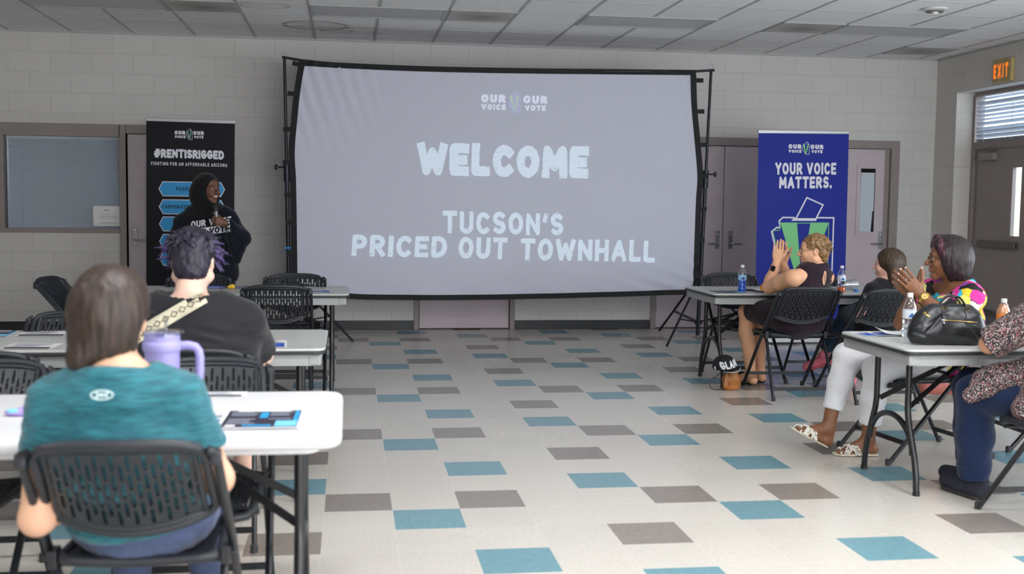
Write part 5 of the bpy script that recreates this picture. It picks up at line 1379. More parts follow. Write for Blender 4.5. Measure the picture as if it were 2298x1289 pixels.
for i in range(95):      # locks over crown and back
    th = R.uniform(-PI, PI); ph = R.uniform(0.15, 1.35)
    d = np.array((math.sin(ph)*math.sin(th), -abs(math.sin(ph)*math.cos(th)) if R.random() < 0.75 else math.sin(ph)*math.cos(th), math.cos(ph)))
    a = H.p(*(np.array((0, -0.012, 0.045))+d*np.array((0.084, 0.102, 0.086))))
    tl = R.uniform(0.025, 0.06); fl = unit(np.array((d[0]*0.8+R.uniform(-0.5, 0.5), d[1]*0.8+R.uniform(-0.5, 0.5), -0.45+R.uniform(-0.5, 0.5)))) @ H.R
    s.cone(a, a+fl*tl, 0.011, 0.003, 0.008)
for sx, n_ in ((-1, 16), (1, 13)):   # wisps sticking out at the sides
    for i in range(n_):
        a = H.p(sx*0.080, R.uniform(-0.03, 0.06), R.uniform(0.0, 0.075)); e = unit(np.array((sx*R.uniform(0.45, 1), R.uniform(-0.3, 0.4), R.uniform(-1.0, 0.15)))) @ H.R
        L_ = R.uniform(0.03, 0.075); s.cone(a, a+e*L_*0.5, 0.010, 0.007, 0.01); s.cone(a+e*L_*0.5, a+e*L_+V3(0, 0, -0.006), 0.007, 0.0025, 0.006)
M_h2t = hairmat('violet_hair_tips', (32, 22, 54), (78, 64, 116), 0.4, (90, 90, 60))
make(s, 'hair', [M_h2, M_h2t], pr, B, 0.005, it=1, disp=lambda v: 0.004*nz(v, (60, 60, 30), 6)+0.002*nz(v, (150, 150, 70), 8),
     zones=[(lambda v: (np.abs(H.loc(v)[:, 0]) > 0.092) & (H.loc(v)[:, 2] < 0.085), 1)])
# shoulder strap laid over the back
M_strap = mat('cream_woven_strap', (208, 200, 176), 0.85, noise=0.05, nscale=120); M_strapd = mat('strap_dark_thread', (96, 88, 78), 0.85)
f = onto(bvh_of(shirt), B, (0, 1, 0), 0.004); mb = MB()
p0, p1 = np.array((-0.458, 1.006)), np.array((-0.745, 0.835)); dd = (p1-p0)/np.linalg.norm(p1-p0); nn = np.array((-dd[1], dd[0])); W = 0.027; NS = 40
L_ = np.linalg.norm(p1-p0); vs = []
for i in range(NS+1):
    c = p0+dd*L_*i/NS
    for e in (-W, -W*0.33, W*0.33, W): x, z = c+nn*e; vs.append(f((x, -0.3, z)))
fs = [(i*4+j, i*4+j+1, i*4+j+5, i*4+j+4) for i in range(NS) for j in range(3)]
mb.add(vs, fs); st = mb.build('shoulder_strap', M_strap, pr, smooth=60); md = st.modifiers.new('thickness', 'SOLIDIFY'); md.thickness = 0.004; md.offset = 1
f2 = onto(bvh_of(shirt), B, (0, 1, 0), 0.0095); mb = MB(); fn = lambda x, z: f2((x, -0.3, z))
for i in range(9):
    c = p0+dd*(0.02+i*0.037); r_ = 0.0145
    put_line(mb, [tuple(c+dd*r_), tuple(c+nn*r_*0.8), tuple(c-dd*r_), tuple(c-nn*r_*0.8)], 0.0032, 0, 0, True, fn)
mb.build('strap_diamonds', M_strapd, st)
# ================================================================== the speaker in the headscarf
B = V3(-1.15, 5.76, -0.14)
M_sk3 = skin('deep_brown_skin', (104, 70, 54))
pr = person('standing person smiling in black headscarf and navy sweatshirt, holding a microphone', tuple(B))
H = Head((-1.145, 5.74, 1.472), (0.77, -0.64, 0.0), sc=1.11)
s = Solid(); add_head(s, H, (-1.15, 5.77, 1.30), ears=False, smile=True, fat=0.008, nose=1.15)
shL, shR = V3(-0.965, 5.73, 1.215), V3(-1.372, 5.77, 1.165)
elL = V3(-0.835, 5.66, 1.035); mic = V3(-1.045, 5.50, 1.20)
hd = unit(V3(-0.8, -0.6, 0.18)); hn = V3(-0.6, 0.8, 0); wrL = mic-hd*0.074-hn*0.026+V3(0, 0, -0.015)
s.ecap((-1.15, 5.77, 1.25), (-1.15, 5.76, 0.85), (0.14, 0.09), (0.16, 0.11), (1, 0, 0))
arm(s, shL, elL, wrL, (0.05, 0.042, 0.04, 0.028)); add_hand(s, wrL, hd, hn, (0, 0, 1), (1.9, 2.0, 2.05, 2.1), 1.0, (0.75, 0.55, 0.35), 0.02, tcurl=0.6)
elR, wrR = V3(-1.45, 5.76, 0.93), V3(-1.36, 5.60, 0.74); arm(s, shR, elR, wrR, (0.05, 0.042, 0.04, 0.028)); add_hand(s, wrR, (0.35, -0.5, -0.8), (0.9, 0.2, 0.2), (0.2, -0.9, 0.3))
for sx in (-1, 1):
    leg(s, (-1.15+sx*0.10, 5.76, 0.80), (-1.15+sx*0.10, 5.75, 0.38), (-1.15+sx*0.10, 5.77, -0.055)); foot(s, (-1.15+sx*0.10, 5.77, -0.055), (-1.15+sx*0.13, 5.62, -0.11))
make(s, 'body', [M_sk3, mat('plum_lips', (112, 64, 58), 0.4), M_sk3], pr, B, 0.0045, zones=face_zones(H)); eyes(H, pr, B); brows(H, pr, B, mat('black_brow', (26, 20, 18), 0.7))
mb = MB()
for k in range(11):
    x = (k-5)*0.0056; c = H.p(x, 0.0905-0.38*abs(x)*abs(x)/0.024, -0.0605+0.004*(x/0.028)**2); mb.sphere(c-B, (0.0034, 0.0034, 0.0066), 8)
mb.build('teeth', mat('white_teeth', (236, 230, 220), 0.25), pr, smooth=180)
M_nav = cloth('navy_fleece', (14, 18, 30), 0.9, 0.08, 30); M_scarf = cloth('black_scarf', (15, 15, 18), 0.85, 0.05, 20); M_navy2 = cloth('dark_navy_skirt', (14, 20, 32), 0.9)
s = Solid()
s.ecap((-1.16, 5.76, 1.245), (-1.155, 5.75, 1.05), (0.20, 0.11), (0.235, 0.15), (1, 0, 0), 0.06); s.ecap((-1.155, 5.75, 1.05), (-1.15, 5.75, 0.72), (0.235, 0.15), (0.275, 0.18), (1, 0, 0), 0.06)
s.cone((-1.15, 5.77, 1.30), shL, 0.07, 0.075, 0.05); s.cone((-1.15, 5.77, 1.29), shR, 0.07, 0.075, 0.05)
s.chain([shL, elL, wrL-hd*0.03], [0.076, 0.066, 0.045], 0.03); s.cut(wrL, 0.07, wrL-hd*0.012, hd)
s.chain([elL, V3(-0.875, 5.66, 0.92), V3(-0.885, 5.66, 0.83)], [0.06, 0.05, 0.028], 0.03); s.cone(V3(-0.93, 5.60, 1.05), V3(-0.885, 5.65, 0.86), 0.05, 0.035, 0.04)
s.chain([shR, elR, wrR+V3(0, 0, 0.03)], [0.076, 0.068, 0.048], 0.03)
sw = make(s, 'navy_sweatshirt', M_nav, pr, B, 0.007, disp=lambda v: 0.008*nz(v, (7, 7, 16), 3)+0.004*nz(v, (20, 20, 30), 5))
s = Solid(); s.ecap((-1.15, 5.755, 0.80), (-1.15, 5.76, -0.02), (0.255, 0.165), (0.20, 0.15), (1, 0, 0), 0.04); s.cut((-1.15, 5.76, -0.12), 0.35, (-1.15, 5.76, -0.06), (0, 0, -1))
make(s, 'long_skirt', M_navy2, pr, B, 0.01, disp=lambda v: 0.012*nz(v, (14, 14, 2.5), 3))
s = Solid()
s.ell(H.p(0, -0.022, 0.026), (0.104, 0.128, 0.117), H.R); s.ell(H.p(0, -0.02, -0.05), (0.096, 0.112, 0.11), H.R, 0.04); s.ell(H.p(0.03, -0.06, -0.05), (0.10, 0.09, 0.13), H.R, 0.04)
s.ecap(H.p(0, 0.0, -0.12), (-1.16, 5.76, 1.225), (0.085, 0.085), (0.19, 0.135), (1, 0, 0), 0.07)
s.ell(H.p(0.0, 0.090, -0.022), (0.076, 0.112, 0.106), H.R, 0.012, '-')
s.cut((-1.16, 5.76, 1.08), 0.25, (-1.16, 5.76, 1.195), (0.12, 0.15, -1))
make(s, 'headscarf', M_scarf, pr, B, 0.005, disp=lambda v: 0.004*nz(v, (16, 16, 30), 3)+0.0035*np.clip((1.42-v[:, 2])/0.1, 0, 1)*nz(v, (10, 10, 50), 8))
# lettering on the sweatshirt
f = onto(bvh_of(sw), B, (0, 1, 0), 0.003); fn = lambda x, z: f((x, 5.2, z)); f2 = onto(bvh_of(sw), B, (0, 1, 0), 0.0055); fn2 = lambda x, z: f2((x, 5.2, z))
M_prw = mat('white_shirt_print', (214, 214, 220), 0.7)
mb = MB(); put_text(mb, 'OUR VOICE', ((-1.279, 1.122), (-0.93, 1.170), (-1.283, 1.182)), 0.24, 0, fn=fn, gap=0.10); mb.build('print_line', M_prw, sw)
mb = MB(); q0, q1, q2, q3 = (-1.275, 1.046), (-0.93, 1.094), (-0.93, 1.160), (-1.275, 1.112)
for i in range(14):
    a, b_ = i/14, (i+1)/14; L2 = lambda u, v: (q0[0]+(q1[0]-q0[0])*u, q0[1]+(q1[1]-q0[1])*u+0.066*v)
    for j in range(3): put_poly(mb, [L2(a, j/3), L2(b_, j/3), L2(b_, (j+1)/3), L2(a, (j+1)/3)], 0, 0, fn)
put_text(mb, 'OUR VOTE', ((-1.265, 1.052), (-0.95, 1.096), (-1.267, 1.105)), 0.22, 1, fn=fn2, gap=0.10); mb.build('print_band', [M_prw, M_nav], sw)
# microphone (held: a thing of its own)
mc = thing('microphone', 'black and silver handheld microphone in the hand of the speaker in the headscarf', 'microphone', tuple(mic))
axis = Matrix.Rotation(math.radians(-5), 4, 'Y')
mb = MB(); mb.lathe([(0.013, -0.045), (0.0145, -0.04), (0.0165, 0.03), (0.019, 0.075)], 18, 0, axis); mb.build('handle', mat('silver_grey_handle', (120, 120, 122), 0.35, metal=0.6), mc, smooth=40)
mb = MB(); mb.lathe([(0.019, 0.075), (0.024, 0.085), (0.0245, 0.092), (0.023, 0.096)], 18, 0, axis); mb.build('collar', mat('black_ring', (20, 20, 22), 0.4), mc, smooth=40)
mb = MB(); mb.lathe([(0.023, 0.096), (0.0265, 0.115), (0.0255, 0.132), (0.018, 0.146), (0.0, 0.15)], 18, 0, axis); mb.build('grille', mat('dark_mesh_grille', (34, 34, 36), 0.5, metal=0.4, bump=0.8, bscale=700), mc, smooth=60)

for o in (pr, mc):      # she stands a little nearer than the banner: bring figure and microphone forward together
    o.location = Vector(mw.translation) + (o.location - Vector(mw.translation))*0.909; o.scale = (0.909,)*3

# ================================================================== woman clapping in the sleeveless dark dress
B = V3(3.335, 3.18, 0)
M_sk4 = skin('fair_pink_skin', (226, 172, 136))
pr = person('person with short dark-blonde hair clapping in a sleeveless aubergine dress with keyhole back', tuple(B))
H = Head((3.452, 3.10, 1.066), (-0.955, 0.29, -0.02), sc=0.98)
s = Solid(); add_head(s, H, (3.505, 3.11, 0.925), open_mouth=True, fat=0.010)
shL, shR = V3(3.262, 3.005, 0.868), V3(3.575, 3.165, 0.868); elL, elR = V3(3.195, 3.28, 0.785), V3(3.395, 3.40, 0.775); wrL, wrR = V3(3.238, 3.262, 0.968), V3(3.335, 3.375, 0.955)
side = unit(shR-shL)
s.ecap((3.445, 3.095, 0.90), (3.40, 3.14, 0.62), (0.12, 0.07), (0.13, 0.10), side)
s.cone((3.47, 3.10, 0.915), shL, 0.055, 0.06); s.cone((3.47, 3.10, 0.915), shR, 0.055, 0.06)
arm(s, shL, elL, wrL, (0.064, 0.050, 0.048, 0.029)); arm(s, shR, elR, wrR, (0.064, 0.050, 0.048, 0.029))
add_hand(s, wrL, (0.10, 0.02, 1.0), (0.35, 0.94, 0), (0.94, -0.35, 0), (0.08, 0.10, 0.12, 0.16), 1.0, (0.80, 0.50, 0.10), 0.02)
add_hand(s, wrR, (-0.16, -0.06, 1.0), (-0.35, -0.94, 0), (0.94, -0.35, 0), (0.08, 0.10, 0.12, 0.16), 1.0, (0.80, 0.50, 0.10), 0.03)
leg(s, (3.30, 3.12, 0.545), (3.135, 3.58, 0.575), (3.19, 3.60, 0.085), (0.085, 0.064, 0.062, 0.038)); foot(s, (3.19, 3.60, 0.08), (3.15, 3.76, 0.03))
leg(s, (3.45, 3.17, 0.545), (3.26, 3.66, 0.62), (3.31, 3.72, 0.10), (0.085, 0.064, 0.06, 0.038)); foot(s, (3.31, 3.72, 0.09), (3.30, 3.88, 0.03))
make(s, 'body', [M_sk4, M_lip_l, M_sk4], pr, B, 0.0042, zones=face_zones(H)); eyes(H, pr, B); brows(H, pr, B, mat('fair_brow', (142, 104, 78), 0.7))
M_drs = cloth('aubergine_knit', (38, 22, 34), 0.8, 0.08, 60)
s = Solid()
s.ecap((3.435, 3.095, 0.895), (3.42, 3.11, 0.75), (0.150, 0.092), (0.170, 0.125), side, 0.05); s.cone((3.47, 3.105, 0.92), shR, 0.07, 0.066, 0.05); s.ecap((3.42, 3.11, 0.75), (3.385, 3.17, 0.56), (0.160, 0.125), (0.19, 0.155), side, 0.05)
s.ecap((3.502, 3.105, 0.965), (3.47, 3.10, 0.90), (0.066, 0.066), (0.13, 0.085), side, 0.04)
s.cone((3.34, 3.12, 0.56), (3.165, 3.50, 0.59), 0.125, 0.088, 0.05); s.cone((3.45, 3.16, 0.56), (3.265, 3.55, 0.645), 0.125, 0.088, 0.05); s.cut((3.12, 3.66, 0.6), 0.20, (3.15, 3.53, 0.6), (-0.4, 0.9, 0.0))
s.cut((3.505, 3.105, 1.03), 0.11, (3.505, 3.105, 0.972), (-0.15, 0.1, 1))
for a, c in ((shL, 3.42),): s.ell(a+unit(a-V3(3.44, 3.10, 0.87))*0.045, (0.070, 0.070, 0.105), None, 0.008, '-')
dr = make(s, 'sleeveless_dress', M_drs, pr, B, 0.005, disp=lambda v: 0.004*nz(v, (12, 12, 24), 3)+0.002*nz(v, (40, 40, 40), 5))
fwdc = unit(V3(-side[1], side[0], 0)); dirn = Vector(fwdc)
f = onto(bvh_of(dr), B, dirn, 0.003); f2 = onto(bvh_of(dr), B, dirn, 0.0045)
cent = V3(3.462, 3.10, 0.872)
P_ = lambda u, z: tuple(cent+side*u+V3(0, 0, z)-fwdc*0.2)
mb = MB(); N_ = 24; ring = [P_(0.021*math.cos(2*PI*k/N_), 0.052*math.sin(2*PI*k/N_)) for k in range(N_)]; r2 = [P_(0.011*math.cos(2*PI*k/N_), 0.028*math.sin(2*PI*k/N_)) for k in range(N_)]
vs = [f(p) for p in ring]+[f(p) for p in r2]+[f(P_(0, 0))]; fs = [(k, (k+1) % N_, N_+(k+1) % N_, N_+k) for k in range(N_)]+[(N_+k, N_+(k+1) % N_, 2*N_) for k in range(N_)]
mb.add(vs, fs); kh = mb.build('keyhole_skin', M_sk4, dr)
mb = MB(); fn = lambda u, z: f2(P_(u, z)); R = random.Random(4); M_tat = mat('tattoo_ink', (92, 76, 72), 0.6)
for k in range(11):
    z = -0.034+k*0.0066; a = 0.012*math.sqrt(max(0, 1-(z/0.046)**2)); put_line(mb, [(-a*R.uniform(0.4, 1), z), (R.uniform(-0.3, 0.3)*a, z+0.005), (a*R.uniform(0.4, 1), z-0.002)], 0.0022, 0, 0, False, fn)
mb.build('tattoo', M_tat, kh)
M_h4 = hairmat('dark_blonde_hair', (92, 66, 42), (164, 128, 84), 0.42, (70, 70, 30))
s = Solid(); R = random.Random(5)
s.ell(H.p(0, -0.018, 0.04), (0.082, 0.100, 0.086), H.R); s.ell(H.p(0, -0.062, -0.012), (0.072, 0.052, 0.066), H.R, 0.03); s.ell(H.p(0, -0.07, -0.065), (0.05, 0.034, 0.03), H.R, 0.02)
s.ell(H.p(0, 0.100, -0.045), (0.085, 0.088, 0.105), H.R, 0.008, '-')
for sx in (-1, 1): s.ell(H.p(sx*0.082, 0.008, -0.030), (0.024, 0.030, 0.040), H.R, 0.008, '-')
for i in range(80):
    th = R.uniform(-2.2, 2.2); ph = R.uniform(0.1, 1.75); d = np.array((math.sin(ph)*math.sin(th), -math.sin(ph)*math.cos(th), math.cos(ph)))
    a = H.p(*(np.array((0, -0.018, 0.036))+d*np.array((0.079, 0.098, 0.085)))); fl = unit(np.array((d[0]*0.45+R.uniform(-0.25, 0.25), d[1]*0.5-0.35, -0.62+R.uniform(-0.4, 0.3)))) @ H.R
    s.cone(a, a+fl*R.uniform(0.03, 0.055), 0.0095, 0.003, 0.007)
make(s, 'hair', M_h4, pr, B, 0.0045, it=1, disp=lambda v: 0.003*nz(v, (70, 70, 30), 6)+0.0015*nz(v, (160, 160, 60), 2))
glasses(H, pr, B, mat('silver_wire', (150, 146, 142), 0.3, metal=0.9), 0.0011)
def wrist_band(parent, base, wr, el, r, mband, mface, side_dir, face_kind):
    wr, el = np.asarray(wr, float), np.asarray(el, float); ax_ = unit(el-wr); c = wr+ax_*0.018; u = unit(np.asarray(side_dir, float)-ax_*(np.asarray(side_dir, float)@ax_)); w_ = np.cross(ax_, u); b0 = np.asarray(base)
    mb = MB(); vs = []; fs = []; N = 28
    for k in range(N):
        a = 2*PI*k/N; d = u*math.cos(a)+w_*math.sin(a)
        for (rr, t_) in ((r, -0.010), (r+0.003, -0.0095), (r+0.003, 0.0095), (r, 0.010)): vs.append(c-b0+d*rr+ax_*t_)
    for k in range(N):
        for e in range(4): fs.append((k*4+e, k*4+(e+1) % 4, ((k+1) % N)*4+(e+1) % 4, ((k+1) % N)*4+e))
    mb.add(vs, fs); bd = mb.build('watch_band', mband, parent, smooth=50)
    M = Matrix(((w_[0], ax_[0], u[0], 0), (w_[1], ax_[1], u[1], 0), (w_[2], ax_[2], u[2], 0), (0, 0, 0, 1))); M.translation = c-b0+u*(r+0.001)
    mb = MB()
    if face_kind == 'square': mb.prism(rrect(-0.017, 0.017, -0.02, 0.02, 0.007), 0, 0.009, 0, M)
    else:
        mb.lathe([(0.020, 0), (0.0205, 0.006), (0.017, 0.009), (0.0165, 0.0075), (0, 0.0075)], 24, 0, M)
    wf = mb.build('watch_case', mface, bd, smooth=40)
    if face_kind != 'square':
        mb = MB(); mb.lathe([(0.0155, 0.0080), (0, 0.0083)], 24, 0, M); fc = mb.build('watch_dial', mat('gold_dial', (214, 190, 120), 0.3, metal=0.4), wf)
        mb = MB(); mb.box(-0.0008, 0.0008, 0, 0.011, 0.0084, 0.0088, 0, M); mb.box(0, 0.008, -0.0008, 0.0008, 0.0084, 0.0088, 0, M); mb.build('watch_hands', M_ink, fc)
wrist_band(pr, B, wrL+V3(-0.002, 0, -0.03), elL, 0.0325, mat('blush_watch_strap', (226, 186, 166), 0.5), mat('black_watch_screen', (10, 10, 12), 0.15), (-0.8, -0.6, 0), 'square')
for (a, d) in ((V3(3.155, 3.78, 0.03), (-0.24, 0.97)), (V3(3.30, 3.87, 0.03), (-0.06, 0.998))):
    s = Solid(); d_ = V3(d[0], d[1], 0); s.ecap(a-d_*0.19+V3(0, 0, -0.018), a+d_*0.01+V3(0, 0, -0.018), (0.034, 0.011), (0.036, 0.011), (d[1], -d[0], 0)); s.chain([a-d_*0.045+V3(-0.0, 0, 0.012), a-d_*0.045+V3(0.0, 0, 0.016)], [0.042, 0.04]); s.cut(a, 0.2, a+V3(0, 0, -0.028), (0, 0, -1))
    make(s, 'flat_shoe', mat('black_leather_flat', (18, 17, 18), 0.5), pr, B, 0.006)

# ================================================================== person in black tee and pink shoes
B = V3(3.87, 3.05, 0)
M_sk5 = skin('rosy_fair_skin', (226, 178, 160))
pr = person('person seen from behind with straight brown hair, black tee, jeans and bright pink shoes', tuple(B))
H = Head((4.045, 3.12, 0.965), (-0.80, 0.60, 0.0), sc=0.95)
s = Solid(); add_head(s, H, (4.05, 3.12, 0.83))
shL, shR = V3(3.90, 3.06, 0.775), V3(4.17, 3.16, 0.775); elL, elR = V3(3.785, 3.02, 0.585), V3(4.23, 3.25, 0.60); wrL, wrR = V3(3.93, 3.33, 0.62), V3(4.08, 3.42, 0.64); side = unit(shR-shL)
s.ecap((4.03, 3.11, 0.80), (3.95, 3.08, 0.58), (0.09, 0.065), (0.11, 0.09), side); s.cone((4.04, 3.11, 0.81), shL, 0.045, 0.045); s.cone((4.04, 3.11, 0.81), shR, 0.045, 0.045)
arm(s, shL, elL, wrL, (0.045, 0.038, 0.036, 0.025)); arm(s, shR, elR, wrR, (0.045, 0.038, 0.036, 0.025)); add_hand(s, wrL, (0.6, 0.8, 0), (0, 0, -1), (0.8, -0.6, 0), sc=0.92); add_hand(s, wrR, (-0.3, 0.95, 0.1), (0, 0, -1), (-0.95, -0.3, 0), sc=0.92)
k1, a1, k2, a2 = V3(3.93, 3.52, 0.585), V3(3.985, 3.60, 0.09), V3(3.97, 3.50, 0.62), V3(3.80, 3.70, 0.22)
leg(s, (3.86, 3.1, 0.53), k1, a1, (0.07, 0.05, 0.05, 0.034)); leg(s, (4.02, 3.12, 0.53), k2, a2, (0.07, 0.05, 0.05, 0.034))
make(s, 'body', [M_sk5, M_lip_l, M_sk5], pr, B, 0.0055, zones=face_zones(H)); eyes(H, pr, B); brows(H, pr, B, mat('brown_brow_soft', (96, 72, 56), 0.7))
M_tee = cloth('soft_black_tee', (24, 24, 27), 0.85)
s = Solid(); s.ecap((4.035, 3.11, 0.78), (3.95, 3.08, 0.54), (0.125, 0.09), (0.165, 0.13), side, 0.05); s.cone((4.04, 3.115, 0.825), shL, 0.055, 0.058, 0.04); s.cone((4.04, 3.115, 0.825), shR, 0.055, 0.058, 0.04); s.ecap((3.95, 3.08, 0.56), (3.94, 3.09, 0.5), (0.17, 0.14), (0.175, 0.15), side, 0.04)
for a, e in ((shL, elL), (shR, elR)): d = unit(e-a); s.cone(a, a+d*0.15, 0.058, 0.060, 0.03); s.cut(a+d*0.19, 0.075, a+d*0.145, d)
s.cut((4.05, 3.12, 0.92), 0.10, (4.05, 3.12, 0.853), (0, 0, 1))
tee = make(s, 'black_tee', M_tee, pr, B, 0.006, disp=lambda v: 0.005*nz(v, (12, 12, 24), 3))
f = onto(bvh_of(tee), B, (-0.1, 1, 0), 0.002); mb = MB(); fn = lambda x, z: f((x, 2.8, z))
put_line(mb, [(4.00+0.03*math.cos(a), 0.775+0.022*math.sin(a)) for a in [2*PI*i/14 for i in range(14)]], 0.004, 0, 0, True, fn); put_line(mb, [(3.965, 0.75), (4.06, 0.735)], 0.004, 0, 0, False, fn); mb.build('faded_print', mat('faded_print_grey', (64, 60, 58), 0.8), tee)
M_jean = cloth('dark_teal_denim', (36, 58, 78), 0.85, 0.15, 70)
s = Solid(); s.ecap((3.93, 3.08, 0.55), (3.93, 3.14, 0.54), (0.165, 0.12), (0.16, 0.10), side, 0.04)
s.chain([(3.87, 3.10, 0.54), k1, k1+(a1-k1)*0.92], [0.092, 0.068, 0.062], 0.03); s.chain([(4.01, 3.12, 0.54), k2, k2+(a2-k2)*0.86], [0.092, 0.068, 0.055], 0.03); s.cut(a1, 0.12, k1+(a1-k1)*0.93, unit(a1-k1)); s.cut(a2, 0.1, k2+(a2-k2)*0.88, unit(a2-k2))
make(s, 'jeans', M_jean, pr, B, 0.006, disp=lambda v: 0.005*nz(v, (14, 14, 14), 4)+0.002*nz(v, (50, 50, 30), 1))
M_pink = mat('bright_pink_knit_shoe', (240, 128, 146), 0.75, noise=0.08, nscale=60); M_psole = mat('pink_sole', (226, 112, 132), 0.6); M_sock = mat('white_sock', (222, 220, 220), 0.9)
for an, dd in ((a1, V3(-0.10, 0.99, 0)), (a2, V3(-0.62, 0.68, -0.42))):
    dd = unit(dd); up = unit(np.cross(np.cross(dd, V3(0, 0, 1)), dd)); sd = np.cross(dd, up); o = an-up*0.052
    s = Solid(); s.chain([o-dd*0.045, o+dd*0.06, o+dd*0.150], [0.043, 0.044, 0.036], 0.02); s.cone(o-dd*0.02+up*0.045, o-dd*0.02+up*0.06, 0.043, 0.043); s.cut(o-dd*0.02+up*0.12, 0.07, o+up*0.068, up); s.cut(o, 0.25, o-up*0.030, -up)
    so = make(s, 'pink_shoe', M_pink, pr, B, 0.0055)
    s = Solid(); s.ecap(o-dd*0.05-up*0.034, o+dd*0.15-up*0.034, (0.047, 0.013), (0.042, 0.011), sd); s.cut(o, 0.25, o-up*0.044, -up); make(s, 'shoe_sole', M_psole, so, B, 0.0055)
    s = Solid(); s.cone(o+up*0.03-dd*0.015, o+up*0.10-dd*0.015, 0.036, 0.038); make(s, 'sock', M_sock, pr, B, 0.006)
M_h5 = hairmat('straight_brown_hair', (42, 31, 23), (80, 62, 46), 0.5, (80, 80, 7))
s = Solid(); s.ell(H.p(0, -0.018, 0.035), (0.088, 0.106, 0.093), H.R); s.ecap(H.p(0, -0.045, 0.0), H.p(0.0, -0.060, -0.17), (0.088, 0.07), (0.095, 0.045), H.R[0], 0.04); s.ell(H.p(0, 0.100, -0.05), (0.066, 0.085, 0.12), H.R, 0.01, '-')
R = random.Random(9)
for i in range(16): x = (i-7.5)*0.0115; a = H.p(x, -0.075, -0.14); s.cone(a, H.p(x*1.1+R.uniform(-0.008, 0.008), -0.075, -0.20-R.uniform(0, 0.03)), 0.011, 0.003, 0.01)
make(s, 'hair', M_h5, pr, B, 0.0055, disp=lambda v: 0.0035*nz(v, (60, 60, 7), 6)+0.0015*nz(v, (130, 130, 14), 2))

# ================================================================== woman in the multicoloured top
B = V3(3.40, 1.22, 0)
M_sk6 = skin('warm_brown_skin', (134, 90, 64), 0.42)
pr = person('person clapping in a multicoloured top and white trousers with dark burgundy bob and pearl sandals', tuple(B))
H = Head((3.427, 1.20, 1.108), (-0.95, 0.31, -0.03), sc=0.97)
s = Solid(); add_head(s, H, (3.495, 1.20, 0.955), ears=False, fat=0.010, nose=1.25)
shL, shR = V3(3.485, 1.035, 0.90), V3(3.44, 1.385, 0.90); elL, elR = V3(3.30, 0.985, 0.795), V3(3.215, 1.27, 0.735); wrL, wrR = V3(3.216, 1.085, 0.915), V3(3.205, 1.155, 0.905); side = unit(shL-shR)
s.ecap((3.49, 1.205, 0.93), (3.42, 1.21, 0.60), (0.12, 0.075), (0.14, 0.10), side); s.cone((3.49, 1.205, 0.935), shL, 0.055, 0.055); s.cone((3.49, 1.205, 0.935), shR, 0.055, 0.055)
arm(s, shL, elL, wrL, (0.056, 0.046, 0.044, 0.028)); arm(s, shR, elR, wrR, (0.056, 0.046, 0.044, 0.028))
tipsL = add_hand(s, wrL, (-0.70, -0.02, 0.70), (0.15, 1.0, 0.12), (0.70, -0.1, 0.70), (0.10, 0.08, 0.10, 0.18), 1.04, (0.55, 0.80, 0.1), 0.05, k=0.003)
add_hand(s, wrR, (-0.70, -0.05, 0.70), (-0.1, -1.0, -0.1), (0.70, -0.1, 0.70), (0.10, 0.12, 0.14, 0.18), 1.04, (0.30, 0.95, -0.1), 0.05, k=0.003)
kF, aF = V3(2.905, 1.30, 0.545), V3(2.795, 1.265, 0.170); kN, aN = V3(2.985, 1.09, 0.500), V3(2.985, 1.17, 0.10)
leg(s, (3.36, 1.30, 0.55), kF, aF, (0.07, 0.05, 0.05, 0.037)); leg(s, (3.36, 1.12, 0.54), kN, aN, (0.07, 0.05, 0.05, 0.037))
def bare_foot(S_, an, toe, up):
    an, toe, up = (np.asarray(x, float) for x in (an, toe, up)); d = unit(toe-an-up*((toe-an)@up)); sd = np.cross(d, up); base_ = toe-up*0.004
    heel = an-d*0.03; heel = heel-up*((heel-base_)@up-0.010); S_.cone(an, heel+up*0.018, 0.035, 0.028, 0.02)
    S_.cone(an+d*0.01, base_-d*0.085+up*0.020, 0.036, 0.026, 0.02); S_.ecap(heel+up*0.01, base_-d*0.075+up*0.012, (0.028, 0.022), (0.040, 0.018), sd, 0.02)
    for i in range(5):
        o = (-0.028+i*0.0145); st = base_-d*(0.078+abs(i-1)*0.003)+sd*o+up*0.010; L_ = (0.062, 0.066, 0.058, 0.050, 0.042)[i]; r = (0.0125, 0.009, 0.0085, 0.008, 0.0078)[i]; S_.cone(st, st+d*L_, r*1.15, r, 0.006)
upF = unit(V3(0.47, -0.06, 0.88)); toeF = V3(2.580, 1.245, 0.155); toeN = V3(2.805, 1.20, 0.020)
bare_foot(s, aF-V3(0, 0, 0.035), toeF, upF); bare_foot(s, aN-V3(0, 0, 0.02), toeN, V3(0, 0, 1))
def nailz(v):
    m = np.zeros(len(v), bool)
    for t in tipsL: m |= np.linalg.norm(v-(t+V3(-0.005, -0.004, 0.004)), axis=1) < 0.0075
    return m
make(s, 'body', [M_sk6, mat('soft_rose_brown_lips', (156, 100, 88), 0.35), M_sk6, mat('pale_pink_nail', (230, 196, 184), 0.25)], pr, B, 0.004, zones=face_zones(H)+[(nailz, 3)]); eyes(H, pr, B); brows(H, pr, B, mat('dark_thin_brow', (48, 32, 26), 0.7))
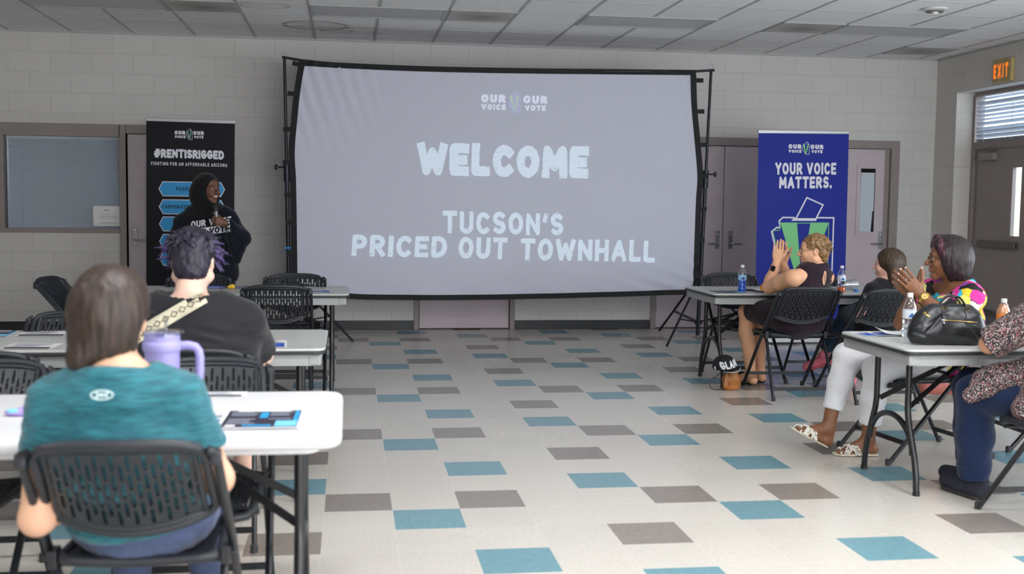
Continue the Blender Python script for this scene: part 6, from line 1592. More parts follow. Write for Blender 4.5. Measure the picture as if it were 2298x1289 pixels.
# ring
mb = MB(); t_ = unit(V3(0.70, -0.1, 0.70)); 
rc = wrL+1.04*(0.118*unit(V3(-0.70, -0.02, 0.70)))+unit(V3(0.7, -0.08, 0.7))*-0.010
dL = unit(V3(-0.70, -0.02, 0.70)); e1 = unit(np.cross(dL, V3(0, 1, 0))); e2 = np.cross(dL, e1)
mb.tube([rc-B+0.0098*(e1*math.cos(a)+e2*math.sin(a)) for a in [2*PI*k/16 for k in range(16)]], 0.0013, 6, closed=True); mb.sphere(rc-B+V3(0, -0.0115, 0.001), 0.0042, 8); mb.build('ring', mat('bright_silver', (226, 224, 220), 0.15, metal=1.0), pr, smooth=60)
wrist_band(pr, B, wrL+V3(0.010, -0.005, -0.010), elL, 0.034, mat('gold_bracelet', (218, 178, 84), 0.25, metal=0.9, bump=0.6, bscale=250), mat('gold_case', (220, 184, 96), 0.22, metal=0.95), (-0.3, -0.95, 0.15), 'round')
M_multi, nt, p = new_mat('multicolour_floral_crepe'); q = NT(nt)
tc = nt.nodes.new('ShaderNodeTexCoord'); n = nt.nodes.new('ShaderNodeTexNoise'); n.inputs['Scale'].default_value = 9; n.inputs['Detail'].default_value = 2; nt.links.new(tc.outputs['Object'], n.inputs['Vector'])
ad = nt.nodes.new('ShaderNodeVectorMath'); ad.operation = 'MULTIPLY_ADD'; nt.links.new(n.outputs['Color'], ad.inputs[0]); ad.inputs[1].default_value = (0.10, 0.10, 0.10); nt.links.new(tc.outputs['Object'], ad.inputs[2])
vo = nt.nodes.new('ShaderNodeTexVoronoi'); vo.inputs['Scale'].default_value = 16; nt.links.new(ad.outputs[0], vo.inputs['Vector'])
ve = nt.nodes.new('ShaderNodeTexVoronoi'); ve.feature = 'DISTANCE_TO_EDGE'; ve.inputs['Scale'].default_value = 16; nt.links.new(ad.outputs[0], ve.inputs['Vector'])
sp = nt.nodes.new('ShaderNodeSeparateColor'); nt.links.new(vo.outputs['Color'], sp.inputs[0])
cr = nt.nodes.new('ShaderNodeValToRGB'); cr.color_ramp.interpolation = 'CONSTANT'; el = cr.color_ramp.elements
cols = [(226, 46, 150), (244, 196, 44), (250, 240, 150), (40, 178, 206), (18, 16, 20), (240, 108, 34), (232, 64, 164), (236, 232, 226), (20, 18, 22), (150, 60, 170), (228, 214, 96)]
while len(el) < len(cols): el.new(0.5)
for i, c in enumerate(cols): el[i].position = i/len(cols); el[i].color = srgb(*c)
nt.links.new(sp.outputs[0], cr.inputs[0])
nt.links.new(q.mix(q.m('LESS_THAN', ve.outputs['Distance'], 0.012), cr.outputs[0], srgb(16, 14, 18)), p.inputs['Base Color']); p.inputs['Roughness'].default_value = 0.75
n2 = nt.nodes.new('ShaderNodeTexNoise'); n2.inputs['Scale'].default_value = 90; n2.inputs['Detail'].default_value = 3; nt.links.new(tc.outputs['Object'], n2.inputs['Vector'])
b = nt.nodes.new('ShaderNodeBump'); b.inputs['Strength'].default_value = 0.6; b.inputs['Distance'].default_value = 0.004; nt.links.new(n2.outputs[0], b.inputs['Height']); nt.links.new(b.outputs[0], p.inputs['Normal'])
s = Solid()
s.ecap((3.49, 1.205, 0.905), (3.485, 1.205, 0.76), (0.165, 0.105), (0.185, 0.135), side, 0.05); s.ecap((3.485, 1.205, 0.76), (3.385, 1.21, 0.56), (0.185, 0.135), (0.20, 0.145), side, 0.05); s.ecap((3.495, 1.205, 0.97), (3.49, 1.205, 0.91), (0.09, 0.075), (0.13, 0.09), side, 0.05)
s.cone((3.492, 1.205, 0.945), shL, 0.068, 0.07, 0.05); s.cone((3.492, 1.205, 0.945), shR, 0.068, 0.07, 0.05)
for a, e, fr in ((shL, elL, 0.88), (shR, elR, 0.55)):
    d = unit(e-a); L_ = np.linalg.norm(e-a); s.cone(a, a+d*L_*fr, 0.072, 0.070, 0.04); s.cut(a+d*(L_*fr+0.05), 0.085, a+d*L_*fr, d)
s.cut((3.43, 1.20, 1.02), 0.14, (3.46, 1.20, 0.950), (-0.62, 0.0, 0.78)); s.cut((3.50, 1.20, 1.04), 0.10, (3.50, 1.20, 0.982), (0.1, 0, 1))
s.ecap((3.46, 1.13, 0.60), (3.22, 1.12, 0.60), (0.115, 0.06), (0.11, 0.045), (0, 1, 0), 0.04)
make(s, 'multicoloured_top', M_multi, pr, B, 0.0055, disp=lambda v: 0.005*nz(v, (14, 14, 20), 3)+0.0025*nz(v, (40, 40, 40), 5))
M_wht = cloth('white_denim', (222, 222, 226), 0.8, 0.02, 30)
s = Solid(); s.ecap((3.385, 1.21, 0.555), (3.32, 1.21, 0.55), (0.19, 0.125), (0.18, 0.10), (0, 1, 0), 0.05)
hemF, hemN = kF+(aF-kF)*0.80, kN+(aN-kN)*0.78
s.chain([(3.37, 1.29, 0.555), kF, kF+(hemF-kF)*0.5, hemF+(hemF-kF)*0.1], [0.100, 0.076, 0.066, 0.058], 0.03); s.chain([(3.37, 1.13, 0.545), kN, kN+(hemN-kN)*0.5, hemN+(hemN-kN)*0.1], [0.100, 0.076, 0.066, 0.060], 0.03)
s.cut(hemF+unit(aF-kF)*0.06, 0.10, hemF, unit(aF-kF)); s.cut(hemN+unit(aN-kN)*0.06, 0.10, hemN, unit(aN-kN))
make(s, 'white_trousers', M_wht, pr, B, 0.006, disp=lambda v: 0.005*nz(v, (10, 10, 14), 4)+0.0025*nz(v, (30, 30, 30), 1))
M_h6 = hairmat('burgundy_black_hair', (22, 13, 17), (40, 22, 28), 0.5, (70, 70, 12)); M_h6b = hairmat('burgundy_hair_streak', (40, 18, 28), (92, 44, 62), 0.36, (70, 70, 12))
s = Solid()
s.ell(H.p(0, -0.022, 0.038), (0.096, 0.116, 0.098), H.R); s.ell(H.p(0, -0.055, -0.028), (0.098, 0.088, 0.090), H.R, 0.05); s.ell(H.p(0, -0.062, -0.085), (0.082, 0.062, 0.05), H.R, 0.04)
for sx in (-1, 1): s.ell(H.p(sx*0.076, 0.000, -0.02), (0.022, 0.040, 0.075), H.R, 0.03)
s.ell(H.p(0, 0.112, -0.045), (0.100, 0.095, 0.125), H.R, 0.012, '-'); s.ell(H.p(0, 0.02, -0.16), (0.07, 0.06, 0.055), H.R, 0.02, '-')
s.chain([H.p(0.02, 0.045, 0.112), H.p(-0.045, 0.052, 0.085), H.p(-0.080, 0.030, 0.030), H.p(-0.086, 0.020, -0.03)], [0.024, 0.020, 0.016, 0.010], 0.02); s.chain([H.p(0.02, 0.045, 0.112), H.p(0.055, 0.056, 0.075), H.p(0.080, 0.040, 0.02)], [0.024, 0.020, 0.012], 0.02)
R = random.Random(12)
for i in range(40):
    th = R.uniform(-2.4, 2.4); a = H.p(0.09*math.sin(th), -0.045-0.078*math.cos(th), -0.035+R.uniform(-0.02, 0.02)); e = H.p(0.078*math.sin(th), -0.045-0.060*math.cos(th), -0.105-R.uniform(0, 0.022)); s.cone(a, e, 0.013, 0.004, 0.012)
make(s, 'hair', [M_h6, M_h6b], pr, B, 0.005, disp=lambda v: 0.004*nz(v, (50, 50, 12), 6)+0.002*nz(v, (110, 110, 22), 2), zones=[(lambda v: (H.loc(v)[:, 1] > 0.03) & (H.loc(v)[:, 2] > -0.01) & (nz(v, (45, 45, 14), 3) > -0.05), 1)])
glasses(H, pr, B, M_wiredk, 0.0017, 0.0235, 0.0165, 4.0)
mb = MB()
for k in range(13): a = -0.9+k*0.15; c = V3(3.49, 1.20, 0.967)+0.068*(V3(-1, 0, 0)*math.cos(a)+V3(0, -1, 0)*math.sin(a))+V3(0, 0, -0.010*math.cos(a)); mb.sphere(c-B, 0.003, 6)
mb.build('necklace', mat('gold_chain', (196, 160, 90), 0.3, metal=0.9), pr, smooth=180)
# pearl sandals
M_pearl = mat('pearl', (232, 228, 218), 0.18, spec=0.7); M_ssole = mat('cream_sandal_sole', (226, 214, 194), 0.5)
def sandal(toe, an, up, seed):
    toe, an, up = (np.asarray(x, float) for x in (toe, an, up)); d = unit(toe-an-up*((toe-an)@up)); sd = np.cross(d, up); base_ = toe-up*0.012
    s = Solid(); s.ecap(base_-d*0.235, base_+d*0.005, (0.033, 0.0065), (0.040, 0.0065), sd, 0.01); s.ecap(base_-d*0.10, base_-d*0.03, (0.043, 0.0065), (0.045, 0.0065), sd, 0.01)
    so = make(s, 'sandal', M_ssole, pr, B, 0.004); R = random.Random(seed); mb = MB()
    for cross in (-1, 1):
        for u in range(17):
            for v in range(3):
                t = u/16; a = PI*(0.02+0.96*t); along = -0.055-0.065*(t if cross > 0 else 1-t)+(v-1)*0.0135
                hgt = 0.040+0.012*(-along-0.055)/0.065; c = base_+d*along+sd*0.047*math.cos(a)+up*(0.006+hgt*math.sin(a)); r = R.choice((0.0048, 0.006, 0.0072, 0.0082)); mb.sphere(c-B+np.array([R.uniform(-0.002, 0.002) for _ in range(3)]), r, 8)
    for u in range(12):
        a = PI*(0.03+0.94*u/11); c = base_+d*(-0.026)+sd*0.042*math.cos(a)+up*(0.004+0.030*math.sin(a)); mb.sphere(c-B, R.choice((0.005, 0.0065)), 8)
    o = mb.build('pearl_straps', M_pearl, so, smooth=180); o['kind'] = 'stuff'
sandal(toeF, aF-V3(0, 0, 0.035), upF, 1); sandal(toeN, aN-V3(0, 0, 0.02), V3(0, 0, 1), 2)

# ================================================================== person in the speckled blouse (cut by the picture edge)
B = V3(3.33, -0.22, 0)
M_sk7 = skin('light_brown_skin', (196, 146, 118))
pr = person('person in a speckled blouse and blue jeans, half out of the picture', tuple(B))
H = Head((3.36, -0.16, 1.21), (-0.45, 0.89, 0.0), sc=0.98)
s = Solid(); add_head(s, H, (3.36, -0.20, 1.055))
shL, shR = V3(3.155, -0.20, 0.965), V3(3.53, -0.26, 0.965); elL, elR = V3(2.985, 0.015, 0.775), V3(3.60, 0.02, 0.77); wrL, wrR = V3(3.14, 0.22, 0.785), V3(3.42, 0.25, 0.785); side = unit(shR-shL)
s.ecap((3.35, -0.22, 1.0), (3.34, -0.22, 0.62), (0.12, 0.08), (0.15, 0.11), side); s.cone((3.355, -0.21, 1.02), shL, 0.06, 0.055); s.cone((3.355, -0.21, 1.02), shR, 0.06, 0.055)
arm(s, shL, elL, wrL, (0.056, 0.040, 0.040, 0.03)); arm(s, shR, elR, wrR, (0.056, 0.040, 0.040, 0.03)); add_hand(s, wrL, (0.75, 0.65, 0), (0, 0, -1), (0.65, -0.75, 0)); add_hand(s, wrR, (-0.75, 0.65, 0.1), (0, 0, -1), (-0.65, -0.75, 0))
kA, aA, kB, aB = V3(3.045, 0.20, 0.515), V3(3.085, 0.26, 0.10), V3(3.13, 0.38, 0.52), V3(3.17, 0.42, 0.10)
leg(s, (3.26, -0.22, 0.54), kA, aA, (0.08, 0.06, 0.058, 0.038)); leg(s, (3.42, -0.18, 0.54), kB, aB, (0.08, 0.06, 0.058, 0.038))
make(s, 'body', [M_sk7, M_lip_l, M_sk7], pr, B, 0.006, zones=face_zones(H)); eyes(H, pr, B); brows(H, pr, B, mat('brow_dark_brown', (60, 44, 36), 0.7))
M_spk, nt, p = new_mat('speckled_print'); q = NT(nt); tc = nt.nodes.new('ShaderNodeTexCoord')
def dots(scale, th, seed):
    mp = nt.nodes.new('ShaderNodeMapping'); mp.inputs['Location'].default_value = (seed, seed*2, seed*3); nt.links.new(tc.outputs['Object'], mp.inputs[0])
    v = nt.nodes.new('ShaderNodeTexNoise'); v.inputs['Scale'].default_value = scale; v.inputs['Detail'].default_value = 2.5; v.inputs['Roughness'].default_value = 0.7; nt.links.new(mp.outputs[0], v.inputs['Vector']); return q.m('GREATER_THAN', v.outputs[0], th)
c = q.mix(dots(40, 0.57, 3), srgb(30, 27, 31), srgb(72, 44, 50)); c = q.mix(dots(110, 0.59, 1), c, srgb(168, 90, 94)); c = q.mix(dots(150, 0.575, 5), c, srgb(206, 196, 192))
nt.links.new(c, p.inputs['Base Color']); p.inputs['Roughness'].default_value = 0.8
s = Solid()
s.ecap((3.35, -0.22, 1.0), (3.335, -0.22, 0.78), (0.165, 0.115), (0.20, 0.155), side, 0.06); s.ecap((3.335, -0.22, 0.78), (3.33, -0.20, 0.56), (0.20, 0.155), (0.23, 0.185), side, 0.06)
s.cone((3.355, -0.21, 1.03), shL, 0.075, 0.08, 0.05); s.cone((3.355, -0.21, 1.03), shR, 0.075, 0.08, 0.05)
for a, e in ((shL, elL), (shR, elR)): d = unit(e-a); L_ = np.linalg.norm(e-a); s.cone(a, a+d*L_*0.95, 0.085, 0.080, 0.04); s.cut(a+d*(L_*0.97+0.06), 0.105, a+d*L_*0.96, d)
s.cone((3.22, -0.10, 0.66), (3.02, 0.10, 0.60), 0.10, 0.055, 0.06); s.cone((3.20, -0.22, 0.60), (3.10, -0.12, 0.50), 0.11, 0.07, 0.06); s.cone((3.05, 0.05, 0.60), (2.95, 0.09, 0.53), 0.06, 0.035, 0.04)
s.cut((3.36, -0.2, 1.13), 0.13, (3.36, -0.2, 1.065), (-0.2, 0.3, 1))
make(s, 'speckled_blouse', M_spk, pr, B, 0.0065, disp=lambda v: 0.007*nz(v, (9, 9, 18), 3)+0.003*nz(v, (30, 30, 30), 5))
M_jean2 = cloth('indigo_denim', (20, 37, 70), 0.8, 0.14, 70)
s = Solid(); s.ecap((3.34, -0.22, 0.555), (3.32, -0.12, 0.55), (0.21, 0.14), (0.18, 0.11), side, 0.05)
s.chain([(3.25, -0.20, 0.555), kA, kA+(aA-kA)*0.5, kA+(aA-kA)*0.93], [0.118, 0.090, 0.083, 0.076], 0.03); s.chain([(3.42, -0.18, 0.555), kB, kB+(aB-kB)*0.5, kB+(aB-kB)*0.93], [0.118, 0.090, 0.083, 0.076], 0.03)
for a in (aA, aB): s.cut(a, 0.13, a+V3(0, 0, -0.005), (0, 0, -1))
make(s, 'blue_jeans', M_jean2, pr, B, 0.0065, disp=lambda v: 0.006*nz(v, (12, 12, 20), 4)+0.003*np.clip((0.3-v[:, 2])/0.2, 0, 1)*nz(v, (16, 16, 60), 1))
M_bshoe = mat('navy_suede_shoe', (34, 36, 50), 0.85, noise=0.1)
for a in (aA, aB):
    d = unit(V3(-0.28, 0.96, 0)); o = V3(a[0], a[1], 0.048); s = Solid(); s.chain([o-d*0.05, o+d*0.06, o+d*0.165], [0.046, 0.047, 0.038]); s.cone(o+V3(0, 0, 0.03), o+V3(0, 0, 0.05), 0.045, 0.045); s.cut(o, 0.28, V3(o[0], o[1], 0.01), (0, 0, -1)); s.cut(o+V3(0, 0, 0.11), 0.07, o+V3(0, 0, 0.055), (0, 0, 1))
    so = make(s, 'shoe', M_bshoe, pr, B, 0.006); s = Solid(); s.ecap(o-d*0.055+V3(0, 0, -0.034), o+d*0.165+V3(0, 0, -0.034), (0.05, 0.013), (0.044, 0.013), np.cross(d, V3(0, 0, 1))); make(s, 'shoe_sole', M_sole, so, B, 0.006)
s = Solid(); s.ell(H.p(0, -0.02, 0.035), (0.088, 0.108, 0.095), H.R); s.ecap(H.p(0, -0.045, 0.0), H.p(0, -0.06, -0.13), (0.085, 0.07), (0.085, 0.05), H.R[0], 0.04); s.ell(H.p(0, 0.1, -0.055), (0.068, 0.085, 0.115), H.R, 0.01, '-')
make(s, 'hair', hairmat('dark_hair', (34, 26, 22), (66, 50, 42)), pr, B, 0.0065, disp=lambda v: 0.004*nz(v, (50, 50, 9), 6))
# ================================================================== THINGS ON THE TABLES AND THE FLOOR
TZ = 0.7262
def clear_mat(name, tint=(0.97, 0.98, 1.0), k=0.10):
    m = bpy.data.materials.new(name); m.use_nodes = True; nt = m.node_tree; nt.nodes.clear()
    o = nt.nodes.new('ShaderNodeOutputMaterial'); t = nt.nodes.new('ShaderNodeBsdfTransparent'); t.inputs[0].default_value = (*tint, 1)
    g = nt.nodes.new('ShaderNodeBsdfGlossy'); g.inputs['Roughness'].default_value = 0.08; lw = nt.nodes.new('ShaderNodeLayerWeight'); lw.inputs[0].default_value = 0.35
    mr = nt.nodes.new('ShaderNodeMapRange'); mr.inputs[3].default_value = k; mr.inputs[4].default_value = 0.55; nt.links.new(lw.outputs['Facing'], mr.inputs[0])
    mx = nt.nodes.new('ShaderNodeMixShader'); nt.links.new(mr.outputs[0], mx.inputs[0]); nt.links.new(t.outputs[0], mx.inputs[1]); nt.links.new(g.outputs[0], mx.inputs[2]); nt.links.new(mx.outputs[0], o.inputs[0])
    return m
M_clear = clear_mat('clear_plastic')
M_cap_w = mat('white_cap', (228, 228, 232), 0.4); M_lab = mat('white_label', (226, 230, 238), 0.5); M_labb = mat('blue_label_mark', (52, 104, 178), 0.5)
def bottle(label, x, y, liquid, frac, z=TZ, h=0.205, r=0.0325, cap=M_cap_w, lab=(M_lab, M_labb), group=None):
    o = thing('drink_bottle', label, 'bottle', (x, y, z), 0, group)
    pr_ = [(r*0.92, 0.0), (r, 0.006), (r, 0.03), (r*0.96, 0.034), (r, 0.038), (r, 0.058), (r*0.96, 0.062), (r, 0.066), (r*0.97, 0.084), (r, 0.09), (r, 0.125), (r*0.93, 0.145), (r*0.62, 0.172), (r*0.42, 0.184), (r*0.40, 0.19)]
    s_ = h/0.205; pr_ = [(a, b*s_) for a, b in pr_]
    b = MB(); b.lathe(pr_, 20, 0, None, False); b.build('bottle_body', M_clear, o, smooth=60)
    if liquid is not None:
        b = MB(); hz = h*frac; b.lathe([(0, 0.002)]+[(min(a, r)*0.965, c) for a, c in pr_ if c < hz]+[(r*0.95 if hz < 0.13*s_ else r*0.75, hz), (0, hz)], 20); b.build('drink', liquid, o, smooth=60)
    b = MB(); b.lathe([(r*1.012, 0.088*s_), (r*1.012, 0.128*s_)], 24, 0, None, False); l = b.build('bottle_label', lab[0], o, smooth=60)
    b = MB()
    for a0 in (-2.2, -0.3):
        P = []
        for k in range(9): a = a0+k*0.13; P.append((r*1.025*math.cos(a), r*1.025*math.sin(a), (0.096+0.020*(1-abs(k-4)/4))*s_))
        Q_ = [(p[0], p[1], 0.094*s_) for p in P]; b.add(P+Q_, [(k, 9+k, 10+k, k+1) for k in range(8)])
    b.build('label_mark', lab[1], l)
    b = MB(); b.lathe([(r*0.44, 0.186*s_), (r*0.44, h), (0, h)], 16); b.build('bottle_cap', cap, o, smooth=40)
    return o
def liquid_mat(n, c): return mat(n, c, 0.1, spec=0.5, sss=0)
bottle('plastic bottle full of bright blue drink near the end of the grey table', 3.098, 3.60, liquid_mat('blue_drink', (14, 92, 200)), 0.52, lab=(mat('sky_blue_label', (150, 196, 232), 0.5), mat('navy_label_mark', (30, 56, 150), 0.5)))
bottle('plastic bottle with a little orange drink left at the bottom', 3.885, 3.56, liquid_mat('orange_drink', (226, 104, 24)), 0.20)
bottle('clear plastic bottle of water beside the black handbag', 2.955, 0.70, mat('water', (225, 232, 238), 0.05, trans=0.9), 0.55, h=0.228, r=0.034)
bottle('orange-labelled bottle with white cap just past the person in the speckled blouse', 3.425, 0.62, mat('pale_orange_drink', (232, 160, 110), 0.15), 0.86, cap=M_cap_w, lab=(mat('orange_label', (240, 130, 40), 0.5), mat('purple_label_mark', (104, 70, 170), 0.5)))
# ---- flyers and papers
M_dk = mat('dark_flyer_print', (44, 38, 56), 0.5); M_lb = mat('light_blue_flyer_print', (116, 196, 240), 0.5); M_cy = mat('cyan_flyer_mark', (40, 150, 205), 0.5); M_gy = mat('grey_flyer_text', (142, 148, 164), 0.5); M_bl = mat('royal_blue_flyer_print', (44, 88, 196), 0.5); M_pap = mat('flyer_paper', (236, 236, 238), 0.6)
def flyer(label, x, y, w, d, rot, style='dark', z=TZ, group='flyers on the tables', seed=1):
    o = thing('flyer', label, 'flyer', (x, y, z), rot, group); R = random.Random(seed)
    NX = 8; b = MB(); vs = []; fs = []
    for j in (0, 1):
        for i in range(NX+1): u = i/NX; vs.append((-w/2+w*u, -d/2+d*j, 0.0008))
    for i in range(NX): fs.append((i, i+1, NX+2+i, NX+1+i))
    b.add(vs, fs); b.build('sheet', M_pap, o)
    b = MB(); m = 0.009
    def rect(u0, u1, v0, v1, mi, zz): b.add([(-w/2+w*u0, -d/2+d*v0, zz), (-w/2+w*u1, -d/2+d*v0, zz), (-w/2+w*u1, -d/2+d*v1, zz), (-w/2+w*u0, -d/2+d*v1, zz)], [(0, 1, 2, 3)], mi)
    if style == 'dark':
        rect(0.05, 0.95, 0.05, 0.95, 0, 0.0022); rect(0.68, 0.94, 0.07, 0.36, 1, 0.0030); rect(0.88, 0.94, 0.36, 0.9, 3, 0.0030); rect(0.46, 0.56, 0.50, 0.82, 3, 0.0034)
        rect(0.16, 0.82, 0.88, 0.955, 4, 0.0030)
        for v in (0.80, 0.72, 0.64, 0.44, 0.36, 0.28, 0.2): rect(0.10, R.uniform(0.36, 0.45), v, v+0.045, 2, 0.0030); (rect(0.58, R.uniform(0.78, 0.87), v, v+0.045, 2, 0.0030) if v > 0.4 else None)
        rect(0.10, 0.22, 0.07, 0.15, 4, 0.0030); rect(0.30, 0.64, 0.08, 0.16, 3, 0.0030)
    elif style == 'blue':
        rect(0.05, 0.95, 0.10, 0.62, 5, 0.0022); rect(0.3, 0.75, 0.3, 0.45, 4, 0.003); rect(0.1, 0.9, 0.72, 0.76, 2, 0.003); rect(0.1, 0.8, 0.82, 0.86, 2, 0.003)
    elif style == 'lines':
        for v in (0.8, 0.7, 0.6, 0.5, 0.4): rect(0.1, R.uniform(0.6, 0.9), v, v+0.04, 2, 0.003)
        rect(0.06, 0.94, 0.06, 0.26, 0, 0.003)
    b.build('print', [M_dk, M_lb, M_gy, M_cy, M_pap, M_bl], o)
    return o
flyer('dark flyer with a light blue corner block on the white table', -0.150, -1.275, 0.245, 0.29, -0.02, z=TZ+0.0042)
flyer('flyer tucked under the neighbouring dark flyer beside the teal sleeve', -0.31, -1.29, 0.20, 0.27, 0.03, 'blue', seed=2)
flyer('flyer lying at the far edge of the white table', -0.345, -0.80, 0.215, 0.10, -0.04, 'lines', seed=3)
flyer('dark bordered flyer on the grey table, in front of the pale chair', -1.35, 1.00, 0.235, 0.215, 0.0, 'lines', seed=4)
flyer('dark flyer at the picture edge on the second table back', -1.60, 0.99, 0.215, 0.27, 0.05, 'dark', seed=5)
flyer('white flyer at the near edge of the table behind the left charcoal chair', -1.285, 0.52, 0.22, 0.20, -0.06, 'lines', seed=6)
flyer('blue and white flyer by the elbow of the person with purple hair', -0.275, 0.545, 0.20, 0.27, 0.05, 'blue', seed=7)
flyer('flyer with a blue picture on the table under the projection screen', -0.13, 3.60, 0.215, 0.27, 0.1, 'blue', seed=8)
flyer('dark flyer near the corner of the table holding the blue drink', 2.965, 3.56, 0.25, 0.24, 0.03, 'dark', seed=9)
flyer('blue flyer underneath at the corner of the handbag table', 2.85, 0.84, 0.23, 0.19, 0.12, 'blue', seed=10)
flyer('second blue flyer overlapping at the corner of the handbag table', 2.915, 0.815, 0.22, 0.17, -0.04, 'blue', TZ+0.0040, seed=11)
# white folded sheet with a lifted corner
o = thing('paper_sheet', 'white sheet with a curled-up corner beside the water bottle', 'paper', (2.945, 0.83, TZ+0.006)); b = MB(); vs = []; fs = []; N = 10
for j in range(N+1):
    for i in range(N+1):
        u, v = i/N, j/N; vs.append((-0.10+0.23*u+0.02*v, -0.09+0.16*v, 0.002+0.030*max(0, (0.45-u))**2*4*(0.4+0.6*v)))
for j in range(N):
    for i in range(N): a = j*(N+1)+i; fs.append((a, a+1, a+N+2, a+N+1))
b.add(vs, fs); s_ = b.build('sheet', M_pap, o, smooth=60); md = s_.modifiers.new('thickness', 'SOLIDIFY'); md.thickness = 0.0008
s = Solid(); s.ell((3.06, 0.845, TZ+0.016), (0.075, 0.045, 0.016)); s.ell((3.10, 0.83, TZ+0.02), (0.05, 0.04, 0.018)); s.cut((3.07, 0.84, TZ-0.02), 0.12, (3.07, 0.84, TZ+0.002), (0, 0, -1))
tag(make(s, 'napkin', M_pap, None, (0, 0, 0), 0.004, disp=lambda v: 0.006*nz(v, (50, 50, 50), 2)), 'crumpled white napkin between the water bottle and the handbag', 'napkin')
o = thing('pen', 'black pen lying on the white sheet by the water bottle', 'pen', (3.02, 0.80, TZ+0.014), 0.5); b = MB(); b.tube([(-0.06, 0, 0), (0.05, 0, 0)], 0.004, 8); b.build('barrel', M_ink, o, smooth=50); b = MB(); b.tube([(0.05, 0, 0), (0.065, 0, 0)], [0.004, 0.001], 8); b.build('tip', M_chrome, o)
# ---- lilac tumbler
o = thing('tumbler', 'lilac handled tumbler with clear lid and straw on the white table', 'tumbler', (-0.428, -1.355, TZ))
M_lil = mat('lilac_powder_coat', (150, 144, 200), 0.42, bump=0.1, bscale=500, bdist=0.0003)
b = MB(); b.lathe([(0.036, 0), (0.038, 0.006), (0.038, 0.09), (0.041, 0.105), (0.0485, 0.13), (0.0495, 0.225), (0.0545, 0.228), (0.0555, 0.236), (0.0555, 0.248), (0.053, 0.253), (0.0505, 0.254), (0.0505, 0.272), (0.047, 0.274), (0.046, 0.262), (0, 0.262)], 32); b.build('cup', M_lil, o, smooth=45)
b = MB(); P = [(0.050, 0, 0.240), (0.075, 0, 0.241), (0.094, 0, 0.236), (0.103, 0, 0.224), (0.106, 0, 0.205), (0.106, 0, 0.165), (0.102, 0, 0.130), (0.09, 0, 0.115), (0.07, 0, 0.112), (0.044, 0, 0.112)]
b.tube(P, 0.0125, 12); b.build('handle', M_lil, o, smooth=60)
b = MB(); b.lathe([(0.0515, 0.270), (0.052, 0.278), (0.045, 0.283), (0.0, 0.284)], 28); b.box(-0.012, 0.05, -0.012, 0.012, 0.282, 0.289); b.box(0.045, 0.060, -0.012, 0.012, 0.276, 0.286); b.build('lid', clear_mat('clear_lid', (0.92, 0.94, 0.97), 0.25), o, smooth=40)
b = MB(); b.tube([(0.006, 0, 0.10), (0.012, 0, 0.325)], 0.0045, 10); b.build('straw', clear_mat('grey_straw', (0.75, 0.77, 0.8), 0.3), o, smooth=50)
# ---- unicorn coloured trinket: a small iridescent putty toy
o = thing('squishy_toy', 'small lilac, pink and turquoise toy on the white table at the picture edge', 'toy', (-0.895, -1.14, TZ))
s = Solid(); s.ell((-0.895, -1.14, TZ+0.010), (0.035, 0.022, 0.011)); s.ell((-0.865, -1.135, TZ+0.014), (0.018, 0.015, 0.014)); s.cut((-0.89, -1.14, TZ-0.02), 0.06, (0, 0, TZ+0.001), (0, 0, -1)); make(s, 'toy_body', mat('lilac_rubber', (176, 150, 224), 0.4), o, (-0.895, -1.14, TZ), 0.003)
s = Solid(); s.ell((-0.900, -1.152, TZ+0.016), (0.020, 0.012, 0.008)); make(s, 'turquoise_patch', mat('turquoise_rubber', (130, 206, 226), 0.4), o, (-0.895, -1.14, TZ), 0.003)
s = Solid(); s.ell((-0.862, -1.13, TZ+0.03), (0.011, 0.011, 0.014)); make(s, 'pink_tuft', mat('pink_rubber', (226, 120, 206), 0.4), o, (-0.895, -1.14, TZ), 0.003)
# ---- markers in front of the speaker
MK = [('blue marker pen on the grey table before the speaker', -0.885, 3.86, 0.05, (24, 84, 150)), ('dark marker pen lying behind the blue marker', -0.80, 3.90, -0.08, (38, 36, 44)), ('grey marker pen next to the yellow cap piece', -0.70, 3.84, 0.1, (92, 98, 112)), ('violet marker pen in front of the blue marker', -0.86, 3.815, -0.04, (112, 112, 176))]
for i, (lab, x, y, rz, c) in enumerate(MK):
    o = thing('marker_pen', lab, 'marker', (x, y, TZ+0.008), rz, 'marker pens on the table before the speaker'); b = MB(); b.tube([(-0.06, 0, 0), (0.03, 0, 0)], 0.0078, 10); b.build('barrel', mat('marker_barrel', c, 0.4), o, smooth=50); b = MB(); b.tube([(0.03, 0, 0), (0.066, 0, 0)], 0.0085, 10); b.build('cap', mat('marker_cap', tuple(int(v*0.7) for v in c), 0.4), o, smooth=50)
for lab, x, y, c in (('orange crumpled candy wrapper beside the strap of the person with purple hair', -0.965, 3.87, (240, 136, 40)), ('yellow snack wrapper at the end of the row of markers', -0.752, 3.80, (240, 190, 50))):
    s = Solid(); s.ell((x, y, TZ+0.013), (0.026, 0.018, 0.014)); s.ell((x+0.012, y, TZ+0.018), (0.014, 0.013, 0.012)); s.cut((x, y, TZ-0.02), 0.05, (0, 0, TZ+0.001), (0, 0, -1))
    tag(make(s, 'candy_wrapper', mat('foil_wrapper', c, 0.35, bump=0.5, bscale=60), None, (0, 0, 0), 0.003, disp=lambda v: 0.003*nz(v, (90, 90, 90), 3)), lab, 'wrapper')
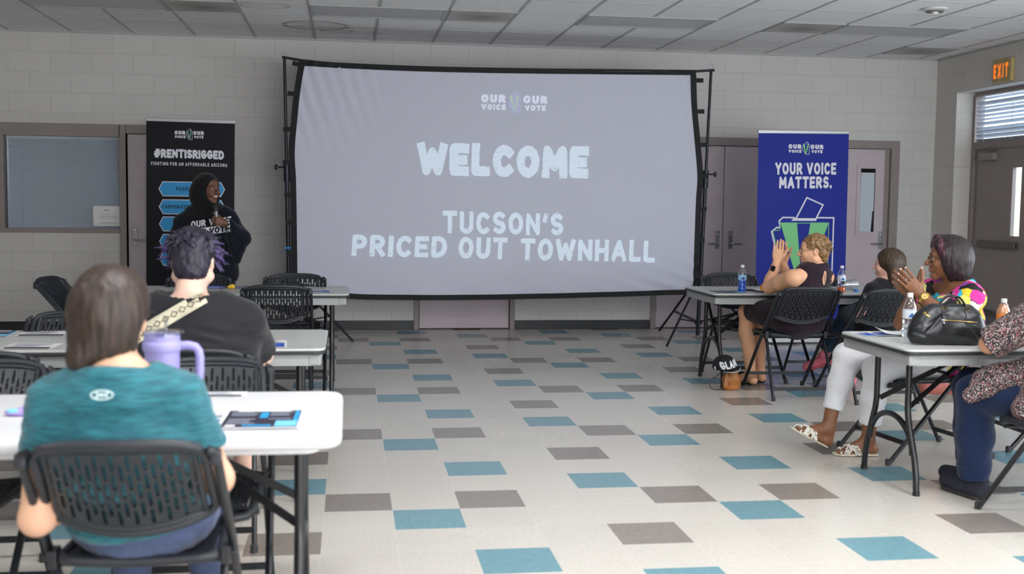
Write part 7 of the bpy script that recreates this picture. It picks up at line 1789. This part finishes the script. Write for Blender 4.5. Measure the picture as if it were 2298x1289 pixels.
# ---- plate of orange slices, napkins, phone, plastic cup
o = thing('plate', 'white paper plate by the elbow of the woman in the dark dress', 'plate', (3.285, 3.57, TZ)); b = MB(); b.lathe([(0.0, 0.003), (0.07, 0.003), (0.082, 0.012), (0.108, 0.016), (0.110, 0.018), (0.082, 0.0145), (0.07, 0.0055), (0, 0.0055)], 28); b.build('dish', mat('white_plate', (226, 226, 226), 0.5), o, smooth=40)
M_or = mat('orange_fruit', (238, 148, 34), 0.4, noise=0.12, nscale=60)
for k, (dx, dy, rz, tl, lab) in enumerate(((-0.035, 0.0, 0.3, 0.2, 'orange fruit wedge standing upright on the white plate'), (0.012, -0.02, -0.5, -0.2, 'orange fruit wedge leaning beside the upright one on the plate'), (0.01, 0.035, 1.4, 0.1, 'orange fruit wedge at the back of the white plate'))):
    b = MB(); vs = []; fs = []; N = 10   # wedge of a sphere, rind outwards
    for i in range(N+1):
        for j in range(6): t = PI*i/N; a = -0.5+j/5; vs.append((0.030*math.sin(t)*math.sin(a*1.1), 0.030*math.sin(t)*math.cos(a*1.1)-0.015, 0.030*math.cos(t)))
    for i in range(N):
        for j in range(5): fs.append((i*6+j, i*6+j+1, i*6+6+j+1, i*6+6+j))
    c0 = len(vs); vs += [(0, -0.015, 0.030*math.cos(PI*i/N)) for i in range(N+1)]
    for i in range(N): fs += [(i*6, i*6+6, c0+i+1, c0+i), (i*6+5, c0+i, c0+i+1, i*6+11)]
    b.add(vs, fs, 0, Matrix.Rotation(rz, 4, 'Z') @ Matrix.Rotation(tl, 4, 'X')); w_ = b.build('orange_wedge', M_or, smooth=50, loc=(3.285+dx, 3.57+dy, TZ+0.036)); tag(w_, lab, 'fruit', 'orange wedges on the plate')
o = thing('phone', 'black smartphone face down in front of the blue drink bottle', 'phone', (3.185, 3.70, TZ), 0.25); b = MB(); b.prism(rrect(-0.075, 0.075, -0.037, 0.037, 0.008), 0, 0.009); b.build('case', mat('black_phone_case', (22, 22, 26), 0.35), o, bevel=0.002); b = MB(); b.prism(rrect(0.045, 0.068, -0.028, -0.004, 0.005), 0.009, 0.0105); b.build('camera_bump', M_ink, o)
s = Solid(); s.ecap((3.36, 3.80, TZ+0.006), (3.48, 3.84, TZ+0.008), (0.05, 0.006), (0.04, 0.007), (0, 1, 0)); tag(make(s, 'napkin', M_pap, None, (0, 0, 0), 0.003, disp=lambda v: 0.003*nz(v, (50, 50, 50), 5)), 'flat white napkin behind the plate of orange wedges', 'napkin')
o = thing('plastic_cup', 'clear plastic cup tipped on its side beside the orange drink bottle', 'cup', (4.03, 3.73, TZ+0.044), 0.2); Mx = Matrix.Rotation(PI/2, 4, 'Y')
b = MB(); b.lathe([(0.030, -0.06), (0.044, 0.055), (0.046, 0.058), (0.043, 0.056), (0.029, -0.057), (0, -0.057)], 24, 0, Mx); b.build('cup_wall', clear_mat('clear_cup', (0.93, 0.96, 0.98), 0.22), o, smooth=40)
o = thing('bottle_lid', 'bright blue bottle lid lying in front of the tipped cup', 'lid', (4.035, 3.62, TZ)); b = MB(); b.lathe([(0.019, 0), (0.0195, 0.012), (0.017, 0.016), (0, 0.016)], 18); b.build('lid_top', mat('bright_blue_plastic', (40, 130, 216), 0.4), o, smooth=40); b = MB(); b.lathe([(0.0200, 0.001), (0.0200, 0.005)], 18, 0, None, False); b.build('tamper_ring', mat('bright_blue_plastic_ring', (34, 110, 190), 0.4), o)
o = tag(None or make(Solid().ecap((4.17, 3.70, TZ+0.005), (4.30, 3.72, TZ+0.005), (0.045, 0.005), (0.05, 0.005), (0, 1, 0)), 'napkin', mat('rose_napkin', (206, 130, 140), 0.8), None, (0, 0, 0), 0.003), 'rose pink napkin on the table near the person with pink shoes', 'napkin')
# ---- black leather handbag
HB = V3(2.995, 0.40, TZ); hbx = unit(V3(1, -0.11, 0)); hby = unit(V3(0.11, 1, 0))
bag = thing('handbag', 'black leather handbag with gold zipper on the grey table', 'handbag', tuple(HB))
hp = lambda a, b_, c: HB+hbx*a+hby*b_+V3(0, 0, c)
M_lea = mat('black_grained_leather', (24, 26, 30), 0.34, spec=0.5, bump=0.5, bscale=160, bdist=0.0012)
M_gold = mat('pale_gold_metal', (206, 178, 112), 0.25, metal=0.95)
s = Solid()
s.ecap(hp(-0.128, 0, 0.062), hp(0.128, 0, 0.062), (0.066, 0.064), (0.066, 0.064), hby, 0.03); s.ecap(hp(-0.105, 0, 0.115), hp(0.118, 0, 0.115), (0.050, 0.055), (0.050, 0.055), hby, 0.04)
s.ecap(hp(-0.075, 0, 0.165), hp(0.105, 0, 0.160), (0.026, 0.036), (0.026, 0.036), hby, 0.04)
s.cone(hp(-0.10, 0, 0.135), hp(-0.140, 0, 0.112), 0.040, 0.026, 0.03); s.cone(hp(-0.135, -0.01, 0.045), hp(-0.165, -0.015, 0.028), 0.042, 0.026, 0.03); s.cone(hp(0.13, 0, 0.05), hp(0.152, 0, 0.045), 0.042, 0.03, 0.03)
s.cut(HB, 0.35, HB+V3(0, 0, 0.002), (0, 0, -1))
def dsp(v):
    a = (v-HB)@hbx; c = v[:, 2]-HB[2]
    d = 0.006*nz(v, (14, 14, 22), 4)
    for (a0, c0, sl, wd, am) in ((-0.09, 0.10, 0.9, 0.012, 0.006), (-0.12, 0.045, -0.35, 0.010, 0.006), (0.11, 0.07, -1.2, 0.012, 0.005), (-0.06, 0.135, 0.5, 0.010, 0.004)):
        d = d-am*np.exp(-(((c-c0)-sl*(a-a0))/wd)**2)*np.exp(-((a-a0)/0.06)**2)
    return d
lb = make(s, 'bag_body', M_lea, bag, HB, 0.004, disp=dsp)
fb = onto(bvh_of(lb), HB, tuple(hby), 0.004); P_ = lambda a, c: fb(tuple(hp(a, -0.2, c)))
b = MB(); b.tube([P_(-0.045+0.165*k/12, 0.125-0.010*k/12) for k in range(13)], 0.0026, 6); b.build('zipper', M_gold, lb, smooth=60)
b = MB(); b.tube([P_(-0.052, 0.126), P_(-0.038, 0.126)], 0.0055, 8); q0 = Vector(P_(-0.045, 0.120)); b.tube([q0, q0+Vector((0.001, -0.004, -0.012))], 0.004, 8); b.build('zip_slider', M_chrome, lb, smooth=60)
b = MB(); b.bar(q0+Vector((0.001, -0.004, -0.010)), q0+Vector((0.004, -0.006, -0.052)), 0.003, 0.007, (1, 0, 0)); b.build('zip_pull', M_lea, lb)
for s2 in (-1, 1):       # two arched handles
    b = MB(); b.tube([hp(-0.035+0.115*k/14, s2*0.022+s2*0.010*math.sin(PI*k/14), 0.183+0.055*math.sin(PI*k/14)**0.8)-HB for k in range(15)], 0.0058, 8); b.build('handle', M_lea, bag, smooth=60)
for a in (-0.035, 0.080):
    b = MB(); c0 = Vector(tuple(hp(a, -0.034, 0.178)-HB)); b.tube([c0+Vector((0.012*math.cos(t), -0.002, 0.009*math.sin(t))) for t in [2*PI*k/14 for k in range(14)]], 0.0026, 6, closed=True); b.build('ring', M_gold, bag, smooth=60)
    b = MB(); vs = [P_(a-0.010, 0.170), P_(a+0.010, 0.170), P_(a+0.0105, 0.150), P_(a+0.011, 0.132), P_(a-0.009, 0.132), P_(a-0.0095, 0.150)]; b.add(vs, [(0, 5, 2, 1), (5, 4, 3, 2)]); t_ = b.build('handle_tab', M_lea, bag); md = t_.modifiers.new('thickness', 'SOLIDIFY'); md.thickness = 0.004; md.offset = 0
b = MB(); b.tube([hp(-0.125, -0.035, 0.150)-HB, hp(-0.105, -0.045, 0.138)-HB], 0.007, 8); b.tube([hp(-0.128, -0.03, 0.155)-HB, hp(-0.118, -0.04, 0.153)-HB], 0.009, 8); b.build('side_clasp', M_gold, bag, smooth=60)
b = MB(); b.tube([hp(0.160, -0.03, 0.125)-HB, hp(0.164, -0.034, 0.075)-HB], 0.0035, 8); b.build('charm_chain', M_gold, bag, smooth=60)
b = MB(); b.tube([hp(0.158, -0.035, 0.065)-HB, hp(0.154, -0.038, 0.028)-HB], [0.005, 0.009], 8); b.build('tassel', mat('white_tassel', (220, 218, 212), 0.8), bag, smooth=60)
# ---- brown bag on the floor with the lettered cap on it
BB = V3(2.960, 3.39, 0); bg_ = thing('backpack_purse', 'small tan leather bag standing on the floor by the table leg', 'bag', tuple(BB))
M_tan = mat('tan_leather', (168, 104, 48), 0.45, noise=0.15, nscale=14, bump=0.3, bscale=120, bdist=0.001)
s = Solid(); s.ecap(BB+V3(0, 0, 0.028), BB+V3(0, 0, 0.08), (0.068, 0.050), (0.066, 0.050), (1, 0, 0), 0.02); s.ecap(BB+V3(0, 0, 0.08), BB+V3(-0.008, 0, 0.185), (0.066, 0.050), (0.030, 0.028), (1, 0, 0), 0.02); s.cut(BB, 0.2, BB+V3(0, 0, 0.002), (0, 0, -1))
lb = make(s, 'bag_body', M_tan, bg_, BB, 0.004, disp=lambda v: 0.005*nz(v, (20, 20, 20), 3)+0.002*nz(v, (60, 60, 30), 1))
s = Solid(); s.ecap(BB+V3(-0.055, -0.025, 0.03), BB+V3(-0.046, -0.020, 0.11), (0.020, 0.030), (0.018, 0.028), (1, 0, 0), 0.015); make(s, 'side_pocket', M_tan, lb, BB, 0.004)
b = MB(); b.tube([(-0.066, -0.045, 0.03), (-0.062, -0.05, 0.10), (-0.048, -0.045, 0.15), (-0.045, -0.04, 0.185)], 0.0035, 6); b.build('piping', mat('pale_piping', (206, 170, 120), 0.5), bg_, smooth=60)
b = MB(); b.tube([(-0.04, 0.0, 0.14), (-0.09, 0.0, 0.125), (-0.15, 0.0, 0.085), (-0.172, 0.0, 0.045), (-0.16, -0.005, 0.015), (-0.125, -0.01, 0.004), (-0.06, -0.01, 0.004)], 0.0035, 7); b.build('strap_loop', mat('dark_strap', (58, 52, 48), 0.6), bg_, smooth=60)
CP = V3(2.895, 3.37, 0.195); cp = thing('snapback_cap', 'black cap lettered GLAM perched on the tan bag on the floor', 'cap', tuple(CP)); cp.rotation_euler = (0.10, -0.20, 0.15)
M_capb = mat('black_cap_cloth', (18, 20, 26), 0.8, bump=0.3, bscale=400)
s = Solid(); s.ell((0, 0, -0.012), (0.090, 0.098, 0.085)); s.cut((0, 0, -0.07), 0.16, (0, 0, -0.018), (0, 0, -1)); s.ell((0, 0, -0.03), (0.083, 0.090, 0.075), None, 0.002, '-')
crn = make(s, 'crown', M_capb, cp, (0, 0, 0), 0.004)
s = Solid(); s.ecap((0.005, -0.065, -0.016), (0.01, -0.125, -0.024), (0.082, 0.0035), (0.066, 0.0035), (1, 0, 0), 0.01); make(s, 'brim', M_capb, cp, (0, 0, 0), 0.003)
b = MB(); b.tube([(-0.073+0.01+0.146*k/12, -0.128-0.0*k-0.055*math.sin(PI*k/12)*0.5+0.035*abs(1-k/6)**2, -0.021) for k in range(13)], 0.0028, 6); b.build('brim_edge', mat('silver_trim', (190, 192, 196), 0.4), cp, smooth=60)
f = onto(bvh_of(crn), (0, 0, 0), (0, 1, 0), 0.004); b = MB(); put_text(b, 'GLAM', ((-0.066, -0.008), (0.066, -0.008), (-0.066, 0.046)), 0.26, 0, fn=lambda x, z: f((x, -0.3, z)), gap=0.10)
l_ = b.build('letters', mat('white_cap_letters', (224, 224, 226), 0.6), crn); md = l_.modifiers.new('thickness', 'SOLIDIFY'); md.thickness = 0.003; md.offset = 0
b = MB(); b.lathe([(0.012, 0), (0.012, 0.003), (0, 0.003)], 16, 0, Matrix.Translation((-0.088, -0.022, 0.0)) @ Matrix.Rotation(-PI/2, 4, 'Y')); b.build('side_badge', mat('white_badge', (220, 220, 222), 0.5), crn)
# ---- coral tote hanging from the chair of the woman in the multicoloured top
TB = V3(3.66, 1.56, 0.27); tb_ = thing('tote_bag', 'coral pink tote bag hanging from the chair of the woman in white trousers', 'tote bag', tuple(TB))
M_cor = mat('coral_pink_leather', (206, 120, 108), 0.5, noise=0.06, nscale=12)
s = Solid(); s.ecap(TB+V3(-0.14, 0, 0.05), TB+V3(0.14, 0, 0.05), (0.045, 0.045), (0.045, 0.045), (0, 1, 0), 0.03); s.ecap(TB+V3(-0.12, 0, 0.26), TB+V3(0.12, 0, 0.26), (0.02, 0.02), (0.02, 0.02), (0, 1, 0), 0.03); s.ecap(TB+V3(0, 0, 0.05), TB+V3(0, 0, 0.26), (0.165, 0.042), (0.145, 0.02), (1, 0, 0), 0.03)
make(s, 'bag_body', M_cor, tb_, TB, 0.006, disp=lambda v: 0.005*nz(v, (14, 14, 14), 3))
b = MB(); b.tube([(-0.08, -0.01, 0.26), (-0.03, -0.06, 0.42), (0.04, -0.10, 0.535), (0.07, -0.06, 0.44), (0.09, -0.01, 0.26)], 0.007, 8); b.build('strap', M_cor, tb_, smooth=60)
